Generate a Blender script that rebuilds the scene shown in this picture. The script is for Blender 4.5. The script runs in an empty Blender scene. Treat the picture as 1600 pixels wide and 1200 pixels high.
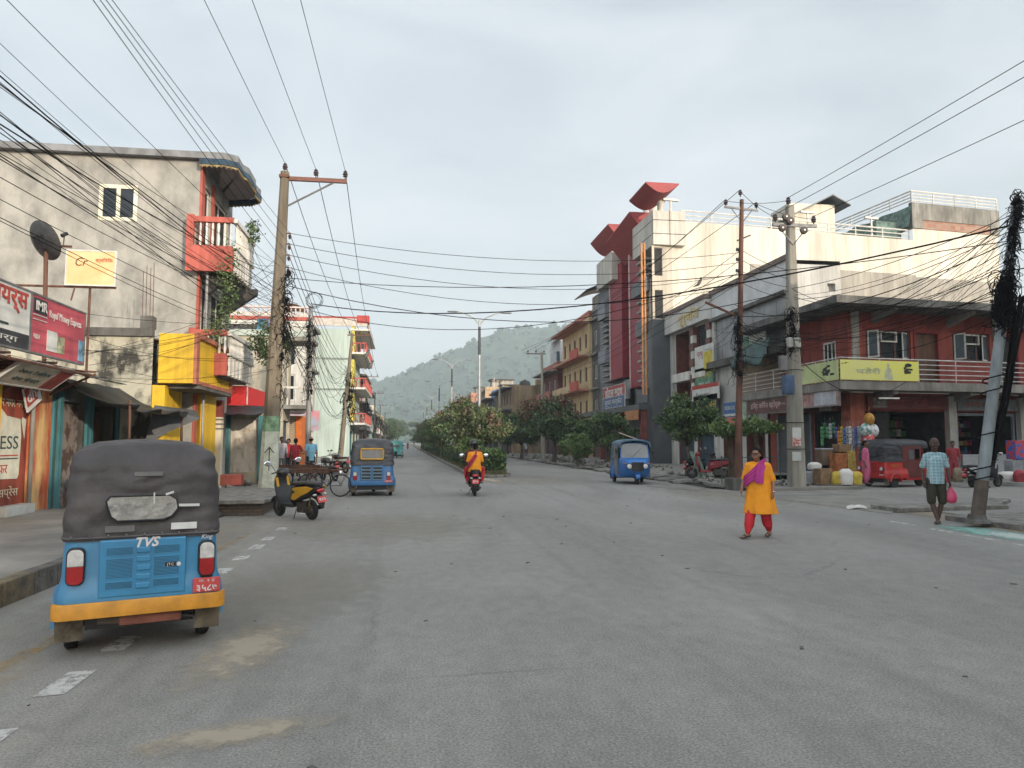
import bpy, bmesh, math, random
from math import sin, cos, pi, radians, sqrt, atan2
from mathutils import Vector, Matrix, Euler, noise
import numpy as np
S = bpy.context.scene
COL = S.collection
R = radians
# ------------------------------------------------------------------ camera
CAMH = 1.65; YAW = R(8.28); PIT = R(4.46); FP = 1155.0
cd = bpy.data.cameras.new('camera'); cam = bpy.data.objects.new('camera', cd); COL.objects.link(cam)
cd.sensor_width = 36; cd.lens = 36 * FP / 1600; cd.clip_start = .05; cd.clip_end = 6000
cam.location = (0, 0, CAMH); cam.rotation_euler = (pi / 2 + PIT, 0, -YAW)
S.camera = cam
# ------------------------------------------------------------------ light
TOSUN = Vector((.50 * cos(R(15)), -.866 * cos(R(15)), sin(R(15)))).normalized()
ld = bpy.data.lights.new('sun', 'SUN'); sun = bpy.data.objects.new('sun', ld); COL.objects.link(sun)
ld.energy = 3.4; ld.angle = R(.6); ld.color = (1, .87, .72)
sun.rotation_euler = TOSUN.to_track_quat('Z', 'Y').to_euler()
W = bpy.data.worlds.new('World'); S.world = W; W.use_nodes = True
nt = W.node_tree; nt.nodes.clear()
out = nt.nodes.new('ShaderNodeOutputWorld'); bg = nt.nodes.new('ShaderNodeBackground')
sky = nt.nodes.new('ShaderNodeTexSky'); sky.sky_type = 'NISHITA'; sky.sun_disc = False
sky.sun_elevation = R(15); sky.sun_rotation = atan2(TOSUN.x, TOSUN.y)
sky.air_density = 1.2; sky.dust_density = 3.0; sky.ozone_density = 1.0
tc = nt.nodes.new('ShaderNodeTexCoord'); mp = nt.nodes.new('ShaderNodeMapping'); mp.inputs['Scale'].default_value = (1, 1, 2.6)
n1 = nt.nodes.new('ShaderNodeTexNoise'); n1.inputs['Scale'].default_value = 2.2; n1.inputs['Detail'].default_value = 7; n1.inputs['Roughness'].default_value = .52
n1.inputs['Distortion'].default_value = .5
cr = nt.nodes.new('ShaderNodeValToRGB'); cr.color_ramp.elements[0].position = .38; cr.color_ramp.elements[1].position = .66
cr.color_ramp.elements[0].color = (.55, .55, .55, 1); cr.color_ramp.elements[1].color = (.93, .93, .93, 1)
mix = nt.nodes.new('ShaderNodeMixRGB'); mix.inputs[2].default_value = (5.75, 6.2, 6.6, 1)
nt.links.new(tc.outputs['Generated'], mp.inputs[0]); nt.links.new(mp.outputs[0], n1.inputs['Vector'])
nt.links.new(n1.outputs['Fac'], cr.inputs[0]); nt.links.new(cr.outputs[0], mix.inputs[0])
nt.links.new(sky.outputs[0], mix.inputs[1]); # thin overcast is brighter in the half of the sky toward the sun
dt = nt.nodes.new('ShaderNodeVectorMath'); dt.operation = 'DOT_PRODUCT'; dt.inputs[1].default_value = TOSUN; nt.links.new(tc.outputs['Generated'], dt.inputs[0])
rg = nt.nodes.new('ShaderNodeMapRange'); rg.interpolation_type = 'SMOOTHSTEP'; rg.inputs[1].default_value = -.15; rg.inputs[2].default_value = .95; rg.inputs[3].default_value = 1; rg.inputs[4].default_value = 2.9; nt.links.new(dt.outputs['Value'], rg.inputs[0])
sc_ = nt.nodes.new('ShaderNodeVectorMath'); sc_.operation = 'SCALE'; nt.links.new(mix.outputs[0], sc_.inputs[0]); nt.links.new(rg.outputs[0], sc_.inputs['Scale']); nt.links.new(sc_.outputs[0], bg.inputs[0])
bg.inputs[1].default_value = .105; nt.links.new(bg.outputs[0], out.inputs[0])
vs = S.view_settings; vs.view_transform = 'Standard'; vs.look = 'None'; vs.exposure = .40; vs.gamma = 1
S.cycles.volume_bounces = 1; S.cycles.max_bounces = 6; S.cycles.use_adaptive_sampling = True; S.cycles.adaptive_threshold = .02
S.cycles.volume_step_rate = 4
rnd = random.Random(7)

# ------------------------------------------------------------------ photo geometry helpers (world points at real depth)
def ray(px, py):
    x = (px - 800) / FP; y = (600 - py) / FP
    zf = cos(PIT) - y * sin(PIT); up = sin(PIT) + y * cos(PIT)
    return x * cos(YAW) + zf * sin(YAW), zf * cos(YAW) - x * sin(YAW), up
def gp(px, py, z=0):
    X, Y, u = ray(px, py); t = (z - CAMH) / u; return Vector((X * t, Y * t, z))
def ax(px, py, x0):
    X, Y, u = ray(px, py); t = x0 / X; return Vector((x0, Y * t, CAMH + u * t))
def ay(px, py, y0):
    X, Y, u = ray(px, py); t = y0 / Y; return Vector((X * t, y0, CAMH + u * t))

# ------------------------------------------------------------------ tagging
def tag(o, label=None, cat=None, group=None, kind=None):
    if label: o['label'] = label
    if cat: o['category'] = cat
    if group: o['group'] = group
    if kind: o['kind'] = kind
    return o
def thing(name, label, cat, loc=(0, 0, 0), rz=0, group=None):
    o = bpy.data.objects.new(name, None); COL.objects.link(o); o.location = loc; o.rotation_euler = (0, 0, rz)
    o.empty_display_size = .2
    return tag(o, label, cat, group)
def kids(o): return [c for c in bpy.data.objects if c.parent == o]
def dup(o, loc, rz=None, label=None, group=None, scale=None, parent=None):
    c = o.copy(); COL.objects.link(c)
    if parent is not None: c.parent = parent
    if loc is not None: c.location = loc
    if rz is not None: c.rotation_euler = (0, 0, rz)
    if scale: c.scale = scale
    if label: c['label'] = label
    if group: c['group'] = group
    for k in CH.get(o.name, []):
        dup(k, None, parent=c)
    return c
CH = {}
# ------------------------------------------------------------------ materials
MATS = {}
def mat(name, col, rough=.8, metal=0, var=.18, scale=2.5, bump=.0, bscale=None, streak=0, col2=None, thr=None, emit=None, spec=None, alpha=None, detail=6):
    """Principled paint with two-tone procedural wear, optional vertical streaks."""
    if name in MATS: return MATS[name]
    m = bpy.data.materials.new(name); m.use_nodes = True; MATS[name] = m
    t = m.node_tree; L = t.links; N = t.nodes; p = N['Principled BSDF']
    p.inputs['Roughness'].default_value = rough; p.inputs['Metallic'].default_value = metal
    if spec is not None: p.inputs['Specular IOR Level'].default_value = spec
    c = N.new('ShaderNodeTexCoord')
    n = N.new('ShaderNodeTexNoise'); n.inputs['Scale'].default_value = scale; n.inputs['Detail'].default_value = detail; n.inputs['Roughness'].default_value = .62
    mpn = N.new('ShaderNodeMapping'); L.new(c.outputs['Object'], mpn.inputs[0]); L.new(mpn.outputs[0], n.inputs['Vector'])
    if streak: mpn.inputs['Scale'].default_value = (1, 1, 1 / streak)
    r = N.new('ShaderNodeValToRGB'); a, b = (thr or (.36, .68))
    r.color_ramp.elements[0].position = a; r.color_ramp.elements[1].position = b
    d = col2 or tuple(x * (1 - var) ** 2 for x in col)
    l_ = tuple(min(1, x * (1 + var * .4)) for x in col)
    r.color_ramp.elements[0].color = (*d, 1); r.color_ramp.elements[1].color = (*l_, 1)
    L.new(n.outputs['Fac'], r.inputs[0]); L.new(r.outputs[0], p.inputs['Base Color'])
    if streak >= 2:   # rain runs down the wall
        sm = N.new('ShaderNodeMapping'); sm.inputs['Scale'].default_value = (3.2, 3.2, .16); sn = N.new('ShaderNodeTexNoise'); sn.inputs['Scale'].default_value = 1.6; sn.inputs['Detail'].default_value = 7; sn.inputs['Roughness'].default_value = .7
        L.new(c.outputs['Object'], sm.inputs[0]); L.new(sm.outputs[0], sn.inputs['Vector']); sr = N.new('ShaderNodeValToRGB'); sr.color_ramp.elements[0].position = .38; sr.color_ramp.elements[1].position = .62; sr.color_ramp.elements[0].color = (.70, .68, .64, 1); sr.color_ramp.elements[1].color = (1, 1, 1, 1); L.new(sn.outputs['Fac'], sr.inputs[0])
        mx = N.new('ShaderNodeMixRGB'); mx.blend_type = 'MULTIPLY'; mx.inputs[0].default_value = .8; L.new(r.outputs[0], mx.inputs[1]); L.new(sr.outputs[0], mx.inputs[2]); L.new(mx.outputs[0], p.inputs['Base Color'])
    if bump:
        bn = N.new('ShaderNodeTexNoise'); bn.inputs['Scale'].default_value = bscale or 30; bn.inputs['Detail'].default_value = 5
        L.new(c.outputs['Object'], bn.inputs['Vector'])
        bp = N.new('ShaderNodeBump'); bp.inputs['Strength'].default_value = bump; bp.inputs['Distance'].default_value = .02
        L.new(bn.outputs['Fac'], bp.inputs['Height']); L.new(bp.outputs[0], p.inputs['Normal'])
    if emit:
        p.inputs['Emission Color'].default_value = (*emit[:3], 1); p.inputs['Emission Strength'].default_value = emit[3]
    return m
def hexc(h):
    v = [int(h[i:i + 2], 16) / 255 for i in (0, 2, 4)]
    return tuple(((x / 12.92) if x <= .04045 else ((x + .055) / 1.055) ** 2.4) for x in v)
def brickmat(name, c1, c2, mortar, sc=4.0, bw=.5, rh=.25):
    if name in MATS: return MATS[name]
    m = bpy.data.materials.new(name); m.use_nodes = True; MATS[name] = m
    t = m.node_tree; L = t.links; N = t.nodes; p = N['Principled BSDF']; p.inputs['Roughness'].default_value = .9
    c = N.new('ShaderNodeTexCoord'); sx = N.new('ShaderNodeSeparateXYZ'); L.new(c.outputs['Object'], sx.inputs[0])
    ad = N.new('ShaderNodeMath'); ad.operation = 'ADD'; L.new(sx.outputs[0], ad.inputs[0]); L.new(sx.outputs[1], ad.inputs[1])
    cb = N.new('ShaderNodeCombineXYZ'); L.new(ad.outputs[0], cb.inputs[0]); L.new(sx.outputs[2], cb.inputs[1])
    b = N.new('ShaderNodeTexBrick'); b.inputs['Scale'].default_value = sc; b.inputs['Brick Width'].default_value = bw; b.inputs['Row Height'].default_value = rh
    b.inputs['Color1'].default_value = (*c1, 1); b.inputs['Color2'].default_value = (*c2, 1); b.inputs['Mortar'].default_value = (*mortar, 1); b.inputs['Mortar Size'].default_value = .03
    L.new(cb.outputs[0], b.inputs['Vector']); L.new(b.outputs['Color'], p.inputs['Base Color'])
    return m
# ------------------------------------------------------------------ mesh builder
class B:
    def __init__(s): s.v = []; s.f = []; s.m = []; s.T = Matrix.Identity(4)
    def add(s, vs, fs, m=0):
        k = len(s.v)
        s.v += [tuple(s.T @ Vector(p)) for p in vs]
        s.f += [tuple(i + k for i in f) for f in fs]; s.m += [m] * len(fs); return s
    def box(s, x0, x1, y0, y1, z0, z1, m=0):
        v = [(x0, y0, z0), (x1, y0, z0), (x1, y1, z0), (x0, y1, z0), (x0, y0, z1), (x1, y0, z1), (x1, y1, z1), (x0, y1, z1)]
        return s.add(v, [(0, 3, 2, 1), (4, 5, 6, 7), (0, 1, 5, 4), (1, 2, 6, 5), (2, 3, 7, 6), (3, 0, 4, 7)], m)
    def obox(s, c, size, rot=(0, 0, 0), m=0):
        M = Matrix.Translation(c) @ Euler(rot).to_matrix().to_4x4(); a, b, d = [q / 2 for q in size]
        v = [M @ Vector(p) for p in [(-a, -b, -d), (a, -b, -d), (a, b, -d), (-a, b, -d), (-a, -b, d), (a, -b, d), (a, b, d), (-a, b, d)]]
        return s.add(v, [(0, 3, 2, 1), (4, 5, 6, 7), (0, 1, 5, 4), (1, 2, 6, 5), (2, 3, 7, 6), (3, 0, 4, 7)], m)
    def poly(s, pts, m=0): return s.add(pts, [tuple(range(len(pts)))], m)
    def prism(s, poly, a0, a1, axis='x', m=0):
        # poly in the two other axes, extruded along axis
        def P(u, v, a): return {'x': (a, u, v), 'y': (u, a, v), 'z': (u, v, a)}[axis]
        n = len(poly); v = [P(u, w, a0) for u, w in poly] + [P(u, w, a1) for u, w in poly]
        f = [tuple(range(n))[::-1], tuple(range(n, 2 * n))] + [(i, (i + 1) % n, (i + 1) % n + n, i + n) for i in range(n)]
        return s.add(v, f, m)
    def loft(s, rings, m=0, cap=True, closed=True):
        n = len(rings[0]); v = [p for r in rings for p in r]; f = []
        for k in range(len(rings) - 1):
            for i in range(n if closed else n - 1):
                j = (i + 1) % n; f.append((k * n + i, k * n + j, (k + 1) * n + j, (k + 1) * n + i))
        if cap and closed: f.append(tuple(range(n))[::-1]); f.append(tuple(range((len(rings) - 1) * n, len(rings) * n)))
        return s.add(v, f, m)
    def tube(s, pts, r, n=6, m=0, cap=True):
        pts = [Vector(p) for p in pts]; rs = r if isinstance(r, (list, tuple)) else [r] * len(pts); rings = []
        up = None
        for i, p in enumerate(pts):
            d = (pts[min(i + 1, len(pts) - 1)] - pts[max(i - 1, 0)])
            d = d.normalized() if d.length > 1e-9 else Vector((0, 0, 1))
            if up is None: up = Vector((0, 0, 1)) if abs(d.z) < .9 else Vector((1, 0, 0))
            a = d.cross(up)
            if a.length < 1e-4: a = d.cross(Vector((1, 0, .1)))
            a.normalize(); b = a.cross(d).normalized(); up = b
            rings.append([p + a * rs[i] * cos(2 * pi * k / n) + b * rs[i] * sin(2 * pi * k / n) for k in range(n)])
        return s.loft(rings, m, cap)
    def cyl(s, p0, p1, r0, r1=None, n=12, m=0): return s.tube([p0, p1], [r0, r0 if r1 is None else r1], n, m)
    def ell(s, c, r, nu=12, nv=8, m=0, rot=None):
        if not isinstance(r, (tuple, list)): r = (r, r, r)
        M = Matrix.Translation(c) @ (Euler(rot).to_matrix().to_4x4() if rot else Matrix.Identity(4))
        v = [M @ Vector((0, 0, -r[2]))]; f = []
        for j in range(1, nv):
            t = -pi / 2 + pi * j / nv
            for i in range(nu): v.append(M @ Vector((r[0] * cos(t) * cos(2 * pi * i / nu), r[1] * cos(t) * sin(2 * pi * i / nu), r[2] * sin(t))))
        v.append(M @ Vector((0, 0, r[2]))); last = len(v) - 1
        for i in range(nu):
            j = (i + 1) % nu; f.append((0, 1 + j, 1 + i))
            for k in range(nv - 2): a = 1 + k * nu; f.append((a + i, a + j, a + nu + j, a + nu + i))
            f.append((last, 1 + (nv - 2) * nu + i, 1 + (nv - 2) * nu + j))
        return s.add(v, f, m)
    def capsule(s, p0, p1, r0, r1, n=12, m=0):
        p0, p1 = Vector(p0), Vector(p1); d = (p1 - p0); L = d.length; d = d.normalized() if L > 1e-6 else Vector((0, 0, 1)); pts = []; rs = []
        for k in range(4): a = pi / 2 * (1 - k / 4); pts.append(p0 - d * r0 * sin(a)); rs.append(max(1e-4, r0 * cos(a)))
        pts += [p0, p1]; rs += [r0, r1]
        for k in range(1, 5): a = pi / 2 * k / 4; pts.append(p1 + d * r1 * sin(a)); rs.append(max(1e-4, r1 * cos(a)))
        return s.tube(pts, rs, n, m)
    def lathe(s, prof, c=(0, 0, 0), n=16, axis='z', m=0, cap=True):
        rings = []
        for r, z in prof:
            rg = []
            for i in range(n):
                a = 2 * pi * i / n; u, w = r * cos(a), r * sin(a)
                p = {'z': (u, w, z), 'x': (z, u, w), 'y': (w, z, u)}[axis]
                rg.append((p[0] + c[0], p[1] + c[1], p[2] + c[2]))
            rings.append(rg)
        return s.loft(rings, m, cap)
    def torus(s, c, R0, r, axis='x', nu=28, nv=8, m=0):
        v = []; f = []
        for i in range(nu):
            a = 2 * pi * i / nu
            for j in range(nv):
                b = 2 * pi * j / nv; q = R0 + r * cos(b); h = r * sin(b)
                u, w = q * cos(a), q * sin(a)
                p = {'x': (h, u, w), 'y': (u, h, w), 'z': (u, w, h)}[axis]
                v.append((p[0] + c[0], p[1] + c[1], p[2] + c[2]))
        for i in range(nu):
            for j in range(nv):
                a, b2 = i * nv, ((i + 1) % nu) * nv; k = (j + 1) % nv
                f.append((a + j, b2 + j, b2 + k, a + k))
        return s.add(v, f, m)
    def build(s, name, mats, parent=None, smooth=None, bevel=0, loc=None, rz=0):
        me = bpy.data.meshes.new(name)
        o0 = Vector(loc) if loc is not None else Vector((0, 0, 0))
        me.from_pydata([tuple(Vector(p) - o0) for p in s.v], [], s.f)
        if not isinstance(mats, (list, tuple)): mats = [mats]
        for m in mats: me.materials.append(m)
        if len(mats) > 1: me.polygons.foreach_set('material_index', s.m)
        me.update(); bmx = bmesh.new(); bmx.from_mesh(me); bmesh.ops.recalc_face_normals(bmx, faces=bmx.faces[:]); bmx.to_mesh(me); bmx.free()
        if smooth is not None:
            me.shade_smooth()
            if smooth < 180: me.set_sharp_from_angle(angle=R(smooth))
        o = bpy.data.objects.new(name, me); COL.objects.link(o); o.location = o0; o.rotation_euler = (0, 0, rz)
        if parent is not None: o.parent = parent; CH.setdefault(parent.name, []).append(o)
        if bevel:
            md = o.modifiers.new('bevel', 'BEVEL'); md.width = bevel; md.segments = 2; md.limit_method = 'ANGLE'; md.angle_limit = R(40); md.harden_normals = False
        return o
TMP = bpy.data.scenes.new('tmp')
def evalmesh(o):
    """mesh of an object with its modifiers, evaluated on its own"""
    TMP.collection.objects.link(o); vl = TMP.view_layers[0]; vl.update(); dg = vl.depsgraph
    me = bpy.data.meshes.new_from_object(o.evaluated_get(dg), depsgraph=dg); TMP.collection.objects.unlink(o); return me
def adopt(o, parent): o.parent = parent; CH.setdefault(parent.name, []).append(o); return o
def remesh(b, name, mats, parent, vox=.012, it=2, disp=None):
    """fuse overlapping volumes into one continuous skin"""
    o = b.build(name, mats, None, smooth=180)
    md = o.modifiers.new('r', 'REMESH'); md.mode = 'VOXEL'; md.voxel_size = vox; md.use_smooth_shade = True
    if it:
        ms = o.modifiers.new('s', 'SMOOTH'); ms.factor = .5; ms.iterations = it
    COL.objects.unlink(o); me = evalmesh(o); COL.objects.link(o)
    o.modifiers.clear(); old = o.data; o.data = me; bpy.data.meshes.remove(old); me.name = name
    me.materials.clear()
    for m in (mats if isinstance(mats, (list, tuple)) else [mats]): me.materials.append(m)
    me.shade_smooth()
    if disp:
        P = [(v.co.copy(), v.normal.copy()) for v in me.vertices]; me.vertices.foreach_set('co', [q for c, n in P for q in c + disp(c, n)]); me.update()
    if parent is not None: adopt(o, parent)
    return o
def text(s, h, m, parent, pos, rot=(pi / 2, 0, 0), name='lettering', w=None, align='CENTER', depth=.003, bold=0, shear=0, sy=1):
    c = bpy.data.curves.new('t', 'FONT'); c.body = s; c.size = h; c.align_x = align; c.align_y = 'CENTER'; c.extrude = depth; c.offset = bold * h; c.shear = shear
    c.resolution_u = 3
    o = bpy.data.objects.new('t', c); me = evalmesh(o); bpy.data.objects.remove(o); bpy.data.curves.remove(c)
    if w and len(me.vertices):
        xs = [v.co.x for v in me.vertices]; k = w / max(1e-6, max(xs) - min(xs))
        for v in me.vertices: v.co.x *= k
    me.materials.clear(); me.materials.append(m); me.name = name
    q = bpy.data.objects.new(name, me); COL.objects.link(q); q.location = pos; q.rotation_euler = rot
    return adopt(q, parent)
def wm(o):
    M = o.matrix_basis.copy()
    while o.parent is not None: o = o.parent; M = o.matrix_basis @ M
    return M
def each(root, T, boxes, name, m, bevel=0):
    """one part per box"""
    for q in boxes:
        b = B(); b.T = wm(root).inverted() @ T; b.box(*q); b.build(name, m, root, bevel=bevel)
# frames
def frame(o, rz):  return Matrix.Translation(o) @ Matrix.Rotation(rz, 4, 'Z')
def hwall(b, T, w, h, holes, t=.22, m=0, mr=None):
    """front skin (outward -y) on a grid with real openings and reveals"""
    old = b.T; b.T = old @ T
    xs = sorted({0, w, *[q for H in holes for q in (H[0], H[0] + H[2])]}); zs = sorted({0, h, *[q for H in holes for q in (H[1], H[1] + H[3])]})
    for i in range(len(xs) - 1):
        for j in range(len(zs) - 1):
            cx, cz = (xs[i] + xs[i + 1]) / 2, (zs[j] + zs[j + 1]) / 2
            if any(H[0] < cx < H[0] + H[2] and H[1] < cz < H[1] + H[3] for H in holes): continue
            b.poly([(xs[i], 0, zs[j]), (xs[i + 1], 0, zs[j]), (xs[i + 1], 0, zs[j + 1]), (xs[i], 0, zs[j + 1])], m)
    for H in holes:
        x0, z0, x1, z1 = H[0], H[1], H[0] + H[2], H[1] + H[3]; k = m if mr is None else mr
        b.poly([(x0, 0, z0), (x1, 0, z0), (x1, t, z0), (x0, t, z0)], k); b.poly([(x0, 0, z1), (x1, 0, z1), (x1, t, z1), (x0, t, z1)], k)
        b.poly([(x0, 0, z0), (x0, t, z0), (x0, t, z1), (x0, 0, z1)], k); b.poly([(x1, 0, z0), (x1, t, z0), (x1, t, z1), (x1, 0, z1)], k)
        b.poly([(x0, t, z0), (x1, t, z0), (x1, t, z1), (x0, t, z1)], k)
    b.T = old
def window(par, T, x, z, w, h, fm, pm, cols=2, fw=.06, rows=1, y=.1, name='window', transom=None):
    """frame (part) with its pane (sub-part); sits inside the opening"""
    e = .004; TT = wm(par).inverted() @ T; T = TT
    b = B(); b.T = T; x0, x1, z0, z1 = x + e, x + w - e, z + e, z + h - e
    b.box(x0, x1, y - .03, y + .04, z0, z0 + fw); b.box(x0, x1, y - .03, y + .04, z1 - fw, z1)
    b.box(x0, x0 + fw, y - .03, y + .04, z0 + fw, z1 - fw); b.box(x1 - fw, x1, y - .03, y + .04, z0 + fw, z1 - fw)
    for k in range(1, cols):
        c = x0 + (x1 - x0) * k / cols; b.box(c - fw / 2, c + fw / 2, y - .025, y + .035, z0 + fw, z1 - fw)
    for k in range(1, rows):
        c = z0 + (z1 - z0) * k / rows; b.box(x0 + fw, x1 - fw, y - .02, y + .03, c - fw / 3, c + fw / 3)
    o = b.build(name, fm, par)
    b = B(); b.T = T; b.box(x0 + fw * .5, x1 - fw * .5, y, y + .012, z0 + fw * .5, z1 - fw * .5)
    b.build('pane', pm, o); return o
def railing(b, pts, z0, h, mt=0, n=3, post=1.6, r=.02):
    """post and rail balustrade along a polyline"""
    for i in range(len(pts) - 1):
        a, c = Vector((*pts[i], z0)), Vector((*pts[i + 1], z0)); L = (c - a).length
        for k in range(n + 1): z = h * (1 - k / (n + .6)); b.cyl(a + Vector((0, 0, z)), c + Vector((0, 0, z)), r if k else r * 1.35, n=5, m=mt)
        q = max(1, round(L / post))
        for k in range(q + 1): p = a.lerp(c, k / q); b.cyl(p, p + Vector((0, 0, h)), r * 1.1, n=5, m=mt)
def balusters(b, p0, p1, z0, h, sp=.18, r=.04, m=0):
    p0, p1 = Vector((*p0, z0)), Vector((*p1, z0)); n = max(1, int((p1 - p0).length / sp))
    for k in range(n):
        p = p0.lerp(p1, (k + .5) / n); b.lathe([(r * .7, 0), (r * 1.1, h * .3), (r * .5, h * .55), (r * .9, h * .8), (r * .7, h)], p, 6, m=m)
# ------------------------------------------------------------------ common palette
conc = mat('concrete', (.30, .29, .26), .9, var=.3, scale=1.2, bump=.3, streak=2.5)
concd = mat('dark_concrete', (.14, .135, .125), .9, var=.35, scale=1.5, bump=.3, streak=2)
concl = mat('pale_concrete', (.42, .40, .36), .9, var=.22, scale=1.6, bump=.2, streak=2)
white = mat('white_paint', (.72, .70, .65), .6, var=.12, scale=2, streak=3)
cream = mat('cream_plaster', (.74, .66, .50), .85, var=.08, scale=.7, streak=4, bump=.1)
black = mat('black_plastic', (.018, .018, .02), .5, var=.3)
rubber = mat('rubber', (.022, .022, .022), .85, var=.3, scale=12)
steel = mat('steel', (.20, .20, .20), .6, metal=.25, var=.25)
chrome = mat('chrome', (.75, .75, .75), .15, metal=1, var=.05)
rust = mat('rusty_steel', (.17, .075, .045), .85, var=.35, scale=5, col2=(.09, .045, .03), streak=2)
glass = mat('dark_glass', (.020, .026, .034), .22, var=.4, scale=.8, spec=.4)
glassb = mat('blue_glass', (.09, .13, .155), .25, var=.35, scale=.6, spec=.4)
redp = mat('red_paint', (.46, .055, .045), .7, var=.25, scale=2, streak=2)
wood = mat('brown_wood', (.13, .06, .035), .7, var=.35, scale=4, streak=6)
# ================================================================== GROUND, ROAD, PAVEMENTS
def asphalt():
    m = bpy.data.materials.new('asphalt'); m.use_nodes = True; t = m.node_tree; L = t.links; N = t.nodes; p = N['Principled BSDF']
    p.inputs['Roughness'].default_value = .82; p.inputs['Specular IOR Level'].default_value = .35
    c = N.new('ShaderNodeTexCoord')
    def noi(sc, det, rough, scale=None, dist=0):
        n = N.new('ShaderNodeTexNoise'); n.inputs['Scale'].default_value = sc; n.inputs['Detail'].default_value = det; n.inputs['Roughness'].default_value = rough; n.inputs['Distortion'].default_value = dist
        if scale: q = N.new('ShaderNodeMapping'); q.inputs['Scale'].default_value = scale; L.new(c.outputs['Object'], q.inputs[0]); L.new(q.outputs[0], n.inputs['Vector'])
        else: L.new(c.outputs['Object'], n.inputs['Vector'])
        return n
    def ramp(src, a, b, ca, cb_):
        r = N.new('ShaderNodeValToRGB'); r.color_ramp.elements[0].position = a; r.color_ramp.elements[1].position = b
        r.color_ramp.elements[0].color = (*ca, 1); r.color_ramp.elements[1].color = (*cb_, 1); L.new(src, r.inputs[0]); return r.outputs[0]
    def mixc(f, a, b, mode='MIX'):
        x = N.new('ShaderNodeMixRGB'); x.blend_type = mode
        for i, q in ((0, f), (1, a), (2, b)):
            if isinstance(q, (int, float)): x.inputs[i].default_value = q
            elif isinstance(q, tuple): x.inputs[i].default_value = (*q, 1)
            else: L.new(q, x.inputs[i])
        return x.outputs[0]
    base = ramp(noi(.35, 5, .6, (1, .3, 1), .6).outputs['Fac'], .35, .68, (.196, .190, .178), (.276, .268, .25))
    fine = ramp(noi(60, 3, .85).outputs['Fac'], .32, .70, (.45, .45, .45), (1.55, 1.53, 1.5))
    col = mixc(1.0, base, fine, 'MULTIPLY')
    mid = ramp(noi(6, 6, .7, (1, .6, 1)).outputs['Fac'], .3, .7, (.86, .86, .86), (1.12, 1.12, 1.12))
    col = mixc(1.0, col, mid, 'MULTIPLY')
    vo = N.new('ShaderNodeTexVoronoi'); vo.inputs['Scale'].default_value = 55; L.new(c.outputs['Object'], vo.inputs['Vector'])
    chips = ramp(vo.outputs['Distance'], .05, .13, (1, 1, 1), (0, 0, 0))
    cm = mixc(1.0, chips, ramp(noi(20, 2, .5).outputs['Fac'], .5, .62, (0, 0, 0), (.8, .8, .8)), 'MULTIPLY')
    col = mixc(cm, col, (.48, .46, .43))
    # dust drifting toward the left kerb
    sx = N.new('ShaderNodeSeparateXYZ'); L.new(c.outputs['Object'], sx.inputs[0])
    mr = N.new('ShaderNodeMapRange'); mr.inputs[1].default_value = -.6; mr.inputs[2].default_value = -3.6; L.new(sx.outputs[0], mr.inputs[0])
    dn = ramp(noi(.9, 6, .65, (1, .45, 1), .8).outputs['Fac'], .42, .7, (0, 0, 0), (.8, .8, .8))
    df = mixc(1.0, mr.outputs[0], dn, 'MULTIPLY'); col = mixc(df, col, (.27, .24, .19))
    # tyre polished dark streaks and sealed cracks
    st = ramp(noi(1.1, 3, .5, (2.2, .05, 1), .1).outputs['Fac'], .55, .72, (0, 0, 0), (.22, .22, .22)); col = mixc(st, col, (.085, .085, .085))
    w = N.new('ShaderNodeTexVoronoi'); w.feature = 'DISTANCE_TO_EDGE'; w.inputs['Scale'].default_value = .42
    dd = noi(2.2, 4, .6); va = N.new('ShaderNodeMixRGB'); va.inputs[0].default_value = .25; L.new(c.outputs['Object'], va.inputs[1]); L.new(dd.outputs['Color'], va.inputs[2]); L.new(va.outputs[0], w.inputs['Vector'])
    ck = ramp(w.outputs['Distance'], .002, .009, (.28, .28, .28), (0, 0, 0))
    ck = mixc(1.0, ck, ramp(noi(.25, 2, .5).outputs['Fac'], .5, .6, (0, 0, 0), (1, 1, 1)), 'MULTIPLY'); col = mixc(ck, col, (.06, .06, .06))
    L.new(col, p.inputs['Base Color'])
    bp = N.new('ShaderNodeBump'); bp.inputs['Strength'].default_value = .45; bp.inputs['Distance'].default_value = .006
    L.new(noi(90, 3, .7).outputs['Fac'], bp.inputs['Height']); L.new(bp.outputs[0], p.inputs['Normal'])
    return m
asph = asphalt()
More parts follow.
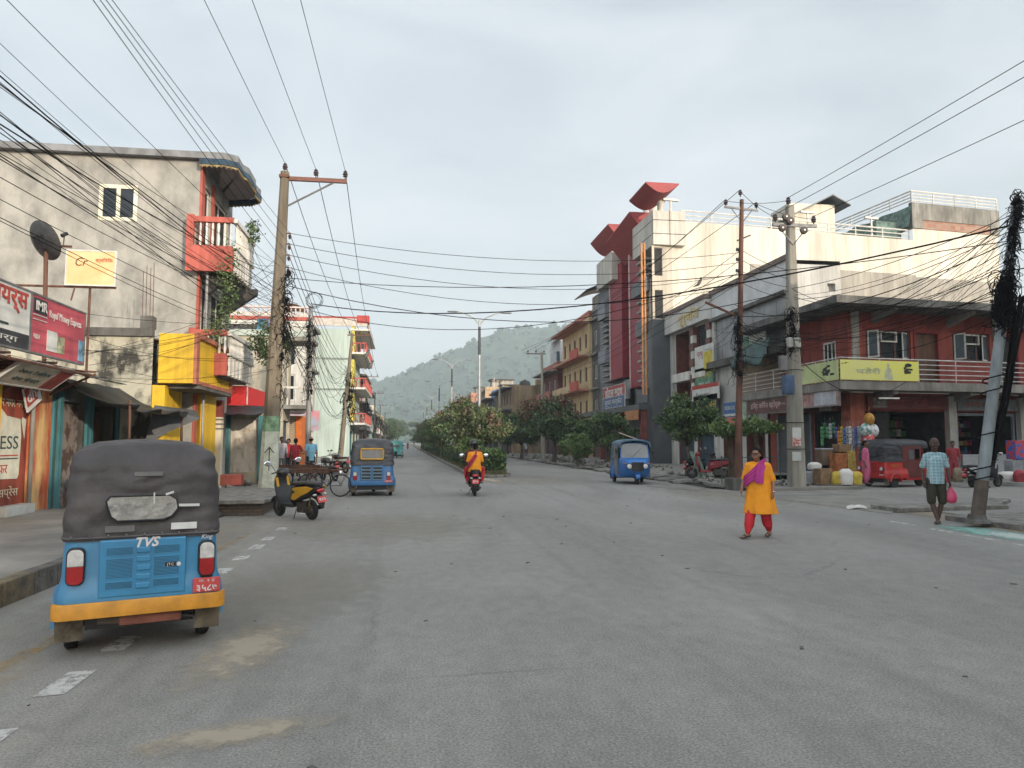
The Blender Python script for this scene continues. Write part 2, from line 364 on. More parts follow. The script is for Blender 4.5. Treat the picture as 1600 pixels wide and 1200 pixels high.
def maskmat(name, col, scale=6, lo=.4, hi=.6, radial=True, strength=1.0, stretch=(1, 1, 1)):
    """worn paint or loose sand: colour breaks up in noise and fades at its rim"""
    m = bpy.data.materials.new(name); m.use_nodes = True; t = m.node_tree; L = t.links; N = t.nodes; p = N['Principled BSDF']
    p.inputs['Base Color'].default_value = (*col, 1); p.inputs['Roughness'].default_value = .9
    c = N.new('ShaderNodeTexCoord'); q = N.new('ShaderNodeMapping'); q.inputs['Scale'].default_value = stretch; L.new(c.outputs['Object'], q.inputs[0])
    n = N.new('ShaderNodeTexNoise'); n.inputs['Scale'].default_value = scale; n.inputs['Detail'].default_value = 8; n.inputs['Roughness'].default_value = .7; L.new(q.outputs[0], n.inputs['Vector'])
    fac = n.outputs['Fac']
    if radial:
        g = N.new('ShaderNodeTexGradient'); g.gradient_type = 'SPHERICAL'; mm = N.new('ShaderNodeMapping'); mm.vector_type = 'POINT'; L.new(c.outputs['Generated'], mm.inputs[0])
        mm.inputs['Location'].default_value = (-1, -1, 0); mm.inputs['Scale'].default_value = (2, 2, 0); L.new(mm.outputs[0], g.inputs[0])
        a = N.new('ShaderNodeMath'); a.operation = 'MULTIPLY_ADD'; L.new(g.outputs['Fac'], a.inputs[0]); a.inputs[1].default_value = .55; L.new(fac, a.inputs[2])
        b2 = N.new('ShaderNodeMath'); b2.operation = 'SUBTRACT'; L.new(a.outputs[0], b2.inputs[0]); b2.inputs[1].default_value = .22; fac = b2.outputs[0]
    mr = N.new('ShaderNodeMapRange'); mr.inputs[1].default_value = lo; mr.inputs[2].default_value = hi; mr.inputs[4].default_value = strength; L.new(fac, mr.inputs[0])
    if radial:
        e = N.new('ShaderNodeMath'); e.operation = 'MULTIPLY'; e.use_clamp = True; L.new(g.outputs['Fac'], e.inputs[0]); e.inputs[1].default_value = 5
        f = N.new('ShaderNodeMath'); f.operation = 'MULTIPLY'; L.new(e.outputs[0], f.inputs[0]); L.new(mr.outputs[0], f.inputs[1]); L.new(f.outputs[0], p.inputs['Alpha'])
    else: L.new(mr.outputs[0], p.inputs['Alpha'])
    return m
def struct(o): o['kind'] = 'structure'; return o
dirt = mat('dry_earth', (.23, .19, .14), .95, var=.35, scale=.8, bump=.5, bscale=12, col2=(.13, .12, .10))
pave = mat('pavement_concrete', (.25, .235, .205), .9, var=.3, scale=.9, bump=.5, bscale=14, col2=(.155, .148, .135))
kerbc = mat('kerb_concrete', (.23, .215, .19), .9, var=.4, scale=5, bump=.6, bscale=18, col2=(.10, .095, .09))
b = B(); b.poly([(-2500, -400, -.012), (2500, -400, -.012), (2500, 3500, -.012), (-2500, 3500, -.012)]); struct(b.build('ground', dirt))
b = B(); b.poly([(-3.95, -60, 0), (11.3, -60, 0), (11.3, 900, 0), (-3.95, 900, 0)]); road = struct(b.build('road', asph))
SA = R(6.5)                                   # the side street leans 6.5 degrees
Ts = frame((15.4, 27.2, 0), SA)
b = B(); b.T = Ts; b.poly([(-4.2, -12.5, .006), (110, -12.5, .006), (110, -.4, .006), (-4.2, -.4, .006)]); struct(b.build('side_street', asph))
# left pavement with a chipped kerb
def rough_edge(b, x, y0, y1, z0, z1, depth, step=.35, amp=.03, m=0, side=1):
    """kerb stones with uneven faces"""
    y = y0; r = random.Random(3)
    while y < y1:
        L_ = step * r.uniform(.8, 1.3); a = r.uniform(0, amp)
        b.obox(((x - side * (depth / 2) - side * a * .5), y + L_ / 2, (z0 + z1) / 2 - a * .3), (depth, L_ - .012, z1 - z0 - a * .6), (r.uniform(-.012, .012), r.uniform(-.03, .03), r.uniform(-.02, .02)), m if not callable(m) else m()); y += L_
kb = B(); cnt = [0]
def km(): cnt[0] += 1; return 1 if (cnt[0] // 2) % 2 else 0
rough_edge(kb, -3.95, -12, 15.8, -.02, .25, .17, .5, .035, km)
rough_edge(kb, -3.95, 15.8, 17.2, -.02, .12, .25, .4, .06, 0)
rough_edge(kb, -4.15, 22.5, 200, -.02, .15, .2, 1.2, .03, 0)
struct(kb.build('kerb_left', [mat('dark_kerb', (.13, .12, .105), .9, var=.4, scale=5, bump=.6, col2=(.06, .055, .05)), mat('faded_yellow_kerb', (.17, .13, .075), .9, var=.5, scale=6, bump=.5, col2=(.07, .065, .055))], bevel=.012))
b = B(); b.box(-24, -4.1, -60, 17, -.02, .235); b.box(-24, -4.9, 17, 22.6, -.02, .17); b.box(-30, -4.35, 22.6, 600, -.02, .145); struct(b.build('pavement_left', pave))
# median
b = B(); rough_edge(b, 3.0, 34.8, 260, -.02, .18, .16, 1.1, .02, 0, -1); rough_edge(b, 5.0, 34.8, 260, -.02, .18, .16, 1.1, .02, 0, 1)
for k in range(7): a = pi + pi * (k + .5) / 7; b.obox((4.0 + .92 * cos(a), 34.8 + .7 * sin(a), .06), (.14, .4, .1), (0, 0, a))
struct(b.build('kerb_median', kerbc, bevel=.015))
b = B(); b.box(3.15, 4.85, 34.7, 600, -.02, .15); b.prism([(4.0 + .85 * cos(a), 34.8 + .62 * sin(a)) for a in [2 * pi * k / 20 for k in range(20)]], -.02, .146, 'z')
struct(b.build('median', mat('median_soil', (.16, .12, .08), .95, var=.35, scale=1.4, bump=.6, bscale=9, col2=(.08, .085, .04))))
# right pavement with an open drain and tilted slabs along the main road
b = B(); b.box(11.55, 40, 27.6, 700, -.02, .15)
b.T = Ts; b.box(-2.2, 60, -.35, 4, -.02, .15); b.T = Matrix.Identity(4)
b.poly([(11.3, 23.0, .12), (15.6, 23.6, .12), (15.6, 28.0, .12), (11.3, 28.0, .12)]); b.poly([(11.3, 23.0, 0), (15.6, 23.6, 0), (15.6, 23.6, .12), (11.3, 23.0, .12)])
struct(b.build('pavement_right', pave))
b = B(); r = random.Random(5); y = 24.5
while y < 120:
    L_ = r.uniform(.7, 1.5)
    if r.random() < .78: b.obox((10.95 + r.uniform(-.1, .12), y + L_ / 2, .075 + r.uniform(-.03, .05)), (.75, L_ - .12, .11), (r.uniform(-.05, .05), r.uniform(-.12, .12), r.uniform(-.12, .12)))
    y += L_
struct(b.build('drain_slabs', kerbc, bevel=.012))
b = B(); b.poly([(10.75, 24.3, .006), (11.5, 24.3, .006), (11.5, 160, .006), (10.75, 160, .006)]); struct(b.build('drain', mat('drain_mud', (.028, .025, .02), .7, var=.4, scale=3)))
b = B(); r = random.Random(9)
for k in range(260):
    y = 24 + 60 * r.random() ** 1.6; x = 11.3 + r.random() * 4.2; s_ = r.uniform(.04, .16); b.obox((x, y, .15 + s_ * .25), (s_ * 1.6, s_, s_ * .8), (r.random(), r.random(), r.random() * 3))
o = b.build('rubble_ground', kerbc); tag(o, 'grey broken stones and rubble scattered over the right pavement', 'rubble', kind='stuff')
# near right pavement beside the leaning pole
b = B(); pts = [(11.35, 14.35), (12.2, 14.55), (14.2, 14.7), (60, 19.5), (60, -60), (11.5, -60), (11.5, 11.5), (11.25, 13.2)]
b.prism(pts, -.02, .11, 'z'); b.obox((13.0, 16.6, .05), (3.2, .9, .12), (.01, .0, .09)); b.obox((14.8, 17.0, .09), (1.0, .5, .1), (0, -.12, .5))
struct(b.build('pavement_near_right', kerbc, bevel=.02))
# low concrete apron at the corner (worn paving between road and side street)
b = B(); pts = [(8.9, 26.6), (10.7, 18.8), (11.0, 15.6), (12.9, 17.9), (14.2, 22.2), (15.4, 23.4), (11.3, 24.2)]
b.prism(pts, -.02, .012, 'z'); struct(b.build('corner_apron', mat('worn_apron', (.235, .215, .185), .9, var=.25, scale=1.1, bump=.4, col2=(.15, .145, .135))))
# markings
lane = maskmat('worn_white_line', (.50, .49, .46), 9, .36, .52, radial=False, strength=.9)
b = B()
for y0, L_ in ((3.1, .5), (4.25, .52), (5.32, .55), (6.35, .5), (7.45, .5), (8.6, .5), (9.8, .45), (10.85, .45), (11.95, .55), (12.98, .5), (14.4, .5), (17.5, .6), (20, .6)): b.poly([(-2.36, y0, .005), (-2.18, y0 + .03, .005), (-2.18, y0 + L_, .005), (-2.36, y0 + L_ - .03, .005)])
for x, y0, y1 in ((10.0, 13.5, 14.3), (9.9, 12.25, 12.97), (9.84, 11.2, 11.98), (9.76, 10.1, 10.88), (9.7, 9.0, 9.75)): b.poly([(x - .07, y0, .005), (x + .06, y0, .005), (x + .08, y1, .005), (x - .05, y1, .005)])
struct(b.build('lane_markings', lane))
b = B(); b.poly([(-3.0, 4.6, .0045), (-2.85, 4.6, .0045), (-2.7, 14, .0045), (-2.8, 14, .0045)]); b.poly([(11.15, 13.4, .0045), (11.28, 13.4, .0045), (11.12, 8, .0045), (10.98, 8, .0045)])
struct(b.build('edge_line', maskmat('worn_yellow_line', (.42, .27, .09), 3.5, .42, .62, radial=False, strength=.7)))
def patch(name, m, x, y, rx, ry, rz=0, z=.006):
    b = B(); b.poly([(-rx, -ry, 0), (rx, -ry, 0), (rx, ry, 0), (-rx, ry, 0)]); o = b.build(name, m); o.location = (x, y, z); o.rotation_euler = (0, 0, rz); return struct(o)
sandm = maskmat('loose_sand', (.38, .325, .245), 5.5, .40, .70, strength=.8)
sandf = maskmat('thin_dust', (.29, .26, .205), 2.2, .36, .78, strength=.5)
chalk = maskmat('green_chalk', (.21, .42, .37), 3.2, .32, .6, strength=.85)
patch('sand_patch', sandm, -1.22, 6.35, .48, 1.45, -.16, .0065)
patch('sand_patch', sandm, -.95, 4.5, .75, .28, .35, .0068)
patch('sand_patch', sandm, -3.0, 5.2, .5, 1.5, -.1, .0072)
patch('dust_patch', sandf, -1.2, 8.7, 1.2, 2.6, -.15, .0076)
patch('dust_patch', sandf, -.4, 14.8, 2.6, 3.2, .1, .008)
patch('dust_patch', sandf, 5.2, 31.2, 3.2, 5.2, .0, .0066)
patch('sand_patch', sandm, 3.7, 31.8, .7, 3.4, .08, .0084)
patch('dust_patch', sandf, 9.7, 21.5, 1.8, 5.5, .1, .0144)
patch('dust_patch', sandf, -3.3, 13, .8, 6.5, 0, .0088)
patch('paint_patch', chalk, 10.55, 11.9, .62, 1.9, .03, .0062)
patch('paint_patch', maskmat('white_chalk', (.50, .55, .52), 7, .42, .6, strength=.8), 10.6, 11.5, .55, 1.3, 0, .0082)
b = B(); r = random.Random(21)
for k in range(70):
    x, y = r.uniform(-3.6, 10), r.uniform(3, 26); s_ = r.uniform(.008, .03); b.obox((x, y, .004), (s_ * 2.2, s_, s_ * .5), (0, 0, r.random() * 3))
o = b.build('litter_specks', concd); tag(o, 'small dark leaves and grit scattered over the asphalt', 'litter', kind='stuff')
# scrap of white litter at the corner
b = B(); b.loft([[(.28 * cos(a) * s_, .1 * sin(a) * s_, z + .02 * sin(3 * a)) for a in [2 * pi * k / 14 for k in range(14)]] for s_, z in ((1, .02), (.9, .05), (.4, .085))])
o = b.build('plastic_bag', white); o.location = (11.0, 16.9, .01); tag(o, 'crumpled white plastic bag lying flat on the corner apron', 'plastic bag')
# ================================================================== HILL
def hillmesh():
    b = B(); nx, ny = 260, 90; pr = []
    # ridge profile sampled in the photo, px -> crest height (py)
    rp = [(300, 640), (560, 610), (590, 600), (640, 577), (700, 548), (760, 522), (800, 508), (860, 500), (905, 496), (1000, 500), (1150, 540), (1400, 640), (1700, 680), (2000, 685)]
    def crest(px):
        for (a, c), (d, e) in zip(rp, rp[1:]):
            if a <= px <= d: return c + (e - c) * (px - a) / (d - a)
        return 640
    pts = []; 
    for i in range(nx + 1):
        px = 300 + 1700 * i / nx; dx, dy, _ = ray(px, 600); az = atan2(dx, dy); hc = (690 - crest(px)) / FP * 1250 / cos(az - YAW) * .97
        for j in range(ny + 1):
            t = j / ny; d = 760 + 900 * t; prof = sin(min(1, t / .55) * pi / 2) ** 1.25 if t < .55 else cos((t - .55) / .45 * pi / 2) ** .8
            x, y = d * sin(az), d * cos(az)
            n = noise.noise(Vector((x / 160, y / 160, 0))) * 22 + noise.noise(Vector((x / 45, y / 45, 3))) * 9 + abs(noise.noise(Vector((x / 11, y / 11, 7)))) * 9 + noise.noise(Vector((x / 5, y / 5, 1))) * 3
            z = hc * prof * (d / 1250) * .97 + n * min(1, prof * 1.6) * .8
            pts.append((x, y, z - 3))
    f = [(i * (ny + 1) + j, (i + 1) * (ny + 1) + j, (i + 1) * (ny + 1) + j + 1, i * (ny + 1) + j + 1) for i in range(nx) for j in range(ny)]
    b.add(pts, f); return b, pts
hb, hpts = hillmesh()
forest = mat('forest_green', (.042, .085, .042), .95, var=.5, scale=.05, col2=(.014, .036, .024), detail=10)
struct(hb.build('hill', forest, smooth=60))
b = B(); r = random.Random(11)
oc = [(1, 0, 0), (-1, 0, 0), (0, 1, 0), (0, -1, 0), (0, 0, 1), (0, 0, -1)]
for k in range(5200):
    x, y, z = hpts[r.randrange(len(hpts))]
    x += r.uniform(-6, 6); y += r.uniform(-6, 6); s_ = r.uniform(2.6, 6.5)
    nb = 7; vs_ = [(x, y, z + s_ * 1.5)] + [(x + s_ * cos(a + k) * r.uniform(.7, 1.1), y + s_ * sin(a + k) * r.uniform(.7, 1.1), z + s_ * .8) for a in [2 * pi * q / nb for q in range(nb)]] + [(x + s_ * .8 * cos(a), y + s_ * .8 * sin(a), z - s_ * .6) for a in [2 * pi * q / nb for q in range(nb)]]
    b.add(vs_, [(0, 1 + q, 1 + (q + 1) % nb) for q in range(nb)] + [(1 + q, 1 + nb + q, 1 + nb + (q + 1) % nb, 1 + (q + 1) % nb) for q in range(nb)])
o = b.build('hillside_forest', forest, smooth=60); tag(o, 'dense green forest covering the hazy hill behind the street', 'forest', kind='stuff')
# air
hz = B(); hz.box(-2600, 2600, -420, 2400, -1.2, 330)
hm = bpy.data.materials.new('haze_air'); hm.use_nodes = True; t = hm.node_tree; t.nodes.remove(t.nodes['Principled BSDF']); v = t.nodes.new('ShaderNodeVolumePrincipled')
v.inputs['Color'].default_value = (.84, .93, 1, 1); v.inputs['Density'].default_value = .00050; v.inputs['Anisotropy'].default_value = .1
t.links.new(v.outputs[0], t.nodes['Material Output'].inputs['Volume'])
o = hz.build('haze', hm); tag(o, 'pale grey morning haze filling the air over street and hill', 'haze', kind='stuff')
# ================================================================== BUILDING TOOLS
def wb(root):
    """a builder whose coordinates are world coordinates, stored in the root's own frame"""
    b = B(); b.T = wm(root).inverted(); return b
def wtext(s, h, m, parent, T, **k):
    q = text(s, h, m, parent, (0, 0, 0), (0, 0, 0), **k); q.matrix_basis = wm(parent).inverted() @ T @ Matrix.Rotation(pi / 2, 4, 'X'); return q
def ap(px, py, T):
    """pixel ray against the plane y=0 of frame T -> local (x, z)"""
    Ti = T.inverted(); o = Ti @ Vector((0, 0, CAMH)); d = Ti.to_3x3() @ Vector(ray(px, py)); t = -o.y / d.y; p = o + d * t; return p.x, p.z
def Tf_left(X, Y): return frame((X, Y, 0), pi / 2)        # facade facing +X, x grows away from camera
def Tf_right(X, Y): return frame((X, Y, 0), -pi / 2)      # facade facing -X, x grows toward the camera
def Tf_cam(X, Y): return frame((X, Y, 0), 0)              # wall facing the camera, x grows right
def inset(T, x, z, w, h, y=0): return T @ Matrix.Translation((x, y, z))
def hole_px(T, x0, y0, x1, y1):
    a = ap(x0, y1, T); c = ap(x1, y0, T); return (min(a[0], c[0]), min(a[1], c[1]), abs(c[0] - a[0]), abs(c[1] - a[1]))
def signboard(name, label, T, w, h, bm, texts=(), panels=(), t=.06, cat='signboard', group=None, frame_m=None):
    """flat board: T origin at its lower left, x along, -y outward"""
    p = T.translation; root = thing(name, label, cat, p, 0, group)
    b = wb(root); b.T = b.T @ T; b.box(0, w, -t / 2, t / 2, 0, h); bd = b.build('board', bm, root)
    if frame_m is not None:
        b = wb(root); b.T = b.T @ T; e = .035
        for q in ((-e, w + e, -e, 0), (-e, w + e, h, h + e), (-e, 0, 0, h), (w, w + e, 0, h)): b.box(q[0], q[1], -t / 2 - .01, t / 2, q[2], q[3])
        b.build('rim', frame_m, root)
    for i, (x, z, pw, ph, m) in enumerate(panels):
        b = wb(root); b.T = b.T @ T; b.box(x, x + pw, -t / 2 - .006 - .002 * i, -t / 2 - .001, z, z + ph); b.build('panel', m, root)
    for tx in texts:
        s, x, z, hh, m = tx[:5]; k = tx[5] if len(tx) > 5 else {}
        wtext(s, hh, m, root, T @ Matrix.Translation((x, -t / 2 - .006 - .002 * len(panels), z)), **k)
    return root
shutter = None
def ribbed(name, col, sc=40, axis=2, rough=.5, metal=.3):
    if name in MATS: return MATS[name]
    m = bpy.data.materials.new(name); m.use_nodes = True; MATS[name] = m; t = m.node_tree; L = t.links; N = t.nodes; p = N['Principled BSDF']
    p.inputs['Roughness'].default_value = rough; p.inputs['Metallic'].default_value = metal
    c = N.new('ShaderNodeTexCoord'); w = N.new('ShaderNodeTexWave'); w.bands_direction = 'XYZ'[axis]; w.inputs['Scale'].default_value = sc / 6.28; L.new(c.outputs['Object'], w.inputs['Vector'])
    n = N.new('ShaderNodeTexNoise'); n.inputs['Scale'].default_value = 2; n.inputs['Detail'].default_value = 6; L.new(c.outputs['Object'], n.inputs['Vector'])
    r = N.new('ShaderNodeValToRGB'); r.color_ramp.elements[0].position = .35; r.color_ramp.elements[1].position = .7
    r.color_ramp.elements[0].color = (*[x * .6 for x in col], 1); r.color_ramp.elements[1].color = (*col, 1); L.new(n.outputs['Fac'], r.inputs[0]); L.new(r.outputs[0], p.inputs['Base Color'])
    bp = N.new('ShaderNodeBump'); bp.inputs['Strength'].default_value = .7; bp.inputs['Distance'].default_value = .03; L.new(w.outputs['Fac'], bp.inputs['Height']); L.new(bp.outputs[0], p.inputs['Normal']); return m
shut = ribbed('grey_shutter', (.13, .13, .135), 60); shutb = ribbed('blue_shutter', (.07, .12, .17), 60); tin = ribbed('corrugated_tin', (.30, .29, .28), 50, 0, .5, .6); tinr = ribbed('rusty_tin', (.17, .11, .085), 50, 0, .8, .2)
red = mat('brick_red_paint', (.30, .062, .045), .8, var=.22, scale=1.2, streak=3); redc = mat('coral_red_paint', (.50, .12, .09), .8, var=.2, scale=2, streak=3)
yel = mat('yellow_paint', (.80, .50, .02), .6, var=.1, scale=1.5, streak=3); oran = mat('orange_paint', (.62, .22, .05), .75, var=.35, scale=3, streak=3, col2=(.42, .07, .035))
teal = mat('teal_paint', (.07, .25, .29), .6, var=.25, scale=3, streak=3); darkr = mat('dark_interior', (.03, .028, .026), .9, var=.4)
plasterg = mat('grey_plaster', (.33, .318, .285), .95, var=.24, scale=1.6, bump=.6, bscale=3, streak=1.6, col2=(.19, .186, .17), thr=(.34, .60), detail=12)
stained = mat('mould_stained_plaster', (.40, .375, .29), .95, scale=1.15, col2=(.05, .047, .04), thr=(.42, .52), bump=.4, bscale=6, streak=1.6, detail=12)
palegr = mat('pale_green_paint', (.46, .55, .50), .85, var=.10, scale=.5, streak=5)
beige = mat('beige_paint', (.62, .47, .27), .85, var=.15, scale=1, streak=3)
tarp = mat('black_tarpaulin', (.02, .021, .023), .55, var=.35, scale=4, bump=.6, bscale=7)
# generic row building. side: 'L' or 'R'
def rowhouse(side, name, label, X, Y0, Y1, depth, h, wm_, floors=3, fh=3.2, bays=3, win=(1.1, 1.4, .95), fm=None, pm=None, slab=None, balc=None, rail=None, parapet=.9, camwin=(), base=None, group=None, trim=None, cat='building', extras=None, gf='shutters', cwm=None, slabm=None):
    w = Y1 - Y0; fm = fm or white; pm = pm or glass; slabm = slabm or conc
    root = thing(name, label, cat, (X, (Y0 + Y1) / 2, 0), 0, group)
    T = Tf_left(X, Y0) if side == 'L' else Tf_right(X, Y1)
    TC = Tf_cam(X - depth, Y0) if side == 'L' else Tf_cam(X, Y0)
    b = wb(root); fr = []; cw = []
    for k in range(1, floors):
        for i in range(bays):
            c = w * (i + .5) / bays; ww = min(win[0], w / bays * .7); fr.append((c - ww / 2, fh * k + .15 + win[2] - .15, ww, win[1]))
    gfh = []
    for i in range(max(1, bays - (bays > 3))):
        n = max(1, bays - (bays > 3)); gfh.append((w * i / n + .2, .12, w / n - .4, fh - .75))
    cam_h = [(x, z, a, c) for x, z, a, c in camwin]
    hwall(b, T, w, h, fr + gfh, .25); hwall(b, TC, depth, h, cam_h, .2)
    TB = frame((X - depth, Y1, 0), -pi / 2) if side == 'L' else frame((X + depth, Y0, 0), pi / 2)
    hwall(b, TB, w, h, []); TR = frame((X, Y1, 0), pi) if side == 'L' else frame((X + depth, Y1, 0), pi); hwall(b, TR, depth, h, [])
    xa, xb = (X - depth, X) if side == 'L' else (X, X + depth)
    b.poly([(xa, Y0, h), (xb, Y0, h), (xb, Y1, h), (xa, Y1, h)]); b.build('wall', wm_, root)
    s_ = 1 if side == 'L' else -1
    for (x, z, a, c) in fr: window(root, T, x, z, a, c, fm, pm, 2, .07)
    for (x, z, a, c) in cam_h: window(root, TC, x, z, a, c, fm, pm, 1, .07)
    for i, (x, z, a, c) in enumerate(gfh):
        b = wb(root); b.T = b.T @ T; b.box(x + .01, x + a - .01, .14, .2, z, z + c - .01); b.build('shutter', [shut, shutb, teal, tinr][(i + len(name)) % 4], root)
    b = wb(root); ov = slab if slab is not None else .5
    for k in range(1, floors + (1 if parapet else 1)):
        z = min(fh * k, h - .02); b = B(); b.T = wm(root).inverted() @ T; b.box(-.02, w + .02, -ov if k < floors else -ov * 1.2, .05, z - .08, z + .1); b.build('ledge', slabm, root)
    if parapet:
        b = wb(root); P = .14
        for q in ((xa, xb, Y0, Y0 + P), (xa, xb, Y1 - P, Y1), (xb - P, xb, Y0 + P, Y1 - P) if side == 'L' else (xa, xa + P, Y0 + P, Y1 - P)): b.box(*q, h + .003, h + parapet)
        b.build('parapet', trim or wm_, root)
    if balc:
        for k in balc:
            b = wb(root); b.T = b.T @ T; z = fh * k + .1; d = ov
            if rail == 'solid': b.box(0, w, -d, -d + .1, z, z + .85)
            else:
                b.box(0, w, -d - .01, -d + .09, z + .8, z + .9); balusters(b, (0, -d + .04), (w, -d + .04), z, .8, .3, .05)
                b.box(0, .1, -d + .1, 0, z + .8, z + .9); balusters(b, (.05, -d), (.05, 0), z, .8, .3, .05)
            b.build('balcony_railing', trim or white, root)
    if extras: extras(root, T, w)
    return root, T, TC
# ================================================================== LEFT SIDE
# --- tall unpainted grey building with the projecting roof
Y1L = 23.0; XF = -6.2
g = thing('plaster_building', 'tall bare grey plaster building with projecting roof and red balconies behind the satellite dish', 'building', (XF, Y1L, 0))
b = wb(g); TC = Tf_cam(-24, Y1L); HL = 10.15
hw_ = hole_px(TC, 153, 290, 216, 344); hwall(b, TC, 24 + XF, HL, [hw_], .2)
TF = Tf_left(XF, Y1L); fr = [(.35, 7.55, .9, 2.0), (1.6, 7.1, 1.9, 2.5), (.4, 4.3, .9, 2.2), (1.7, 4.4, 1.9, 2.1), (.3, .2, 3.4, 2.6)]
hwall(b, TF, 4.2, HL, fr, .25); hwall(b, frame((XF, Y1L + 4.2, 0), pi), 18, HL, [])
b.poly([(-24, Y1L, HL), (XF, Y1L, HL), (XF, Y1L + 4.2, HL), (-24, Y1L + 4.2, HL)]); b.build('wall', plasterg, g)
o = window(g, TC, *hw_, mat('ivory_frame', (.72, .68, .52), .6, var=.08), glass, 2, .11, y=.02); 
cx, cz = hw_[0] + hw_[2] * .53, hw_[1] + .12
b = wb(g); b.T = b.T @ TC; b.loft([[(cx + hw_[2] * q, .1 - .03 * sin(9 * q), cz) for q in (0, .1, .2, .3, .36)], [(cx + hw_[2] * q, .1 - .03 * cos(9 * q), cz + hw_[3] * .72) for q in (0, .1, .25, .38, .43)]], closed=False); b.build('curtain', mat('dusty_curtain', (.24, .20, .18), .9, var=.3, scale=8), o)
for H_ in fr[:4]: window(g, TF, *H_, white, darkr, 2, .08)
each(g, TF, [(-.02, .3, -.07, -.002, 7.3, HL - .05), (1.3, 1.52, -.07, -.002, 7.3, HL - .3), (0, 4.2, -.06, -.002, 6.98, 7.25), (-.02, .22, -.07, -.002, .2, 6.95)], 'pilaster', redc)
# roof: slab, soffit and painted fascia with a stepped profile
b = wb(g); xo = -5.12; out_ = [(-24, 22.78), (xo - .35, 22.78), (xo, 23.0), (xo, 23.7), (xo + .12, 24.0), (xo + .12, 25.1), (xo + .02, 25.4), (xo + .1, 26.1), (xo - .3, 26.5), (XF - .6, 26.9), (XF - .6, 27.3), (-24, 27.3)]
b.prism(out_, HL + .02, HL + .22, 'z'); b.build('roof', mat('grey_roof_slab', (.22, .225, .23), .8, var=.25, scale=2), g)
b = wb(g); b.prism([(x - .05 if x > -7 else XF, y + .06 if y < 23.5 else y - .06) for x, y in out_[1:-1]], HL - .02, HL + .015, 'z'); b.build('soffit', mat('soffit_grey', (.33, .31, .31), .9, var=.1), g)
fb = wb(g); fy = wb(g)
pts = [(XF + .02, 22.8)] + out_[1:10]
for (x0, y0), (x1, y1) in zip(pts, pts[1:]):
    d = Vector((x1 - x0, y1 - y0, 0)); L_ = d.length; a = atan2(d.y, d.x); c = ((x0 + x1) / 2, (y0 + y1) / 2)
    fb.obox((c[0], c[1], HL - .08), (L_ + .03, .05, .16), (0, 0, a)); fy.obox((c[0], c[1], HL - .20), (L_ + .03, .04, .05), (0, 0, a))
    n = max(2, int(L_ / .12))
    for k in range(n): q = (k + .5) / n; fy.obox((x0 + d.x * q, y0 + d.y * q, HL - .235), (.045, .03, .045), (0, pi / 4, a))
fb.build('fascia', mat('blue_fascia', (.03, .075, .12), .8, var=.4, scale=5), g); fy.build('fascia_trim', mat('gold_trim', (.30, .22, .10), .8, var=.4, scale=9), g)
# balconies
def balcony(z, x1, y1, x0=-6.46, rail=.78, low=.62):
    xo_ = x1; bal = thing  # parts only
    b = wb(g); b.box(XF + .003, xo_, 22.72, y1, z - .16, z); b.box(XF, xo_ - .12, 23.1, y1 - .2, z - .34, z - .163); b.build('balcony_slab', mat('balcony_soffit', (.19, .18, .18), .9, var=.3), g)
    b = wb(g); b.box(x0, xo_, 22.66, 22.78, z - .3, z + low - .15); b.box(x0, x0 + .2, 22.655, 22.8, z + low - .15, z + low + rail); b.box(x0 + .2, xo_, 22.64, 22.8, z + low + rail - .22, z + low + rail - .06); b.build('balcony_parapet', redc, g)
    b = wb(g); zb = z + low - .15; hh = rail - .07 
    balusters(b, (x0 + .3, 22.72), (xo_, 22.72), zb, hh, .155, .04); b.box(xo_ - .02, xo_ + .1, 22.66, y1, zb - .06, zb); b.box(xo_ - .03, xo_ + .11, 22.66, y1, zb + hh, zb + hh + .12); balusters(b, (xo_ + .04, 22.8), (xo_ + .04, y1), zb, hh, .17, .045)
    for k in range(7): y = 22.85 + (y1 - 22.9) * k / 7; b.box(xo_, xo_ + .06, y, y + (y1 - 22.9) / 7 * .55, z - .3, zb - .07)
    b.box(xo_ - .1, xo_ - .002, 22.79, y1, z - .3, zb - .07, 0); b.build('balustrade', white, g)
balcony(7.0, -5.12, 25.4); balcony(3.9, -5.2, 26.2, x0=-6.3, rail=.6, low=.5)
b = wb(g); b.T = b.T @ TF; b.prism([(-.3, 6.7), (-.3, 6.1), (-1.0, 6.75)], .1, .35, 'x'); b.build('corbel', concd, g)
b = wb(g); b.T = b.T @ TF; b.prism([(-.0, 6.9), (-.0, 6.0), (-.25, 6.1), (-1.1, 6.72), (-1.1, 6.9)], 3.2, 3.5, 'x'); b.build('corbel', concd, g)
b = wb(g); b.tube([(XF + .3, 22.95, 0.2), (XF + .3, 22.95, 6.8)], .04); b.build('drainpipe', mat('grey_pipe', (.3, .3, .31), .5), g)
# --- low yellow shop and mould stained wall before it
YS = 20.75
y_ = thing('yellow_shop', 'low shop with yellow sign box above and mould stained side wall', 'shop', (-6.75, YS, 0))
b = wb(y_); TS = Tf_cam(-12.5, YS); hwall(b, TS, 5.85, 4.40, []); b.box(-12.5, -6.65, YS, 23 - .03, 4.40, 4.44); b.box(-6.65, -6.6, YS + .31, 22.9, 0, 4.3); b.build('side_wall', stained, y_)
b = wb(y_); b.box(-12.5, -6.66, YS - .08, YS + .12, 4.445, 4.66); b.box(-6.98, -6.68, YS - .06, YS + .3, 4.665, 5.0); b.build('ring_beam', concd, y_)
each(y_, Matrix.Identity(4), [(-6.62, -6.3, YS - .05, YS + .3, .0, 3.15), (-6.28, -6.0, 23.3, 24.9, 0, 3.2), (-6.6, -6.4, YS + .31, 22.6, 0, 3.15)], 'pillar', yel)
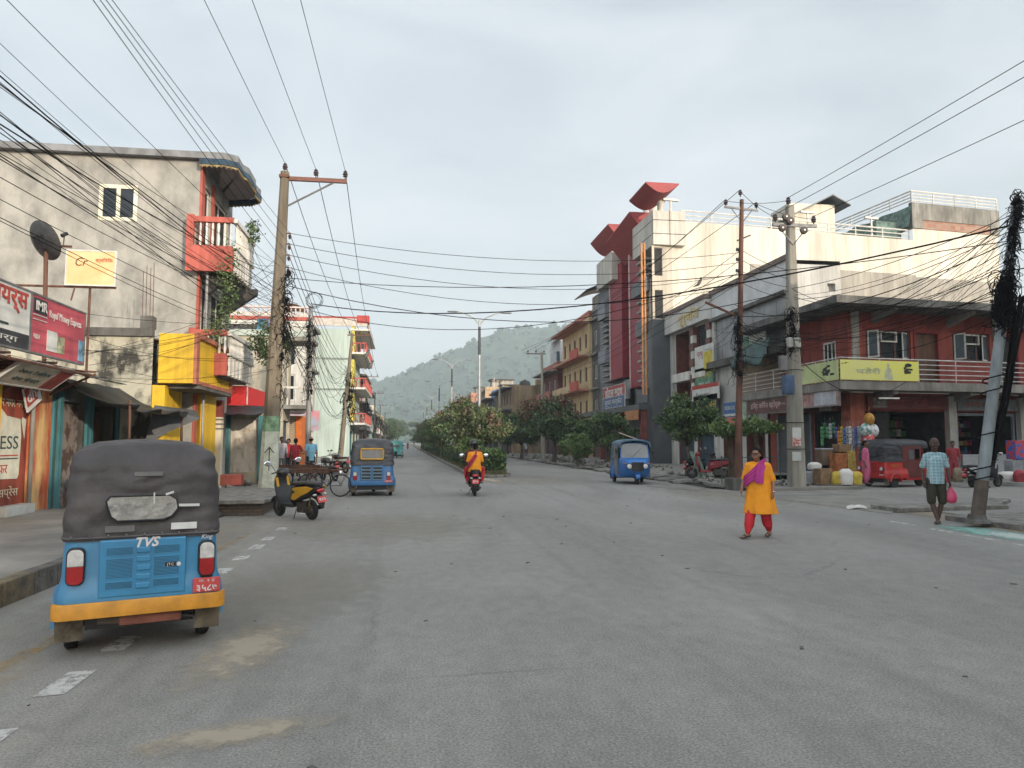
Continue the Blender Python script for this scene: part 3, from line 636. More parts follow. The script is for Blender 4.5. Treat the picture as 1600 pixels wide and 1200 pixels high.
b = wb(y_); b.box(-6.48, -5.56, YS - .1, 24.8, 3.2, 4.53); b.build('sign_box', yel, y_, bevel=.01)
b = wb(y_)
for q in ((-5.58, -5.50, YS - .12, YS + .16, 3.18, 4.57), (-5.58, -5.50, 24.6, 24.85, 3.18, 4.57), (-5.57, -5.48, YS + .16, 24.6, 4.44, 4.57), (-5.57, -5.48, YS + .16, 24.6, 3.18, 3.28)): b.box(*q)
b.build('sign_trim', mat('terracotta_trim', (.42, .14, .08), .7, var=.2), y_)
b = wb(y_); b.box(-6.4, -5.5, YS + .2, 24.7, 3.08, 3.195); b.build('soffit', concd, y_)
# rebar standing out of the beam
b = B()
for k, (dx, dy) in enumerate(((0, 0), (.18, .02), (.02, .2), (.2, .2))): b.cyl((-6.95 + dx, YS + .0 + dy, 4.95), (-6.97 + dx, YS + dy, 6.2 + .1 * k), .009, n=5)
tag(b.build('rebar', rust, loc=(-6.95, YS, 4.95)), 'thin rusty reinforcement bars rising from the stained wall corner', 'rebar')
# --- shack with tarpaulin awning
s = thing('tin_shack', 'shabby shack with teal posts and a sagging black tarpaulin awning', 'shop', (-7.4, 19, 0))
b = wb(s); TK = Tf_left(-7.45, 17.25); hwall(b, TK, 3.45, 3.0, [(.25, .2, 1.1, 2.35), (1.85, .2, 1.45, 2.35)], .9); b.poly([(-12, 17.25, 3), (-7.45, 17.25, 3), (-7.45, 20.7, 3), (-12, 20.7, 3)]); b.build('wall', concd, s)
b = wb(s); b.T = b.T @ TK; b.box(.27, 1.33, .1, .14, .2, 2.5); b.build('metal_sheet', mat('grey_brown_sheet', (.20, .17, .15), .8, var=.35, scale=2, col2=(.075, .045, .035), thr=(.45, .52)), s)
each(s, TK, [(x, x + .15, -.06, .05, .15, 2.75) for x in (.05, 1.45, 1.66, 3.3)], 'post', teal)
b = wb(s); b.T = b.T @ TK; b.box(1.9, 3.25, .35, .4, .2, 2.4); b.build('door', wood, s)
def sheet(b, T, x0, x1, za, zb, d, nx=14, nd=8, sag=.18, seed=0, jag=.1):
    """sagging awning from the wall (z za) out to distance d (z zb)"""
    r = random.Random(seed); old = b.T; b.T = old @ T; rows = []
    for j in range(nd + 1):
        v = j / nd; rows.append([(x0 + (x1 - x0) * i / nx + r.uniform(-.02, .02), -(v * d) - (r.uniform(-jag, jag) if j == nd else 0), za + (zb - za) * v - sag * sin(pi * v) * .6 - abs(sin(pi * 3 * i / nx)) * sag * v * .5 + r.uniform(-.015, .015)) for i in range(nx + 1)])
    b.loft(rows, closed=False); b.T = old
b = wb(s); sheet(b, TK, -.1, 3.6, 3.05, 2.45, 1.75, seed=3, sag=.3, jag=.2); o = b.build('tarpaulin', tarp, s, smooth=60)
m_ = o.modifiers.new('t', 'SOLIDIFY'); m_.thickness = .012
b = wb(s); b.T = b.T @ TK; b.add([(3.2, -1.0, 2.6), (3.75, -1.85, 2.5), (3.9, -1.95, 2.28), (3.35, -1.3, 1.9), (3.15, -.8, 1.55)], [(0, 1, 2, 3), (0, 3, 4)]); b.add([(3.2, -.98, 2.6), (3.75, -1.83, 2.5), (3.9, -1.93, 2.28), (3.35, -1.28, 1.9), (3.15, -.78, 1.55)], [(0, 1, 2, 3), (0, 3, 4)]); b.build('tarp_flap', mat('grey_tarp', (.07, .075, .08), .6, var=.2), s)
b = wb(s); sheet(b, TK, -.5, 1.4, 3.3, 3.02, .9, seed=5, sag=.05); o = b.build('tin_sheet', tin, s, smooth=40); m_ = o.modifiers.new('t', 'SOLIDIFY'); m_.thickness = .01
b = wb(s); b.T = b.T @ TK; b.cyl((3.6, -1.6, .17), (3.6, -1.55, 2.5), .035); b.build('awning_pole', wood, s); b = wb(s); b.T = b.T @ TK; b.cyl((-.05, -1.55, .2), (-.05, -1.5, 2.55), .03); b.build('awning_pole', wood, s)
# --- poster covered shop at the left edge with the two big sign boards
p_ = thing('poster_shop', 'small shop front painted orange and red with peeling posters at the left edge', 'shop', (-7.55, 14, 0))
b = wb(p_); TP = Tf_left(-7.6, 8.0); hwall(b, TP, 9.2, 3.25, [(1, .3, 3.2, 2.5)], .6); b.poly([(-13, 8, 3.25), (-7.6, 8, 3.25), (-7.6, 17.2, 3.25), (-13, 17.2, 3.25)]); hwall(b, Tf_cam(-13, 8.0), 5.4, 3.25, []); b.build('wall', mat('red_orange_wall', (.40, .085, .04), .85, var=.35, scale=2.2, streak=2.5, col2=(.17, .035, .025)), p_)
b = wb(p_); b.T = b.T @ TP; b.box(8.35, 9.15, -.1, -.003, .23, 3.0); b.build('painted_strip', mat('orange_cream_strip', (.62, .40, .17), .85, scale=2.4, streak=4, col2=(.42, .08, .03), thr=(.42, .6)), p_)
b = wb(p_); b.T = b.T @ TP; b.cyl((8.3, -.12, .2), (8.3, -.12, 3.1), .04); b.build('downpipe', conc, p_)
b = wb(p_); b.T = b.T @ TP; b.box(6.25, 7.05, -.14, -.002, .23, 3.0); b.build('door_post', yel, p_)
b = wb(p_); b.T = b.T @ TP; b.box(9.22, 9.34, -.12, .02, .23, 2.95); b.build('corner_post', teal, p_)
# peeled poster with lettering
b = wb(p_); b.T = b.T @ TP; r = random.Random(4)
edge = [(6.9, .95), (8.0, .92), (8.05, 1.0), (8.08, 1.75), (8.02, 2.1), (7.8, 2.12), (7.5, 2.15), (7.3, 2.28), (7.12, 2.3), (7.05, 2.12), (6.9, 2.1)]
b.prism([(x, z) for x, z in edge], -.021, -.003, 'y'); b.add([(8.08, -.012, 2.05), (8.22, -.012, 1.7), (8.27, -.012, 2.1), (8.1, -.012, 2.14)], [(0, 1, 2, 3)]); ps = b.build('poster', mat('torn_poster', (.62, .60, .48), .9, var=.12, scale=4), p_)
ink = mat('dark_ink', (.05, .08, .08), .8, var=.2); inkr = mat('red_ink', (.45, .06, .045), .8, var=.2)
wtext('RESS', .36, ink, ps, TP @ Matrix.Translation((7.48, -.026, 1.62)), w=.95, name='lettering'); wtext('सफर', .26, inkr, ps, TP @ Matrix.Translation((7.36, -.026, 1.12)), name='lettering')
b = wb(p_); b.T = b.T @ TP; b.box(7.02, 7.98, -.026, -.0215, 1.37, 1.395); b.build('red_rule', inkr, ps); b = wb(p_); b.T = b.T @ TP; b.box(7.02, 7.98, -.026, -.0215, 1.31, 1.335); b.build('green_rule', ink, ps)
palei = mat('faded_cream_ink', (.66, .58, .42), .8, var=.2)
wtext('भारपर नगर नगर', .22, palei, p_, TP @ Matrix.Translation((7.55, -.012, 2.4)), w=1.3, name='lettering'); wtext('एक्सप्रेस', .22, palei, p_, TP @ Matrix.Translation((7.5, -.012, .66)), w=1.15, name='lettering')
# signboards above
xs_ = -6.55; za = 3.24; TG = Tf_left(xs_, 10.82) @ Matrix.Translation((0, 0, za))
whb = mat('sign_white', (.60, .60, .56), .7, var=.12, scale=2); pnk = mat('sign_pink_red', (.50, .085, .11), .7, var=.2, scale=1.3); blk = mat('sign_black', (.04, .04, .045), .7, var=.3)
signboard('shop_sign', 'weathered white signboard with red lettering at the far left', TG, 3.12, 1.02, whb, [('सप्लायर्स', 2.0, .83, .42, inkr, dict(w=2.0, bold=.02)), ('सन्तोष मार्ग', 1.6, .13, .13, whb, dict(w=2.2))], [(0, 0, 3.12, .26, blk), (1.9, .34, .5, .04, ink)], frame_m=steel)
TG2 = Tf_left(xs_, 13.95) @ Matrix.Translation((0, 0, za))
wi = mat('white_ink', (.68, .66, .62), .8, var=.15)
signboard('shop_sign', 'faded pink-red signboard advertising money transfer with a black logo corner', TG2, 2.2, 1.02, pnk, [('IMR', .34, .83, .24, wi, dict(bold=.02, w=.42)), ('Royal Money Express', 1.32, .76, .20, wi, dict(w=1.35)), ('राहत', .2, .28, .12, wi, dict(w=.24))], [(.08, .70, .50, .27, blk), (.62, .08, .4, .38, whb), (1.02, .08, .3, .32, mat('pale_photo', (.45, .45, .28), .8, var=.4, scale=6)), (1.95, .03, .24, .42, mat('sky_blue_print', (.20, .38, .52), .8, var=.5, scale=5)), (.08, .58, .50, .015, whb), (.08, .66, .50, .015, whb)], frame_m=steel)
b = B(); b.T = Matrix.Translation((-7.0, 13.0, 3.12)); 
b.add([(-.6, -2.6, .15), (.35, -2.6, -.05), (.35, 4.1, -.05), (-.6, 4.1, .15)], [(0, 1, 2, 3)]); b.add([(-.6, -2.6, .2), (.35, -2.6, 0), (.35, 4.1, 0), (-.6, 4.1, .2)], [(0, 1, 2, 3)])
aw = b.build('awning_frame', concd, loc=(-7, 13, 3)); tag(aw, 'dark projecting shelf under the big signboards at the far left', 'awning')
b = B()
for y in (11.5, 13.5, 15.2, 17): b.cyl((-7.6, y, 2.6), (-6.6, y, 3.1), .025, n=6); b.cyl((-7.6, y, 3.2), (-6.6, y, 3.15), .025, n=6); b.cyl((-7.2, y, 2.8), (-7.1, y, 3.17), .02, n=5)
b.cyl((-6.62, 11, 3.06), (-6.62, 17, 3.06), .03, n=6); adopt(b.build('strut', rust), aw).matrix_basis = wm(aw).inverted()
Ttilt = Tf_left(-7.1, 14.0) @ Matrix.Translation((0, 0, 2.72)) @ Matrix.Rotation(R(52), 4, 'X')
signboard('hanging_sign', 'tilted pale board with a red end hanging under the signboards', Ttilt, 2.1, .55, mat('tilt_sign', (.46, .42, .34), .8, var=.2), [('नेपाल टेलिकम', 0.8, .36, .12, ink, dict(w=1.2)), ('सेवा केन्द्र', .8, .16, .11, ink, dict(w=1.0))], [(1.55, 0, .55, .55, mat('dull_red', (.30, .05, .04), .8, var=.3))], frame_m=whb)
dq = ax(43, 630, -7.42); Td = Tf_left(-7.42, dq.y - .3) @ Matrix.Translation((0, -.02, dq.z - .22)) @ Matrix.Rotation(R(28), 4, 'Y')
signboard('diamond_sign', 'small square sign hung askew, red and white with curly initials', Td.copy() @ Matrix.Rotation(R(-56), 4, 'Y') @ Matrix.Translation((.25, 0, -.1)), .62, .5, wi, [('dh', .25, .27, .34, wi, dict(bold=.02, w=.36)), ('होम', .52, .26, .08, inkr, dict(w=.12))], [(0.02, .1, .44, .38, inkr)], t=.03)
# billboard and satellite dish on posts
q0 = ay(104, 444, 19.2); q1 = ay(181, 396, 19.2)
Tb = Tf_cam(q0.x, 19.2) @ Matrix.Translation((0, 0, q0.z)) 
bb = signboard('billboard', 'faded cream and orange board on rusty posts below the satellite dish', Tb, q1.x - q0.x, q1.z - q0.z + .02, mat('faded_orange_board', (.78, .58, .34), .7, scale=.9, col2=(.72, .40, .15), thr=(.3, .7)), [('Cr', .3, .55, .3, mat('brown_ink', (.14, .07, .03), .8), dict(w=.28, shear=.3)), ('क्लिनिक', .85, .6, .12, inkr, dict(w=.4))], frame_m=white)
b = wb(bb); zb = q0.z - .05
b.cyl((q0.x - 1.6, 19.25, zb), (q1.x + .02, 19.25, zb), .03, n=6); b.cyl((q0.x + .5, 19.3, zb), (q0.x + .5, 19.3, 3.0), .03, n=6); b.cyl((q1.x - .9, 19.2, zb), (q1.x - .98, 19.2, zb - .35), .02, n=5); b.build('post', rust, bb)
dp = ay(76, 440, 18.0); d = thing('satellite_dish', 'dark grey satellite dish on a rusty pipe above the left signboards', 'satellite dish', (dp.x, 18.0, 3.1))
zt = ay(74, 380, 18.0).z; xt = ay(72, 380, 18.0).x
b = wb(d); b.cyl((dp.x, 18, 3.1), (xt, 18, zt + .05), .05, n=8); b.cyl((xt, 18, zt - .05), (xt + .55, 18, zt - .06), .03, n=6); b.build('mast', rust, d)
b = B(); n_ = 28; rg = []
for r_, z in ((.02, .0), (.15, .008), (.3, .035), (.42, .075), (.46, .1), (.465, .09), (.42, .06), (.3, .02), (.15, -.008), (.02, -.015)): rg.append([(r_ * .92 * cos(2 * pi * k / n_), r_ * 1.0 * sin(2 * pi * k / n_), z) for k in range(n_)])
b.loft(rg); Md = Matrix.Translation((xt - .02, 17.85, zt)) @ Euler((R(62), 0, R(152))).to_matrix().to_4x4()
o = b.build('reflector', mat('dish_grey', (.055, .06, .062), .5, var=.3, scale=6), d, smooth=50); o.matrix_basis = wm(d).inverted() @ Md
b = B(); b.tube([(0, -.4, .09), (0, -.2, .5), (0, 0, .62)], .014); b.cyl((0, 0, .55), (0, .02, .7), .045, n=10); b.obox((0, 0, -.06), (.22, .3, .1)); o = b.build('feed_arm', black, d); o.matrix_basis = wm(d).inverted() @ Md
# --- red kiosk sign, pillars and tarp covered stall between the yellow shop and the pole
k_ = thing('red_kiosk', 'small stall under a bright red sign box beside the yellow shop', 'stall', (-6, 28, 0))
YK = 28.0; a0 = ay(355, 632, YK); a1 = ay(386, 603, YK)
bred = mat('bright_red_sign', (.62, .025, .025), .5, var=.1)
b = wb(k_); b.box(a0.x - .4, a1.x, YK, YK + 4.6, a0.z - .02, a1.z); b.build('sign_box', bred, k_); b = wb(k_); b.box(a1.x + .002, a1.x + .03, YK - .02, YK + .06, a0.z, a1.z + .01); b.build('sign_edge', wi, k_)
b = wb(k_); TQ = Tf_cam(-9, 28.05); c0 = hole_px(TQ, 361, 738, 400, 655); hwall(b, TQ, 3.9, 2.95, [c0], .5); b.box(-5.4, -5.15, 28.3, 32, 0, 2.9); b.build('wall', mat('dull_cream_wall', (.50, .44, .33), .9, var=.25, scale=2, streak=3), k_)
b = wb(k_); b.T = b.T @ TQ; rows = []; r = random.Random(8)
for j in range(15):
    v = j / 14; rows.append([(c0[0] + c0[2] * i / 16, .1 + .05 * noise.noise(Vector((i * .7, j * .5, 0))) + .06 * noise.noise(Vector((i * .25 + j * .3, j * .2, 5))), c0[1] + c0[3] * v) for i in range(17)])
b.loft(rows, closed=False); b.build('plastic_sheet', mat('dusty_plastic_sheet', (.44, .40, .34), .6, var=.3, scale=3, bump=.8, bscale=4, col2=(.22, .14, .09), thr=(.28, .45)), k_, smooth=60)
each(k_, TQ, [(c0[0] - .26, c0[0] - .12, -.08, -.003, .2, 2.75), (c0[0] - .08, c0[0] - .01, -.06, -.003, .2, 2.75), (c0[0] + c0[2] + .04, c0[0] + c0[2] + .3, -.06, -.003, .2, 2.6)], 'post', teal)
b = wb(k_); sheet(b, Tf_cam(-7.0, 28.0), 0, 2.1, 2.95, 2.62, 1.5, seed=9, sag=.12); o = b.build('tarpaulin', tarp, k_, smooth=60); m_ = o.modifiers.new('t', 'SOLIDIFY'); m_.thickness = .012
# cream pillared doorway left of it
pw = thing('pillared_doorway', 'cream doorway pillars with red tops and grey bands beside the red kiosk', 'doorway', (-7, 25.6, 0))
for px0, px1 in ((318, 328), (332, 346)):
    u0, u1 = ay(px0, 690, 25.4).x, ay(px1, 690, 25.4).x
    b = wb(pw); b.box(u0, u1, 25.3, 25.6, 0, 2.45); b.build('pillar', cream, pw)
    b = wb(pw); b.box(u0 - .01, u1 + .01, 25.28, 25.62, 2.455, 3.0); b.build('pillar_top', red, pw)
    each(pw, Matrix.Identity(4), [(u0 - .015, u1 + .015, 25.27, 25.63, z, z + .05) for z in (2.05, 2.2, 2.35)], 'band', conc)
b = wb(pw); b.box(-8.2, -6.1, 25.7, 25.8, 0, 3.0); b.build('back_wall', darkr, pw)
# brick platform, rubble and stone steps by the pole
bk = brickmat('old_brick', (.21, .13, .08), (.13, .08, .055), (.075, .065, .055), 1.0, .23, .075)
pf = thing('brick_platform', 'low crumbling brick platform topped by a stone slab behind the yellow scooter', 'platform', (-4.2, 18.5, 0))
b = wb(pf); b.box(-5.6, -3.15, 17.4, 21.4, -.01, .27); b.build('brickwork', bk, pf, bevel=.02); b = wb(pf); b.prism([(-5.9, 17.2), (-4.4, 17.12), (-3.05, 17.2), (-2.95, 19), (-3.0, 21.6), (-6, 21.8)], .272, .36, 'z'); b.build('slab', kerbc, pf, bevel=.02)
b = B(); r = random.Random(6)
for k in range(46): s_ = r.uniform(.06, .2); b.obox((r.uniform(-6.9, -4.6), r.uniform(17.5, 24.5), .28 + r.uniform(0, .12)), (s_ * 1.8, s_, s_ * .8), (r.random() * .6, r.random() * .6, r.random() * 3))
tag(b.build('stone_rubble', kerbc, bevel=.01), 'heap of broken stones beside the brick platform at the left stalls', 'rubble', kind='stuff')
b = B(); b.box(-5.35, -4.75, 22.9, 23.3, .36, .68); tag(b.build('red_crate', mat('faded_red_plastic', (.45, .10, .07), .6, var=.2), bevel=.02, loc=(-5, 23.1, .36)), 'small faded red crate standing on the stones by the concrete pole', 'crate')
b = B(); b.box(-8.3, -7.35, 15.2, 16.3, .23, .42); tag(b.build('doorstep', mat('white_marble_step', (.55, .56, .54), .5, var=.15, scale=2), bevel=.01, loc=(-7.8, 15.8, .2)), 'white stone doorstep in front of the poster covered shop', 'doorstep')
# ================================================================== LEFT, FURTHER DOWN
# cream house with terrace railings
hA = 36.6; aL = ay(372, 690, hA).x; aR = ay(441, 690, hA).x
root, T, TC = rowhouse('L', 'terrace_house', 'cream house with red and white terrace railings behind the concrete pole', aR, hA, hA + 2.2, 9, 6.7, mat('warm_cream', (.58, .53, .42), .9, var=.15, scale=1, streak=3), 2, 3.3, 1, balc=[1], rail='b', parapet=.0, slab=1.1, trim=white)
b = wb(root); z = 6.72
b.box(aR - 9, aR + .9, hA - .1, hA, z, z + .3); b.box(aR + .8, aR + .9, hA, hA + 2.2, z, z + .3); b.build('cornice', mat('mint_cornice', (.50, .56, .50), .8, var=.2, scale=3), root)
b = wb(root); b.box(aR - 9, aR + .9, hA + 1.5, hA + 1.7, 7.75, 7.92); b.build('red_beam', redc, root)
b = wb(root); balusters(b, (aR - 8.5, hA + 1.6), (aR + .8, hA + 1.6), 7.93, .45, .22, .05); b.box(aR - 9, aR + .9, hA + 1.52, hA + 1.68, 8.38, 8.46); b.build('terrace_railing', mat('pinkish_white', (.66, .55, .52), .8, var=.1), root)
b = wb(root); b.box(aR - 7, aR - .5, hA + 3, hA + 3.2, 6.72, 7.74); b.build('terrace_wall', concd, root)
for i, (c, px) in enumerate((((.06, .20, .32), 402), ((.22, .20, .42), 414))):
    u = ay(px, 488, hA + .4).x; b = B(); b.loft([[(u + .3 * q, hA + .4 + .03 * sin(7 * q), 7.62 - .55 * v) for q in (0, .3, .6, 1, 1.3)] for v in (0, .5, 1)], closed=False)
    tag(b.build('laundry', mat('cloth_%s' % 'ab'[i], c, .9), loc=(u, hA, 7)), ['blue cloth drying on the terrace behind the concrete pole', 'violet cloth drying beside the blue one on the terrace'][i], 'cloth')
# second red-white balcony house between kiosk and terrace house (plants on its parapet)
aB = 28.0; xB = ay(383, 690, aB).x
# dark windowed white house
hB = 46.0; u0, u1 = ay(430, 690, hB).x, ay(482, 690, hB).x
cw = [hole_px(Tf_cam(u1 - 8, hB), 441, 571, 462, 526), hole_px(Tf_cam(u1 - 8, hB), 439, 626, 460, 585)]
root, T, TC = rowhouse('L', 'narrow_house', 'narrow white house with two dark windows facing the street', u1, hB, hB + 2.6, 8, 8.6, mat('dull_white', (.60, .59, .55), .9, var=.15, scale=1.5, streak=3), 3, 3, 1, camwin=cw, parapet=.0, slab=.25)
b = wb(root); b.box(u1 - 7.8, u1 - .1, hB - .02, hB + .2, 8.62, 9.5); b.build('parapet', brickmat('pale_block', (.62, .60, .54), (.50, .48, .43), (.34, .33, .31), 1.0, .45, .22), root)
b = wb(root); n = 14; mx = ay(452, 478, hB + 1); 
b.loft([[(mx.x + 1.1 * cos(pi * k / n), hB + yy, 9.5 + .75 * sin(pi * k / n)) for k in range(n + 1)] for yy in (1, 4)], closed=False); b.build('arched_roof', mat('orange_yellow', (.60, .30, .08), .8, var=.4, scale=4), root)
b = wb(root); w_ = ay(478, 640, hB - .6); b.box(u1 - 3.6, u1 + .7, hB - .8, hB - .7, 2.3, 3.5); b.build('painted_sign', mat('mixed_print', (.20, .32, .38), .7, scale=2.2, col2=(.50, .20, .22), var=.5), root)
# brick stall, orange panel
st = thing('brick_stall', 'small pale brick stall with an orange painted panel beside the thin steel pole', 'stall', (u1 - 1, 40, 0)); yb = 40.0
v0, v1, v2 = ay(437, 700, yb).x, ay(461, 700, yb).x, ay(471, 700, yb).x
b = wb(st); b.box(v0, v1, yb, yb + 2.5, 0, 3.0); b.build('brick_wall', brickmat('pale_brick', (.50, .38, .24), (.42, .30, .18), (.28, .24, .18), 1.0, .25, .1), st)
b = wb(st); b.box(v1 + .01, v2, yb - .05, yb + 2.5, 0, 3.0); b.build('orange_panel', mat('vivid_orange', (.66, .17, .03), .7, var=.15), st)
b = wb(st); b.box(v0 - .3, v0 - .02, yb + .2, yb + 2.5, 0, 3.1); b.build('yellow_post', yel, st)
b = wb(st); sheet(b, Tf_cam(v0 - .6, yb), 0, v2 - v0 + .8, 3.3, 3.1, 1.2, seed=12, sag=.1); o = b.build('tin_awning', tinr, st, smooth=50); m_ = o.modifiers.new('t', 'SOLIDIFY'); m_.thickness = .02
# tall pale green building
hG = 70.0; g0, g1 = ay(484, 690, hG).x, ay(546, 690, hG).x; hh = ay(520, 514, hG).z
def gx(root, T, w):
    z1 = ay(520, 497, hG).z
    b = wb(root); b.box(g1 - 12, g1 + 1.5, hG - .06, hG + .1, hh + .3, z1); b.box(g1 + 1.4, g1 + 1.5, hG + .1, hG + w, hh + .3, z1); b.build('roof_parapet', mat('stripe_parapet', (.56, .50, .45), .85, var=.2, scale=4), root)
    b = wb(root); b.box(g1 - 12, g1 + 1.55, hG - .08, hG + .05, z1, z1 + .16); b.box(g1 + .5, g1 + 1.62, hG - .1, hG + 1, hh + .6, z1 + .3); b.build('red_coping', redp, root)
    for z in (ay(520, 560, hG).z, ay(520, 608, hG).z): b = wb(root); b.box(g1 - 12, g1 + .02, hG - .05, hG - .002, z - .09, z + .07); b.build('string_course', mat('dark_line', (.20, .23, .21), .9), root)
    for k in (1, 2, 3): b = wb(root); b.box(g1 + .03, g1 + .3, hG + .02, hG + 2.4, 3.2 * k + .4, 3.2 * k + 2.9); b.build('yellow_panel', mat('lime_yellow', (.58, .50, .08), .7, var=.15), root)
root, T, TC = rowhouse('L', 'green_building', 'tall pale green building with red and white balconies stacked at its front', g1, hG, hG + 14, 12, hh, palegr, 4, 3.3, 4, balc=[1, 2, 3], rail='b', parapet=0, slab=1.4, trim=mat('balcony_red', (.48, .10, .08), .8, var=.2), fm=white, extras=gx, slabm=white)
# receding row on the left
specs = [(86, 14, 9.5, mat('salmon_wall', (.60, .30, .22), .85, var=.2, scale=2), 'salmon_house', 'salmon pink house beyond the pale green building'), (101, 13, 7.5, mat('white_wall_b', (.62, .60, .55), .85, var=.2), 'white_house', 'white low house in the far left row'), (116, 16, 9.8, mat('red_wall_b', (.42, .16, .10), .85, var=.2), 'brick_red_house', 'brick red house in the far left row'), (134, 14, 6.8, mat('teal_wall_b', (.26, .42, .38), .85, var=.2), 'teal_house', 'small teal fronted house in the far left row'), (150, 18, 8.2, mat('cream_wall_b', (.60, .52, .38), .85, var=.2), 'cream_house', 'cream house in the far left row'), (171, 22, 6.5, conc, 'grey_house', 'grey house in the far left row'), (196, 24, 8, mat('ochre_wall_b', (.52, .36, .18), .85, var=.2), 'ochre_house', 'ochre house near the end of the left row'), (225, 30, 6, white, 'pale_house', 'pale house last in the left row'), (262, 34, 7.4, mat('pink_wall_b', (.58, .40, .34), .85, var=.2), 'pink_house', 'dusty pink house where the left row ends')]
for i, (y, w, h, m, nm, lb) in enumerate(specs):
    rowhouse('L', nm, lb, -5.2 - .25 * (i % 3) - .004 * y, y, y + w, 9, h, m, 3 if h > 9 else 2, 3.1, 3, balc=[1] + ([2] if h > 9 else []), rail='b' if i % 2 else 'solid', parapet=.7, slab=1.0, group=None)
# ================================================================== RIGHT: CORNER SHOP HOUSE
XC, YC = 17.1, 27.05; WX, WY = 18.4, 28.45
cs = thing('corner_shop_house', 'two storey red painted corner house with wrap around balcony over open shops', 'building', (WX, WY, 0))
TSF = frame((WX, WY, 0), SA); TSR = Tf_right(WX, 35.35)
ZB = 4.08; ZR = 7.45
def hp(T, *a, **k):
    h = hole_px(T, *a); return h
w1 = hp(TSF, 1352, 563, 1424, 515); d1 = hp(TSF, 1429, 590, 1468, 518); w2 = hp(TSF, 1487, 566, 1548, 520); d2 = hp(TSF, 1556, 590, 1592, 520)
d1 = (d1[0], ZB + .02, d1[2], 2.25); d2 = (d2[0], ZB + .02, d2[2], 2.25)
s1 = (.75, .17, 4.0, 2.75); s2 = (5.35, .17, 3.3, 2.75); s3 = (9.2, .17, 3.4, 2.75)
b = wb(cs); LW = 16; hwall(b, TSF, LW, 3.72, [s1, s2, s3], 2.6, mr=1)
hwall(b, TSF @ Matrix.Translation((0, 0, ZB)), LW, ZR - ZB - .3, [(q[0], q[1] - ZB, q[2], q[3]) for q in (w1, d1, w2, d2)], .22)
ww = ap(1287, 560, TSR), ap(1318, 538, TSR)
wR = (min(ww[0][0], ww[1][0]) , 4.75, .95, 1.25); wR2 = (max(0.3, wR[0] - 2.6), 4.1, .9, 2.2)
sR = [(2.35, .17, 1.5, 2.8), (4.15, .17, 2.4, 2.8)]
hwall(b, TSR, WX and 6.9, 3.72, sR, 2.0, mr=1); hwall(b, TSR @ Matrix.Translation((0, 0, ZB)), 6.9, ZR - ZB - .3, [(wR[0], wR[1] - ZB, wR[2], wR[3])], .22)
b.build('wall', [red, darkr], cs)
# slabs
ca, sa = cos(SA), sin(SA)
def along(x, y, L_): return (x + L_ * ca, y + L_ * sa)
b = wb(cs); P1 = along(XC, YC, 19); P2 = along(WX, WY + .1, 17.6)
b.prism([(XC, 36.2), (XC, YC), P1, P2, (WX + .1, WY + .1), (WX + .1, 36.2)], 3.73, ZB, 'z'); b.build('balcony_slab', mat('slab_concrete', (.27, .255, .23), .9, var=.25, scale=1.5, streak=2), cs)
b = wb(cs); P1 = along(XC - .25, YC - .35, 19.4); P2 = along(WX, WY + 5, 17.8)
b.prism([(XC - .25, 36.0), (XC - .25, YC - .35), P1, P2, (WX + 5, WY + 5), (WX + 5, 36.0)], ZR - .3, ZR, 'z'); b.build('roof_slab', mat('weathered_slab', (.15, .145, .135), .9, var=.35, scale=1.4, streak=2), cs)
for T, L_ in ((TSF, (1.3, 5.2, 9.0, 12.6)), ):
    for x in L_:
        b = wb(cs); b.T = b.T @ T; b.prism([(-.002, 3.725), (-.002, 3.3), (-1.1, 3.6), (-1.1, 3.725)], x - .12, x + .12, 'x'); b.build('beam', conc, cs); b = wb(cs); b.T = b.T @ T; b.prism([(-.002, ZR - .31), (-.002, ZR - .8), (-1.3, ZR - .42), (-1.3, ZR - .31)], x - .12, x + .12, 'x'); b.build('beam', conc, cs)
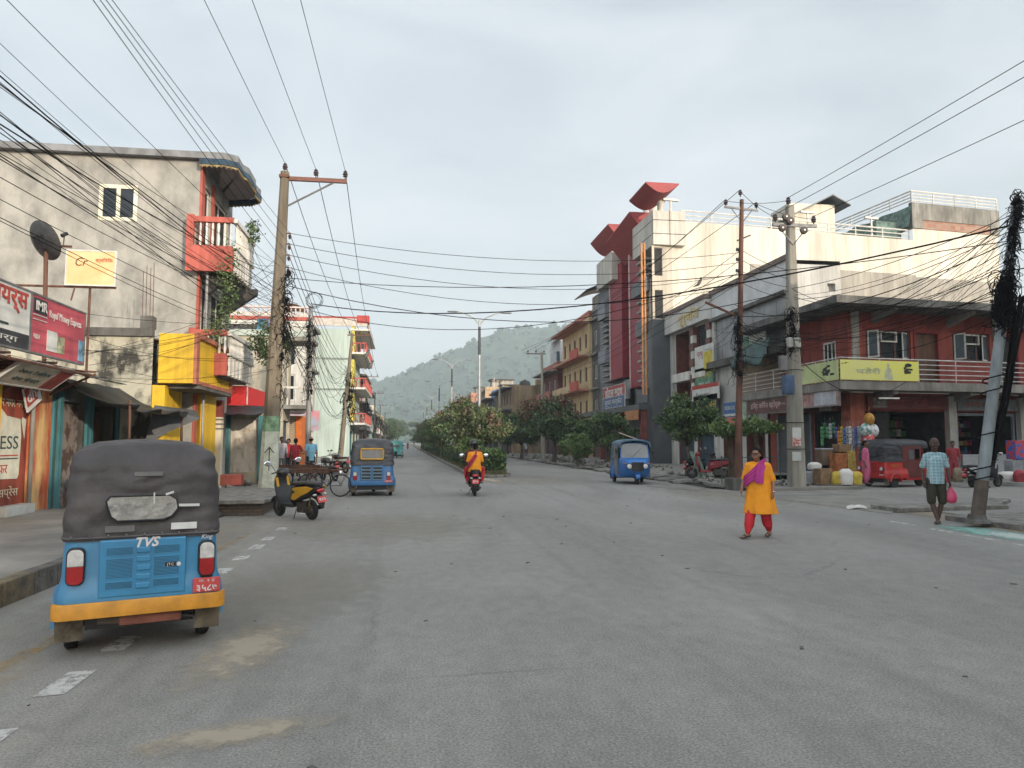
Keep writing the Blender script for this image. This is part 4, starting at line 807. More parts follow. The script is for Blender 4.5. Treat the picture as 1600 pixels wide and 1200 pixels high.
# pillars: whitewashed in front of shops
for x, m in ((4.98, concl), (8.85, concl), (12.8, concl)):
    b = wb(cs); b.T = b.T @ TSF; b.box(x - .2, x + .2, -.25, -.003, .15, 3.6); b.build('pillar', m, cs)
b = wb(cs); b.T = b.T @ TSF; b.box(-.05, .62, -.06, .5, .15, 3.7); b.build('corner_pillar', mat('orange_red_pillar', (.42, .12, .07), .8, var=.3, scale=2), cs)
for x in (-.15, 7.6): b = wb(cs); b.T = b.T @ TSF; b.box(x if x > 0 else .35 - .2, (x if x > 0 else .15) + .34, -.1, -.003, ZB + .01, ZR - .31); b.build('pilaster', concl, cs)
for q in (w1, w2):
    b = wb(cs); b.T = b.T @ TSF; b.box(q[0] - .12, q[0] + q[2] + .12, -.05, -.003, q[1] + q[3] + .002, q[1] + q[3] + .12); b.build('lintel', mat('dark_red_trim', (.24, .035, .03), .8, var=.2), cs)
    window(cs, TSF, *q, mat('brown_window_frame', (.10, .045, .035), .7), glass, 3, .09)
    # white side shutters and ventilator
    x0, x1 = q[0], q[0] + q[2]
    for xx, a in ((x0 + .08, 62), (x1 - .48, -18)):
        M = TSF @ Matrix.Translation((xx, -.02, q[1] + .05)) @ Matrix.Rotation(R(-a if a > 0 else -a), 4, 'Z'); b = wb(cs); b.T = b.T @ M; hh_ = q[3] - .1; ww_ = .46
        for k in ((0, ww_, -.03, 0, 0, .06), (0, ww_, -.03, 0, hh_ - .06, hh_), (0, .06, -.03, 0, .06, hh_ - .06), (ww_ - .06, ww_, -.03, 0, .06, hh_ - .06)): b.box(*k)
        sh = b.build('casement', white, cs); b = wb(cs); b.T = b.T @ M; b.box(.05, ww_ - .05, -.02, -.01, .05, hh_ - .05); b.build('pane', glassb, sh)
    b = wb(cs); b.T = b.T @ TSF; cx = (x0 + x1) / 2; z1 = q[1] + q[3]; 
    for k in ((cx - .42, cx + .42, z1 - .5, z1 - .44), (cx - .42, cx + .42, z1 - .1, z1 - .04), (cx - .42, cx - .36, z1 - .44, z1 - .1), (cx + .36, cx + .42, z1 - .44, z1 - .1)): b.box(k[0], k[1], -.04, .04, k[2], k[3])
    b.build('ventilator', white, cs)
window(cs, TSR, *wR, white, glass, 3, .07, y=.03)
for q, m in ((d1, wood), (d2, darkr)):
    b = wb(cs); b.T = b.T @ TSF; b.box(q[0] + .01, q[0] + q[2] - .01, .12, .17, q[1], q[1] + q[3] - .01); dr = b.build('door', m, cs)
    b = wb(cs); b.T = b.T @ TSF
    for k in ((q[0] - .08, q[0] + .03, -.04), (q[0] + q[2] - .03, q[0] + q[2] + .08, -.04)): b.box(k[0], k[1], -.04, .1, q[1], q[1] + q[3] + .08)
    b.box(q[0] + .03, q[0] + q[2] - .03, -.035, .1, q[1] + q[3] - .02, q[1] + q[3] + .08); b.build('door_frame', mat('dark_red_trim', (.24, .035, .03)), dr)
b = wb(cs); railing(b, [(XC + .06, 36.1), (XC + .06, YC + .06), along(XC + .06, YC + .06, 18.8)], ZB, .92, n=4, r=.022, post=1.9); b.build('balcony_railing', mat('painted_rail', (.55, .53, .50), .4, metal=.3, var=.2), cs)
# yellow banner round the corner
ban = mat('yellow_banner', (.62, .60, .10), .6, var=.12, scale=.5, col2=(.58, .56, .22)); TB0 = frame((XC - .02, YC - .02, 0), SA)
q = hole_px(TB0, 1314, 594, 1434, 567)
bn = signboard('banner', 'long yellow banner with black lettering tied to the balcony railing', TB0 @ Matrix.Translation((0.0, -.03, ZB + .03)), q[2] + .1, .8, ban, [('●●●●', .3, .6, .1, ink, {})][:0], [], t=.02)
blotch = mat('black_print', (.03, .03, .03), .8)
def scrib(root, T, x, z, w, h, m, seed, n=9):
    r = random.Random(seed); b = wb(root); b.T = b.T @ T
    for k in range(n): a = x + w * r.random() * .7; c = z + h * r.random() * .75; b.box(a, a + w * r.uniform(.15, .35), -.014 - .0006 * k, -.0105, c, c + h * r.uniform(.12, .3))
    b.build('print', m, root)
TBn = TB0 @ Matrix.Translation((0, -.03, ZB + .03)); L_ = q[2]
scrib(bn, TBn, L_ * .80, .28, .55, .45, blotch, 3, 14); scrib(bn, TBn, .06, .62, .35, .09, blotch, 5, 5); wtext('XXXX', .05, blotch, bn, TBn @ Matrix.Translation((L_ * .3, -.02, .3)), w=.1) if 0 else None
wtext('घडेरी', .26, mat('grey_print', (.42, .44, .30), .8), bn, TBn @ Matrix.Translation((L_ * .36, -.016, .34)), w=1.2, bold=.02)
b = wb(bn); b.T = b.T @ TBn; b.ell((L_ * .62, -.012, .62), (.07, .008, .1), 10, 6); b.prism([(L_ * .62 - .2, .03), (L_ * .62 + .2, .03), (L_ * .62 + .16, .42), (L_ * .62 + .06, .52), (L_ * .62 - .06, .52), (L_ * .62 - .16, .42)], -.016, -.011, 'y'); b.build('figure_print', mat('white_print', (.50, .50, .34), .8, var=.2), bn)
TB1 = Tf_right(XC - .03, YC + 2.95) @ Matrix.Translation((0, 0, ZB + .03))
bn2 = signboard('banner', 'paler end of the yellow banner turning the balcony corner to the main road', TB1, 2.9, .8, mat('lime_banner', (.50, .56, .26), .6, var=.2, scale=.8), [], [], t=.02)
scrib(bn2, TB1, 1.7, .2, .9, .5, blotch, 7, 12)
# shop fascia boards
fb_ = mat('dark_red_fascia', (.16, .035, .03), .7, var=.3, scale=2)
signboard('shop_sign', 'dark red shop fascia board over the open shop behind the red rickshaw', TSF @ Matrix.Translation((.7, -.16, 3.0)), 4.15, .58, fb_, [('मेहता साडी', 2.2, .3, .3, mat('dim_red_ink', (.30, .08, .07), .8), dict(w=1.7)), ], [(.25, .08, .7, .42, mat('dim_photo', (.22, .20, .17), .8, var=.4, scale=6))])
signboard('shop_sign', 'dull grey fascia board over the right hand shop with red script', TSF @ Matrix.Translation((5.3, -.16, 3.0)), 3.3, .5, mat('dull_fascia', (.17, .17, .17), .7, var=.2), [('किराना पसल', 1.5, .25, .28, mat('dim_red_ink', (.3, .08, .07)), dict(w=2.2))])
signboard('shop_sign', 'faded awning board above the snack display at the corner', Tf_right(17.9, 31.1) @ Matrix.Translation((0, 0, 2.95)), 2.4, .32, mat('faded_maroon', (.13, .05, .045), .7, var=.3), [], [(1.2, .02, .9, .26, concl)])
ZS = 3.02
signboard('shop_sign', 'brown signboard with pale script below the balcony by the concrete pole', Tf_right(XC + .1, 35.2) @ Matrix.Translation((0, 0, ZS)), 3.9, .66, mat('brown_sign', (.13, .055, .05), .7, var=.25), [('हिन्द किचेन स्टोर्स', 1.75, .36, .33, mat('pink_ink', (.55, .38, .36), .8), dict(w=2.9, bold=.01)), ('फोन ९८५५', 3.4, .38, .16, mat('pink_ink', (.55, .38, .36)), dict(w=.6))], frame_m=steel)
signboard('shop_sign', 'faded pink and white signboard at the balcony corner right of the concrete pole', Tf_right(XC + .1, 31.2) @ Matrix.Translation((0, 0, ZS + .1)), 3.9, .62, mat('faded_pink_sign', (.40, .24, .22), .7, var=.25), [('पेट्रोल', 1.0, .3, .28, inkr, dict(w=1.0))], [(2.1, .04, 1.6, .54, mat('pale_blue_white', (.48, .49, .53), .7))], frame_m=steel)
# shutters and frames of the side row
b = wb(cs); b.T = b.T @ TSR; b.box(2.4, 3.8, -.04, -.0, .17, 2.95); b.build('shutter', shut, cs)
b = wb(cs); b.T = b.T @ TSR; b.box(1.0, 2.1, -.03, .0, .17, 2.95); b.build('shutter', shut, cs)
each(cs, TSR, [(.85, .97, -.09, -.003, .15, 3.0), (3.86, 3.98, -.09, -.003, .15, 3.0), (2.16, 2.32, -.09, -.003, .15, 3.0)], 'post', mat('blue_grey_post', (.16, .18, .2), .6))
b = wb(cs); b.T = b.T @ TSF; b.box(5.4, 5.5, .02, .12, .17, 2.9); b.box(8.5, 8.6, .02, .12, .17, 2.9); b.box(5.5, 8.5, .02, .12, 2.78, 2.9); b.build('shop_frame', mat('blue_grey_post', (.16, .18, .2)), cs)
# counters / freezers inside the right shop, shelves inside the left
for x, l_ in ((5.75, .85), (7.0, 1.5)):
    b = B(); b.T = TSF.copy(); b.box(x, x + l_, .1, .75, .17, 1.02, 0); b.box(x - .02, x + l_ + .02, .08, .77, 1.022, 1.08, 0); P = TSF @ Vector((x, .1, .17)); o = b.build('counter', [mat('grey_white_counter', (.42, .43, .44), .5, var=.1)], loc=P, bevel=.01)
    tag(o, 'short white shop counter beside the whitewashed pillar' if l_ < 1 else 'long white chest counter in the right hand shop', 'counter')
r = random.Random(17); pk = [mat('goods_%d' % i, c, .5, var=.2) for i, c in enumerate([(.45, .05, .04), (.5, .35, .05), (.06, .16, .3), (.08, .25, .1), (.5, .48, .44), (.3, .06, .2), (.4, .18, .05), (.12, .1, .09)])]
sh = thing('shop_shelves', 'dark shelves packed with goods inside the open shop behind the red rickshaw', 'shelves', TSF @ Vector((2.5, 2.3, .2)), SA)
b = wb(sh); b.T = b.T @ TSF
for k in range(6): b.box(.9, 4.6, 2.0, 2.45, .6 + .42 * k, .63 + .42 * k)
b.build('shelf', wood, sh)
b = wb(sh); b.T = b.T @ TSF
for k in range(5):
    x = 1.0
    while x < 4.4: w_ = r.uniform(.1, .28); b.box(x, x + w_ - .02, 2.05, 2.35, .632 + .42 * k, .632 + .42 * k + r.uniform(.15, .36), r.randrange(8)); x += w_
b.build('goods', pk, sh)['kind'] = 'stuff'
sh = thing('shop_shelves', 'dim shelves with jars at the back of the right hand shop', 'shelves', TSF @ Vector((7, 2.3, .2)), SA)
b = wb(sh); b.T = b.T @ TSF
for k in range(6): b.box(5.5, 8.5, 2.1, 2.45, .6 + .42 * k, .63 + .42 * k)
b.build('shelf', wood, sh); b = wb(sh); b.T = b.T @ TSF
for k in range(5):
    x = 5.6
    while x < 8.4: w_ = r.uniform(.1, .28); b.box(x, x + w_ - .02, 2.15, 2.35, .632 + .42 * k, .632 + .42 * k + r.uniform(.15, .36), r.randrange(8)); x += w_
b.build('goods', pk, sh)['kind'] = 'stuff'
# ================================================================== GREY GLASS BUILDING
XG = 18.3; YG0, YG1 = 32.75, 48.7; HG = 10.4
gb = thing('glass_building', 'grey commercial building with a banded column facade, gold lettering and white roof band', 'building', (XG, 40, 0))
TGG = Tf_right(XG, YG1); WG = YG1 - YG0
def gpx(x0, y0, x1, y1): return hole_px(TGG, x0, y0, x1, y1)
g1_ = gpx(1058, 655, 1086, 508); g2_ = gpx(1094, 540, 1118, 500); 
H1 = (.7, 3.6, 3.0, 5.3); H2 = (4.3, 5.9, 2.7, 3.0); H3 = (4.3, 3.4, 2.7, 2.2)
shops = [(1.0, .17, 2.6, 2.6), (4.2, .17, 2.8, 2.6), (8.0, .17, 2.4, 2.6)]
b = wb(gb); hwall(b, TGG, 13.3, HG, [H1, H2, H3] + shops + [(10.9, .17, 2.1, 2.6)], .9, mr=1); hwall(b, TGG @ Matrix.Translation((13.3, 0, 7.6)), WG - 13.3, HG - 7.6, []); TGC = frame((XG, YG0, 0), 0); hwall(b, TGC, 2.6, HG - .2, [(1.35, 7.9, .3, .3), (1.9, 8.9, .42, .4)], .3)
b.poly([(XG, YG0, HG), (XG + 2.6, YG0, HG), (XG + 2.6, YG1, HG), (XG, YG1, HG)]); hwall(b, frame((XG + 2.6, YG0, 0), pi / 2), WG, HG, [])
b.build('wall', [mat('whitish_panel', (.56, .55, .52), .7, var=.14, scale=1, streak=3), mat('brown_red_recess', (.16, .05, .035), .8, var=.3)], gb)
b = wb(gb); b.T = b.T @ TGG; b.box(-.1, 6.9, -.5, -.003, HG - 1.4, HG - .15); b.build('name_band', mat('pale_band', (.58, .57, .54), .7, var=.12, scale=1), gb)
b = wb(gb); b.T = b.T @ TGG; b.box(-.15, 7.0, -.6, .1, HG - .147, HG + .12); b.box(6.9, WG + .1, -.25, .1, HG + .002, HG + .25); b.build('coping', mat('brown_coping', (.20, .15, .13), .8, var=.25), gb)
wtext('पूर्णिमा', .85, mat('gold_letters', (.62, .50, .22), .4, metal=.4), gb, TGG @ Matrix.Translation((4.3, -.52, HG - .85)), w=3.4, bold=.02, depth=.03)
# silver cladding wedge to the right
b = wb(gb); b.T = b.T @ TGG; b.box(6.95, WG, -.12, -.003, 8.95, HG); b.build('roof_band', mat('white_band', (.60, .60, .60), .6, var=.1, scale=2), gb)
b = wb(gb); b.T = b.T @ TGG; b.box(6.95, WG - .02, -.35, -.003, 8.75, 8.94); b.build('band_strip', concd, gb)  # dark concrete strip projecting below the roof band
clad = mat('silver_cladding', (.26, .27, .28), .45, metal=.4, var=.2, scale=.8)
for k in range(7):
    x0 = 6.98 + k * (WG - 7) / 7; b = wb(gb); b.T = b.T @ TGG; b.box(x0 + .02, x0 + (WG - 7) / 7 - .02, -.06, -.003, 6.35, 8.74); b.build('cladding_panel', clad, gb)
b = wb(gb); b.T = b.T @ TGG; b.box(6.95, WG, -.5, -.003, 5.95, 6.33); b.build('ledge', concd, gb)
for x in (-.0, 3.85, 7.05):
    b = wb(gb); b.T = b.T @ TGG; b.box(x, x + .38, -.16, -.003, .1, HG - 1.42) if x != 3.85 else b.box(x, x + .001, 0, .001, 0, .001); b.build('pilaster', mat('whitish_panel', (.56, .55, .52)), gb) if x != 3.85 else None
bandw, bandb = white, mat('brown_tile', (.15, .06, .045), .6, var=.2)
for x, wdt in ((3.78, .5), (6.35, .5)):
    for k in range(12):
        z0 = 2.9 + k * .5; b = wb(gb); b.T = b.T @ TGG; e = .05 if k % 2 else 0; b.box(x - e, x + wdt + e, -.2 - e, -.003, z0, z0 + .498 if k % 2 == 0 else z0 + .498); b.build('column_block', bandb if k % 2 else bandw, gb)
b = wb(gb); b.T = b.T @ TGG
for k in ((.7, 3.75, 5.6, 6.15), (4.3, 6.3, 5.62, 5.95)): b.box(k[0], k[1], -.35, .3, k[2], k[3])
b.build('balcony_front', white, gb)
window(gb, TGG, *H2, steel, glassb, 3, .06, y=.3); window(gb, TGG, H1[0] + 1.2, H1[1], 1.8, 2.0, steel, glass, 2, .06, y=.5); window(gb, TGG, H1[0] + 1.2, 6.2, 1.8, 2.6, steel, glass, 2, .06, y=.5); window(gb, TGG, *H3, steel, glass, 2, .06, y=.3)
for q in shops[:2]: b = wb(gb); b.T = b.T @ TGG; b.box(q[0] + .01, q[0] + q[2] - .01, .2, .26, q[1], q[1] + q[3] - .01); b.build('shutter', shutb, gb)
# its signs
grn = mat('green_print', (.10, .24, .16), .7, var=.3, scale=3); yi = mat('yellow_ink', (.62, .50, .06), .7)
def gsign(lbl, x0, y0, x1, y1, bm, texts, panels=(), d=.28, **k):
    q = hole_px(TGG @ Matrix.Translation((0, -d, 0)), x0, y1, x1, y0); signboard('shop_sign', lbl, TGG @ Matrix.Translation((q[0], -d, q[1])), q[2], q[3], bm, [(t_[0], t_[1] * q[2], t_[2] * q[3], t_[3] * q[3], t_[4], dict(w=t_[5] * q[2])) for t_ in texts], [(a * q[2], c * q[3], w * q[2], h * q[3], m) for a, c, w, h, m in panels], **k)
gsign('white and yellow board uppermost on the banded column facade', 1086, 544, 1116, 580, whb, [('प्रभु', .3, .7, .3, inkr, .3)], [(.5, .15, .45, .6, yi)])
gsign('green board with yellow script on the banded column facade', 1086, 578, 1116, 606, grn, [('होटल शान्ति', .5, .65, .4, yi, .85), ('एण्ड लज', .5, .25, .25, whb, .6)])
gsign('narrow white board with red edge under the green board', 1082, 604, 1124, 622, whb, [('Everest', .4, .35, .4, blk, .5)], [(0, .75, 1, .25, inkr)], d=.34)
gsign('black board with yellow script above the glass building shutters', 1084, 620, 1122, 642, blk, [('ओम फलफूल', .5, .4, .6, yi, .9)], d=.34)
gsign('white notice board lowest on the banded column facade', 1084, 641, 1122, 663, whb, [('नेपाल बैंक सेवा', .5, .65, .3, ink, .8), ('सम्पर्क ९८४५', .5, .25, .25, ink, .7)], d=.34)
gsign('blue and red board behind the rusty pole', 1131, 630, 1152, 664, mat('blue_print', (.06, .14, .32), .7, var=.2), [('XEROX', .5, .75, .25, whb, .8)], [(0, 0, 1, .35, mat('coral_print', (.55, .16, .12), .7)), (.05, .4, .9, .1, whb)], d=.5)
gsign('pale green poster board right of the rusty pole', 1157, 622, 1168, 665, mat('pale_green_print', (.36, .45, .34), .7, var=.3, scale=4), [], d=.6)
gsign('green and white board high behind the rusty pole', 1161, 528, 1197, 553, whb, [('सहकारी', .6, .6, .35, grn, .6)], [(0, .0, .3, 1, grn)], d=.7)
# brick infill and loose sheets on the upper floor at the right end
b = wb(gb); b.T = b.T @ TGG; b.box(10.6, WG - 1.2, -.05, .14, 4.1, 5.3); b.build('brick_infill', brickmat('brick_infill', (.36, .24, .15), (.28, .19, .12), (.18, .15, .12), 1.0, .25, .1), gb)
b = wb(gb); b.T = b.T @ TGG; b.box(10.4, WG - 1.0, -.08, .15, 5.32, 5.93); b.build('plywood', mat('plywood_dark', (.16, .11, .06), .8, var=.4), gb)
b = B(); r = random.Random(2); TT_ = Tf_right(17.0, 36.0); rows = []
for j in range(7): rows.append([(.2 + 3.6 * i / 10, -.1 - .35 * j / 6 + r.uniform(-.04, .04), 6.5 - (1.0 + .25 * sin(i)) * j / 6 - .12 * sin(pi * i / 10) + (j == 6) * r.uniform(-.15, .25)) for i in range(11)])
b.T = TT_; b.loft(rows, closed=False); o = b.build('tarpaulin', mat('teal_tarp', (.035, .085, .08), .6, var=.35, scale=3), smooth=50, loc=(17.2, 34, 6)); m_ = o.modifiers.new('t', 'SOLIDIFY'); m_.thickness = .012
tag(o, 'torn teal tarpaulin hanging between the rusty pole and the concrete pole', 'tarpaulin')
# ================================================================== RED FINNED TOWER AND CREAM WALL
XT = 18.5; YT0, YT1 = 49.0, 68.6; HT = 16.2
tw = thing('finned_tower', 'tall building with vertical red fins, red winged roof canopies and a long cream side wall', 'building', (XT, YT0, 0))
TT = Tf_right(XT, YT1); WT = YT1 - YT0; TTC = frame((XT, YT0, 0), SA)
crw = mat('pale_cream', (.70, .655, .56), .85, var=.14, scale=.5, streak=6, bump=.1, detail=10)  # cream wall colour with faint vertical streaks
b = wb(tw); hwall(b, TTC, 20.6, 17.25, [], .2); hwall(b, TTC @ Matrix.Translation((20.6, -.01, 0)), 8.3, 18.2, [], .2)
b.build('side_wall', crw, tw)
b = wb(tw); b.T = b.T @ TTC; b.box(6.2, 20.7, -.06, -.003, 6, 14.5); b.box(20.7, 28.85, -.07, -.014, 6, 14.35); b.build('raw_wall_band', mat('raw_render', (.42, .39, .34), .95, var=.2, scale=.7, streak=3, col2=(.28, .265, .235), bump=.2, detail=10), tw)
clad_and_shade = mat('dark_cladding_and_shade', (.085, .09, .095), .5, var=.2, scale=.7)
wins = [(WT - 1.9 + .2, z, 1.2, 2.2) for z in (14.0 - 3.2 * k for k in range(4))]
b = wb(tw); hwall(b, TT, WT, HT, [(9.0, 4.2, 1.7, 11.5)], .5); b.poly([(XT, YT0, 17.2), (XT + 24, YT0 + 2.9, 17.2), (XT + 24, YT1, 17.2), (XT, YT1, 17.2)]); hwall(b, frame((XT + 24, YT1, 0), pi), 24, 17.2, []); b.build('facade', clad_and_shade, tw)
# cream pier at the near corner with dark strip windows
b = wb(tw); hwall(b, TTC @ Matrix.Translation((-1.55, -.02, 0)), 1.55, 17.4, [(.18, z, .62, 2.0) for z in (13.2, 10.2, 7.2)], .25); b.box(XT - 1.55, XT, YT0 - .02, YT0 - .019, 0, .1); hwall(b, Tf_right(XT - 1.55, YT0 + 2.0), 1.98, 13.0, [(.3, z, 1.2, 2.2) for z in (4.6, 7.6, 10.4)], .25)
b.build('corner_pier', mat('pier_panels', (.52, .47, .39), .8, var=.15, scale=.8, streak=3), tw)
for z in (13.2, 10.2, 7.2): window(tw, TTC @ Matrix.Translation((-1.55, -.02, 0)), .18, z, .62, 2.0, black, darkr, 1, .05)
b = wb(tw); b.box(XT - 1.58, XT + .02, YT0 - .2, YT0 - .05, .15, 10.1); b.box(XT - 1.6, XT - 1.56, YT0 - .049, YT0 + 2.0, .15, 10.1); b.build('pier_shade', clad_and_shade, tw)  # dark overlay paints the shade on the lower part of the pier
# gold tubes
for k, x in enumerate((-1.42, -1.24)):
    b = wb(tw); b.cyl((XT - 1.9 - .22 * k, YT0 + .3, 4.9), (XT - 1.9 - .22 * k, YT0 + .3, 15.6), .07, n=8); b.build('gold_tube', mat('orange_gold_tube', (.62, .27, .09), .4, var=.15), tw)
# big white parapet box
q = ay(1019, 382, YT0 - .1); xbx = q.x; zb0 = ay(1019, 383, YT0 - .1).z; zb1 = ay(1019, 330, YT0 - .1).z
b = wb(tw); YB_ = ax(988, 360, xbx).y; b.box(xbx, XT + .9, YT0 - .35, YB_, zb0, zb1); b.build('parapet_box', mat('white_box_panels', (.60, .57, .51), .7, var=.14, scale=.6, streak=2), tw, bevel=.02)
b = wb(tw)
for z in (zb0 + .75, zb1 - .7): b.box(xbx - .012, XT + .91, YT0 - .362, YT0 - .351, z, z + .05); b.box(xbx - .012, xbx - .001, YT0 - .35, YB_, z, z + .05)
b.box(xbx + 1.2, xbx + 1.24, YT0 - .362, YT0 - .351, zb0, zb1); b.build('panel_joint', concd, tw)
# red fins facing the road
finr = mat('fin_red', (.26, .014, .025), .6, var=.15, scale=.8); edge_m = mat('fin_edge', (.60, .42, .40), .6)
def fin(px0, px1, pyt, pyb, dx):
    a = ax(px0, 600, XT - dx); c = ax(px1, 600, XT - dx); zt_ = ax((px0 + px1) / 2, pyt, XT - dx).z; zb_ = ax((px0 + px1) / 2, pyb, XT - dx).z
    y0, y1 = min(a.y, c.y), max(a.y, c.y)
    b = wb(tw); b.box(XT - dx, XT - .003, y0, y1, zb_, zt_); b.build('fin', finr, tw)
    b = wb(tw); b.box(XT - dx - .06, XT - dx + .5, y1 - .25, y1 + .012, zb_, zt_ + .4); b.build('fin_edge', edge_m, tw); return y0, y1
fin(954, 973, 415, 592, .7); fin(985, 1012, 392, 604, .7)
for px0, px1, y0_, y1_ in ((973, 984, 405, 592),):
    a, c = ax(px0, 500, XT - .1), ax(px1, 500, XT - .1); b = wb(tw); b.box(XT - .12, XT - .004, c.y, a.y, 5.2, 16.0); b.build('dark_glazing', glass, tw)
# stacked slats and grey boxes
ya, yb_ = ax(1002, 500, XT - 1.3).y, ax(1016, 500, XT - 1.3).y
for k in range(26):
    z = 5.6 + k * .36
    if 9.2 < z < 10.2: continue
    b = wb(tw); b.box(XT - 1.4 - .25 * (k % 2), XT - .01, yb_ - .2, ya, z, z + .16); b.build('slat', mat('grey_slat', (.30, .29, .28), .7, var=.2), tw)
each(tw, Matrix.Identity(4), [(XT - 1.7, XT - .01, yb_ - .3, ya + .2, 9.25, 10.3), (XT - 1.9, XT - .01, yb_ - .8, ya + .4, 12.2, 13.2), (XT - 1.7, XT - .01, yb_ - .3, ya + .2, 4.4, 5.4)], 'grey_box', clad_and_shade)
yc, yd = ax(938, 500, XT - .8).y, ax(950, 500, XT - .8).y
for k in range(18):
    z = 5.4 + k * .5; b = wb(tw); b.box(XT - .9, XT - .01, yd, yc - .6, z, z + .1); b.build('slat', mat('grey_slat', (.30, .29, .28)), tw)
each(tw, Matrix.Identity(4), [(XT - 1.1, XT - .01, yd - .1, yc - .2, 12.6, 14.2), (XT - 1.1, XT - .01, yd - .1, yc - .2, 8.6, 9.8)], 'grey_box', mat('blue_grey_box', (.20, .21, .24), .6))
b = wb(tw); q0, q1 = ax(932, 410, XT - 1.2), ax(956, 400, XT - 1.2); b.box(XT - 1.2, XT + 3, q1.y, q0.y, ax(945, 445, XT - 1.2).z, ax(945, 402, XT - 1.2).z); b.build('white_parapet', mat('white_box_panels', (.60, .57, .51)), tw)
# canopies: folded red troughs, concave side up
cred = mat('canopy_red', (.30, .03, .032), .6, var=.12)
def canopy(name, x0, x1, y0, y1, z, dip, lift, flat=False, tilt=0):
    n = 12; rings = []; 
    for y in (y0, y1):
        top = [(x0 + (x1 - x0) * k / n, y, z + tilt * (y - y0)) for k in range(n + 1)]; zz = []
        for k in range(n + 1):
            u = k / n; f = sin(pi * u) if not flat else 1 - abs(2 * u - 1); zz.append((x0 + (x1 - x0) * u, y + (0), z + tilt * (y - y0) - .08 - dip * f))
        rings.append(top + zz[::-1])
    b = wb(tw); b.loft(rings); return b.build(name, cred, tw)
c1a = ax(1010, 284, 16.2); c1b = ax(984, 313, 16.2)
canopy('canopy', 16.15, ay(1061, 286, c1a.y).x, c1a.y, c1b.y, c1a.z, .62, 0, tilt=(c1b.z - c1a.z) / (c1b.y - c1a.y))
c2a = ax(977, 337, 16.4); c2b = ax(955, 366, 16.4)
canopy('canopy', 16.4, 19.6, c2a.y - 1, c2b.y + 1.5, c2a.z, 1.9, 0, flat=True, tilt=(c2b.z - c2a.z) / (c2b.y - c2a.y))
c3a = ax(945, 355, 16.4); c3b = ax(927, 375, 16.4)
canopy('canopy', 16.4, 19.2, c3a.y - 1, c3b.y + 1, c3a.z, 1.1, 0, flat=False, tilt=(c3b.z - c3a.z) / (c3b.y - c3a.y))
for k, (px, pyt, pyb) in enumerate(((1032, 302, 332), (1021, 312, 340), (1012, 320, 348))):
    yy = YT0 + .8 + 3.0 * k; xx = ay(px, 330, yy).x; zt_ = ay(px, pyt - 2, yy).z; b = wb(tw); b.lathe([(.22, zb1 - .1), (.24, zb1 + (zt_ - zb1) * .45), (.34, zb1 + (zt_ - zb1) * .55), (.42, zt_ + .2)], (xx, yy, 0), 14); b.build('canopy_column', white, tw, smooth=50)
b = wb(tw); a = ay(968, 400, c2a.y + 2); b.box(XT + .3, XT + 1.2, YT0 + 9.1, YT0 + 17, 16.0, 18.2); b.build('penthouse_wall', clad_and_shade, tw)
# roof railings, pitched sheet roof, tank house, netting shed
b = wb(tw); railing(b, [tuple((TTC @ Vector((.9, .3, 0)))[:2]), tuple((TTC @ Vector((20.5, .3, 0)))[:2])], 17.26, .85, n=2, r=.045, post=2.4); b.build('roof_railing', white, tw)
b = wb(tw); P0 = [ay(px, 340, 56.0) for px in (1062, 1215)]; b.add([(P0[0].x, 56, 17.3), (P0[1].x, 56, 17.3), (P0[1].x, 62, 17.3), (P0[0].x, 62, 17.3), (P0[0].x + 1.5, 59, ay(1090, 336, 56).z + .25), (P0[1].x + 4, 59, 18.6)], [(0, 1, 5, 4), (2, 3, 4, 5), (0, 4, 3), (1, 2, 5)]); b.build('sheet_roof', mat('dark_sheet', (.10, .12, .13), .5, var=.2), tw)
ta = ay(1272, 355, 56); tb_ = ay(1305, 355, 56); zt_ = ay(1290, 316, 56).z
b = wb(tw); b.box(ta.x - 2.2, tb_.x, 56, 59, 17.2, zt_ - .2); b.build('tank_house', crw, tw)
b = wb(tw); xm = ay(1293, 310, 56).x; b.add([(xm - 4.6, 55.2, zt_ - 2.0), (xm, 55.2, zt_ + .35), (xm + 1.6, 55.2, zt_ - .45), (xm - 4.6, 60, zt_ - 2.0), (xm, 60, zt_ + .35), (xm + 1.6, 60, zt_ - .45), (xm - 4.6, 55.2, zt_ - 1.9), (xm, 55.2, zt_ + .45), (xm + 1.6, 55.2, zt_ - .35), (xm - 4.6, 60, zt_ - 1.9), (xm, 60, zt_ + .45), (xm + 1.6, 60, zt_ - .35)], [(0, 1, 4, 3), (1, 2, 5, 4), (6, 7, 10, 9), (7, 8, 11, 10), (0, 6, 7, 1), (1, 7, 8, 2), (2, 8, 11, 5), (0, 3, 9, 6)]); b.build('tank_roof', mat('dark_sheet', (.10, .12, .13)), tw)
TP_ = TTC @ Matrix.Translation((20.6, -.05, 0))
b = wb(tw); b.T = b.T @ TP_; b.box(.1, 8.0, .0, .2, 18.22, 18.9); b.build('brick_course', brickmat('red_brick_infill', (.27, .11, .07), (.34, .22, .15), (.24, .20, .17), 1.0, .5, .34), tw)
b = wb(tw); b.T = b.T @ TP_; b.box(-.1, 8.3, -.05, .25, 18.92, 20.25); b.box(-.1, .9, -.08, .2, 18.22, 20.2); b.box(7.5, 8.4, -.08, .2, 18.22, 20.2); b.box(0, .2, .25, 9, 18.22, 19.6); b.build('rooftop_parapet', conc, tw)
b = wb(tw); b.T = b.T @ TP_; railing(b, [(-.05, 9), (-.05, 0), (8.25, 0)], 20.26, .9, n=3, r=.05, post=2.0); b.build('rooftop_railing', white, tw)
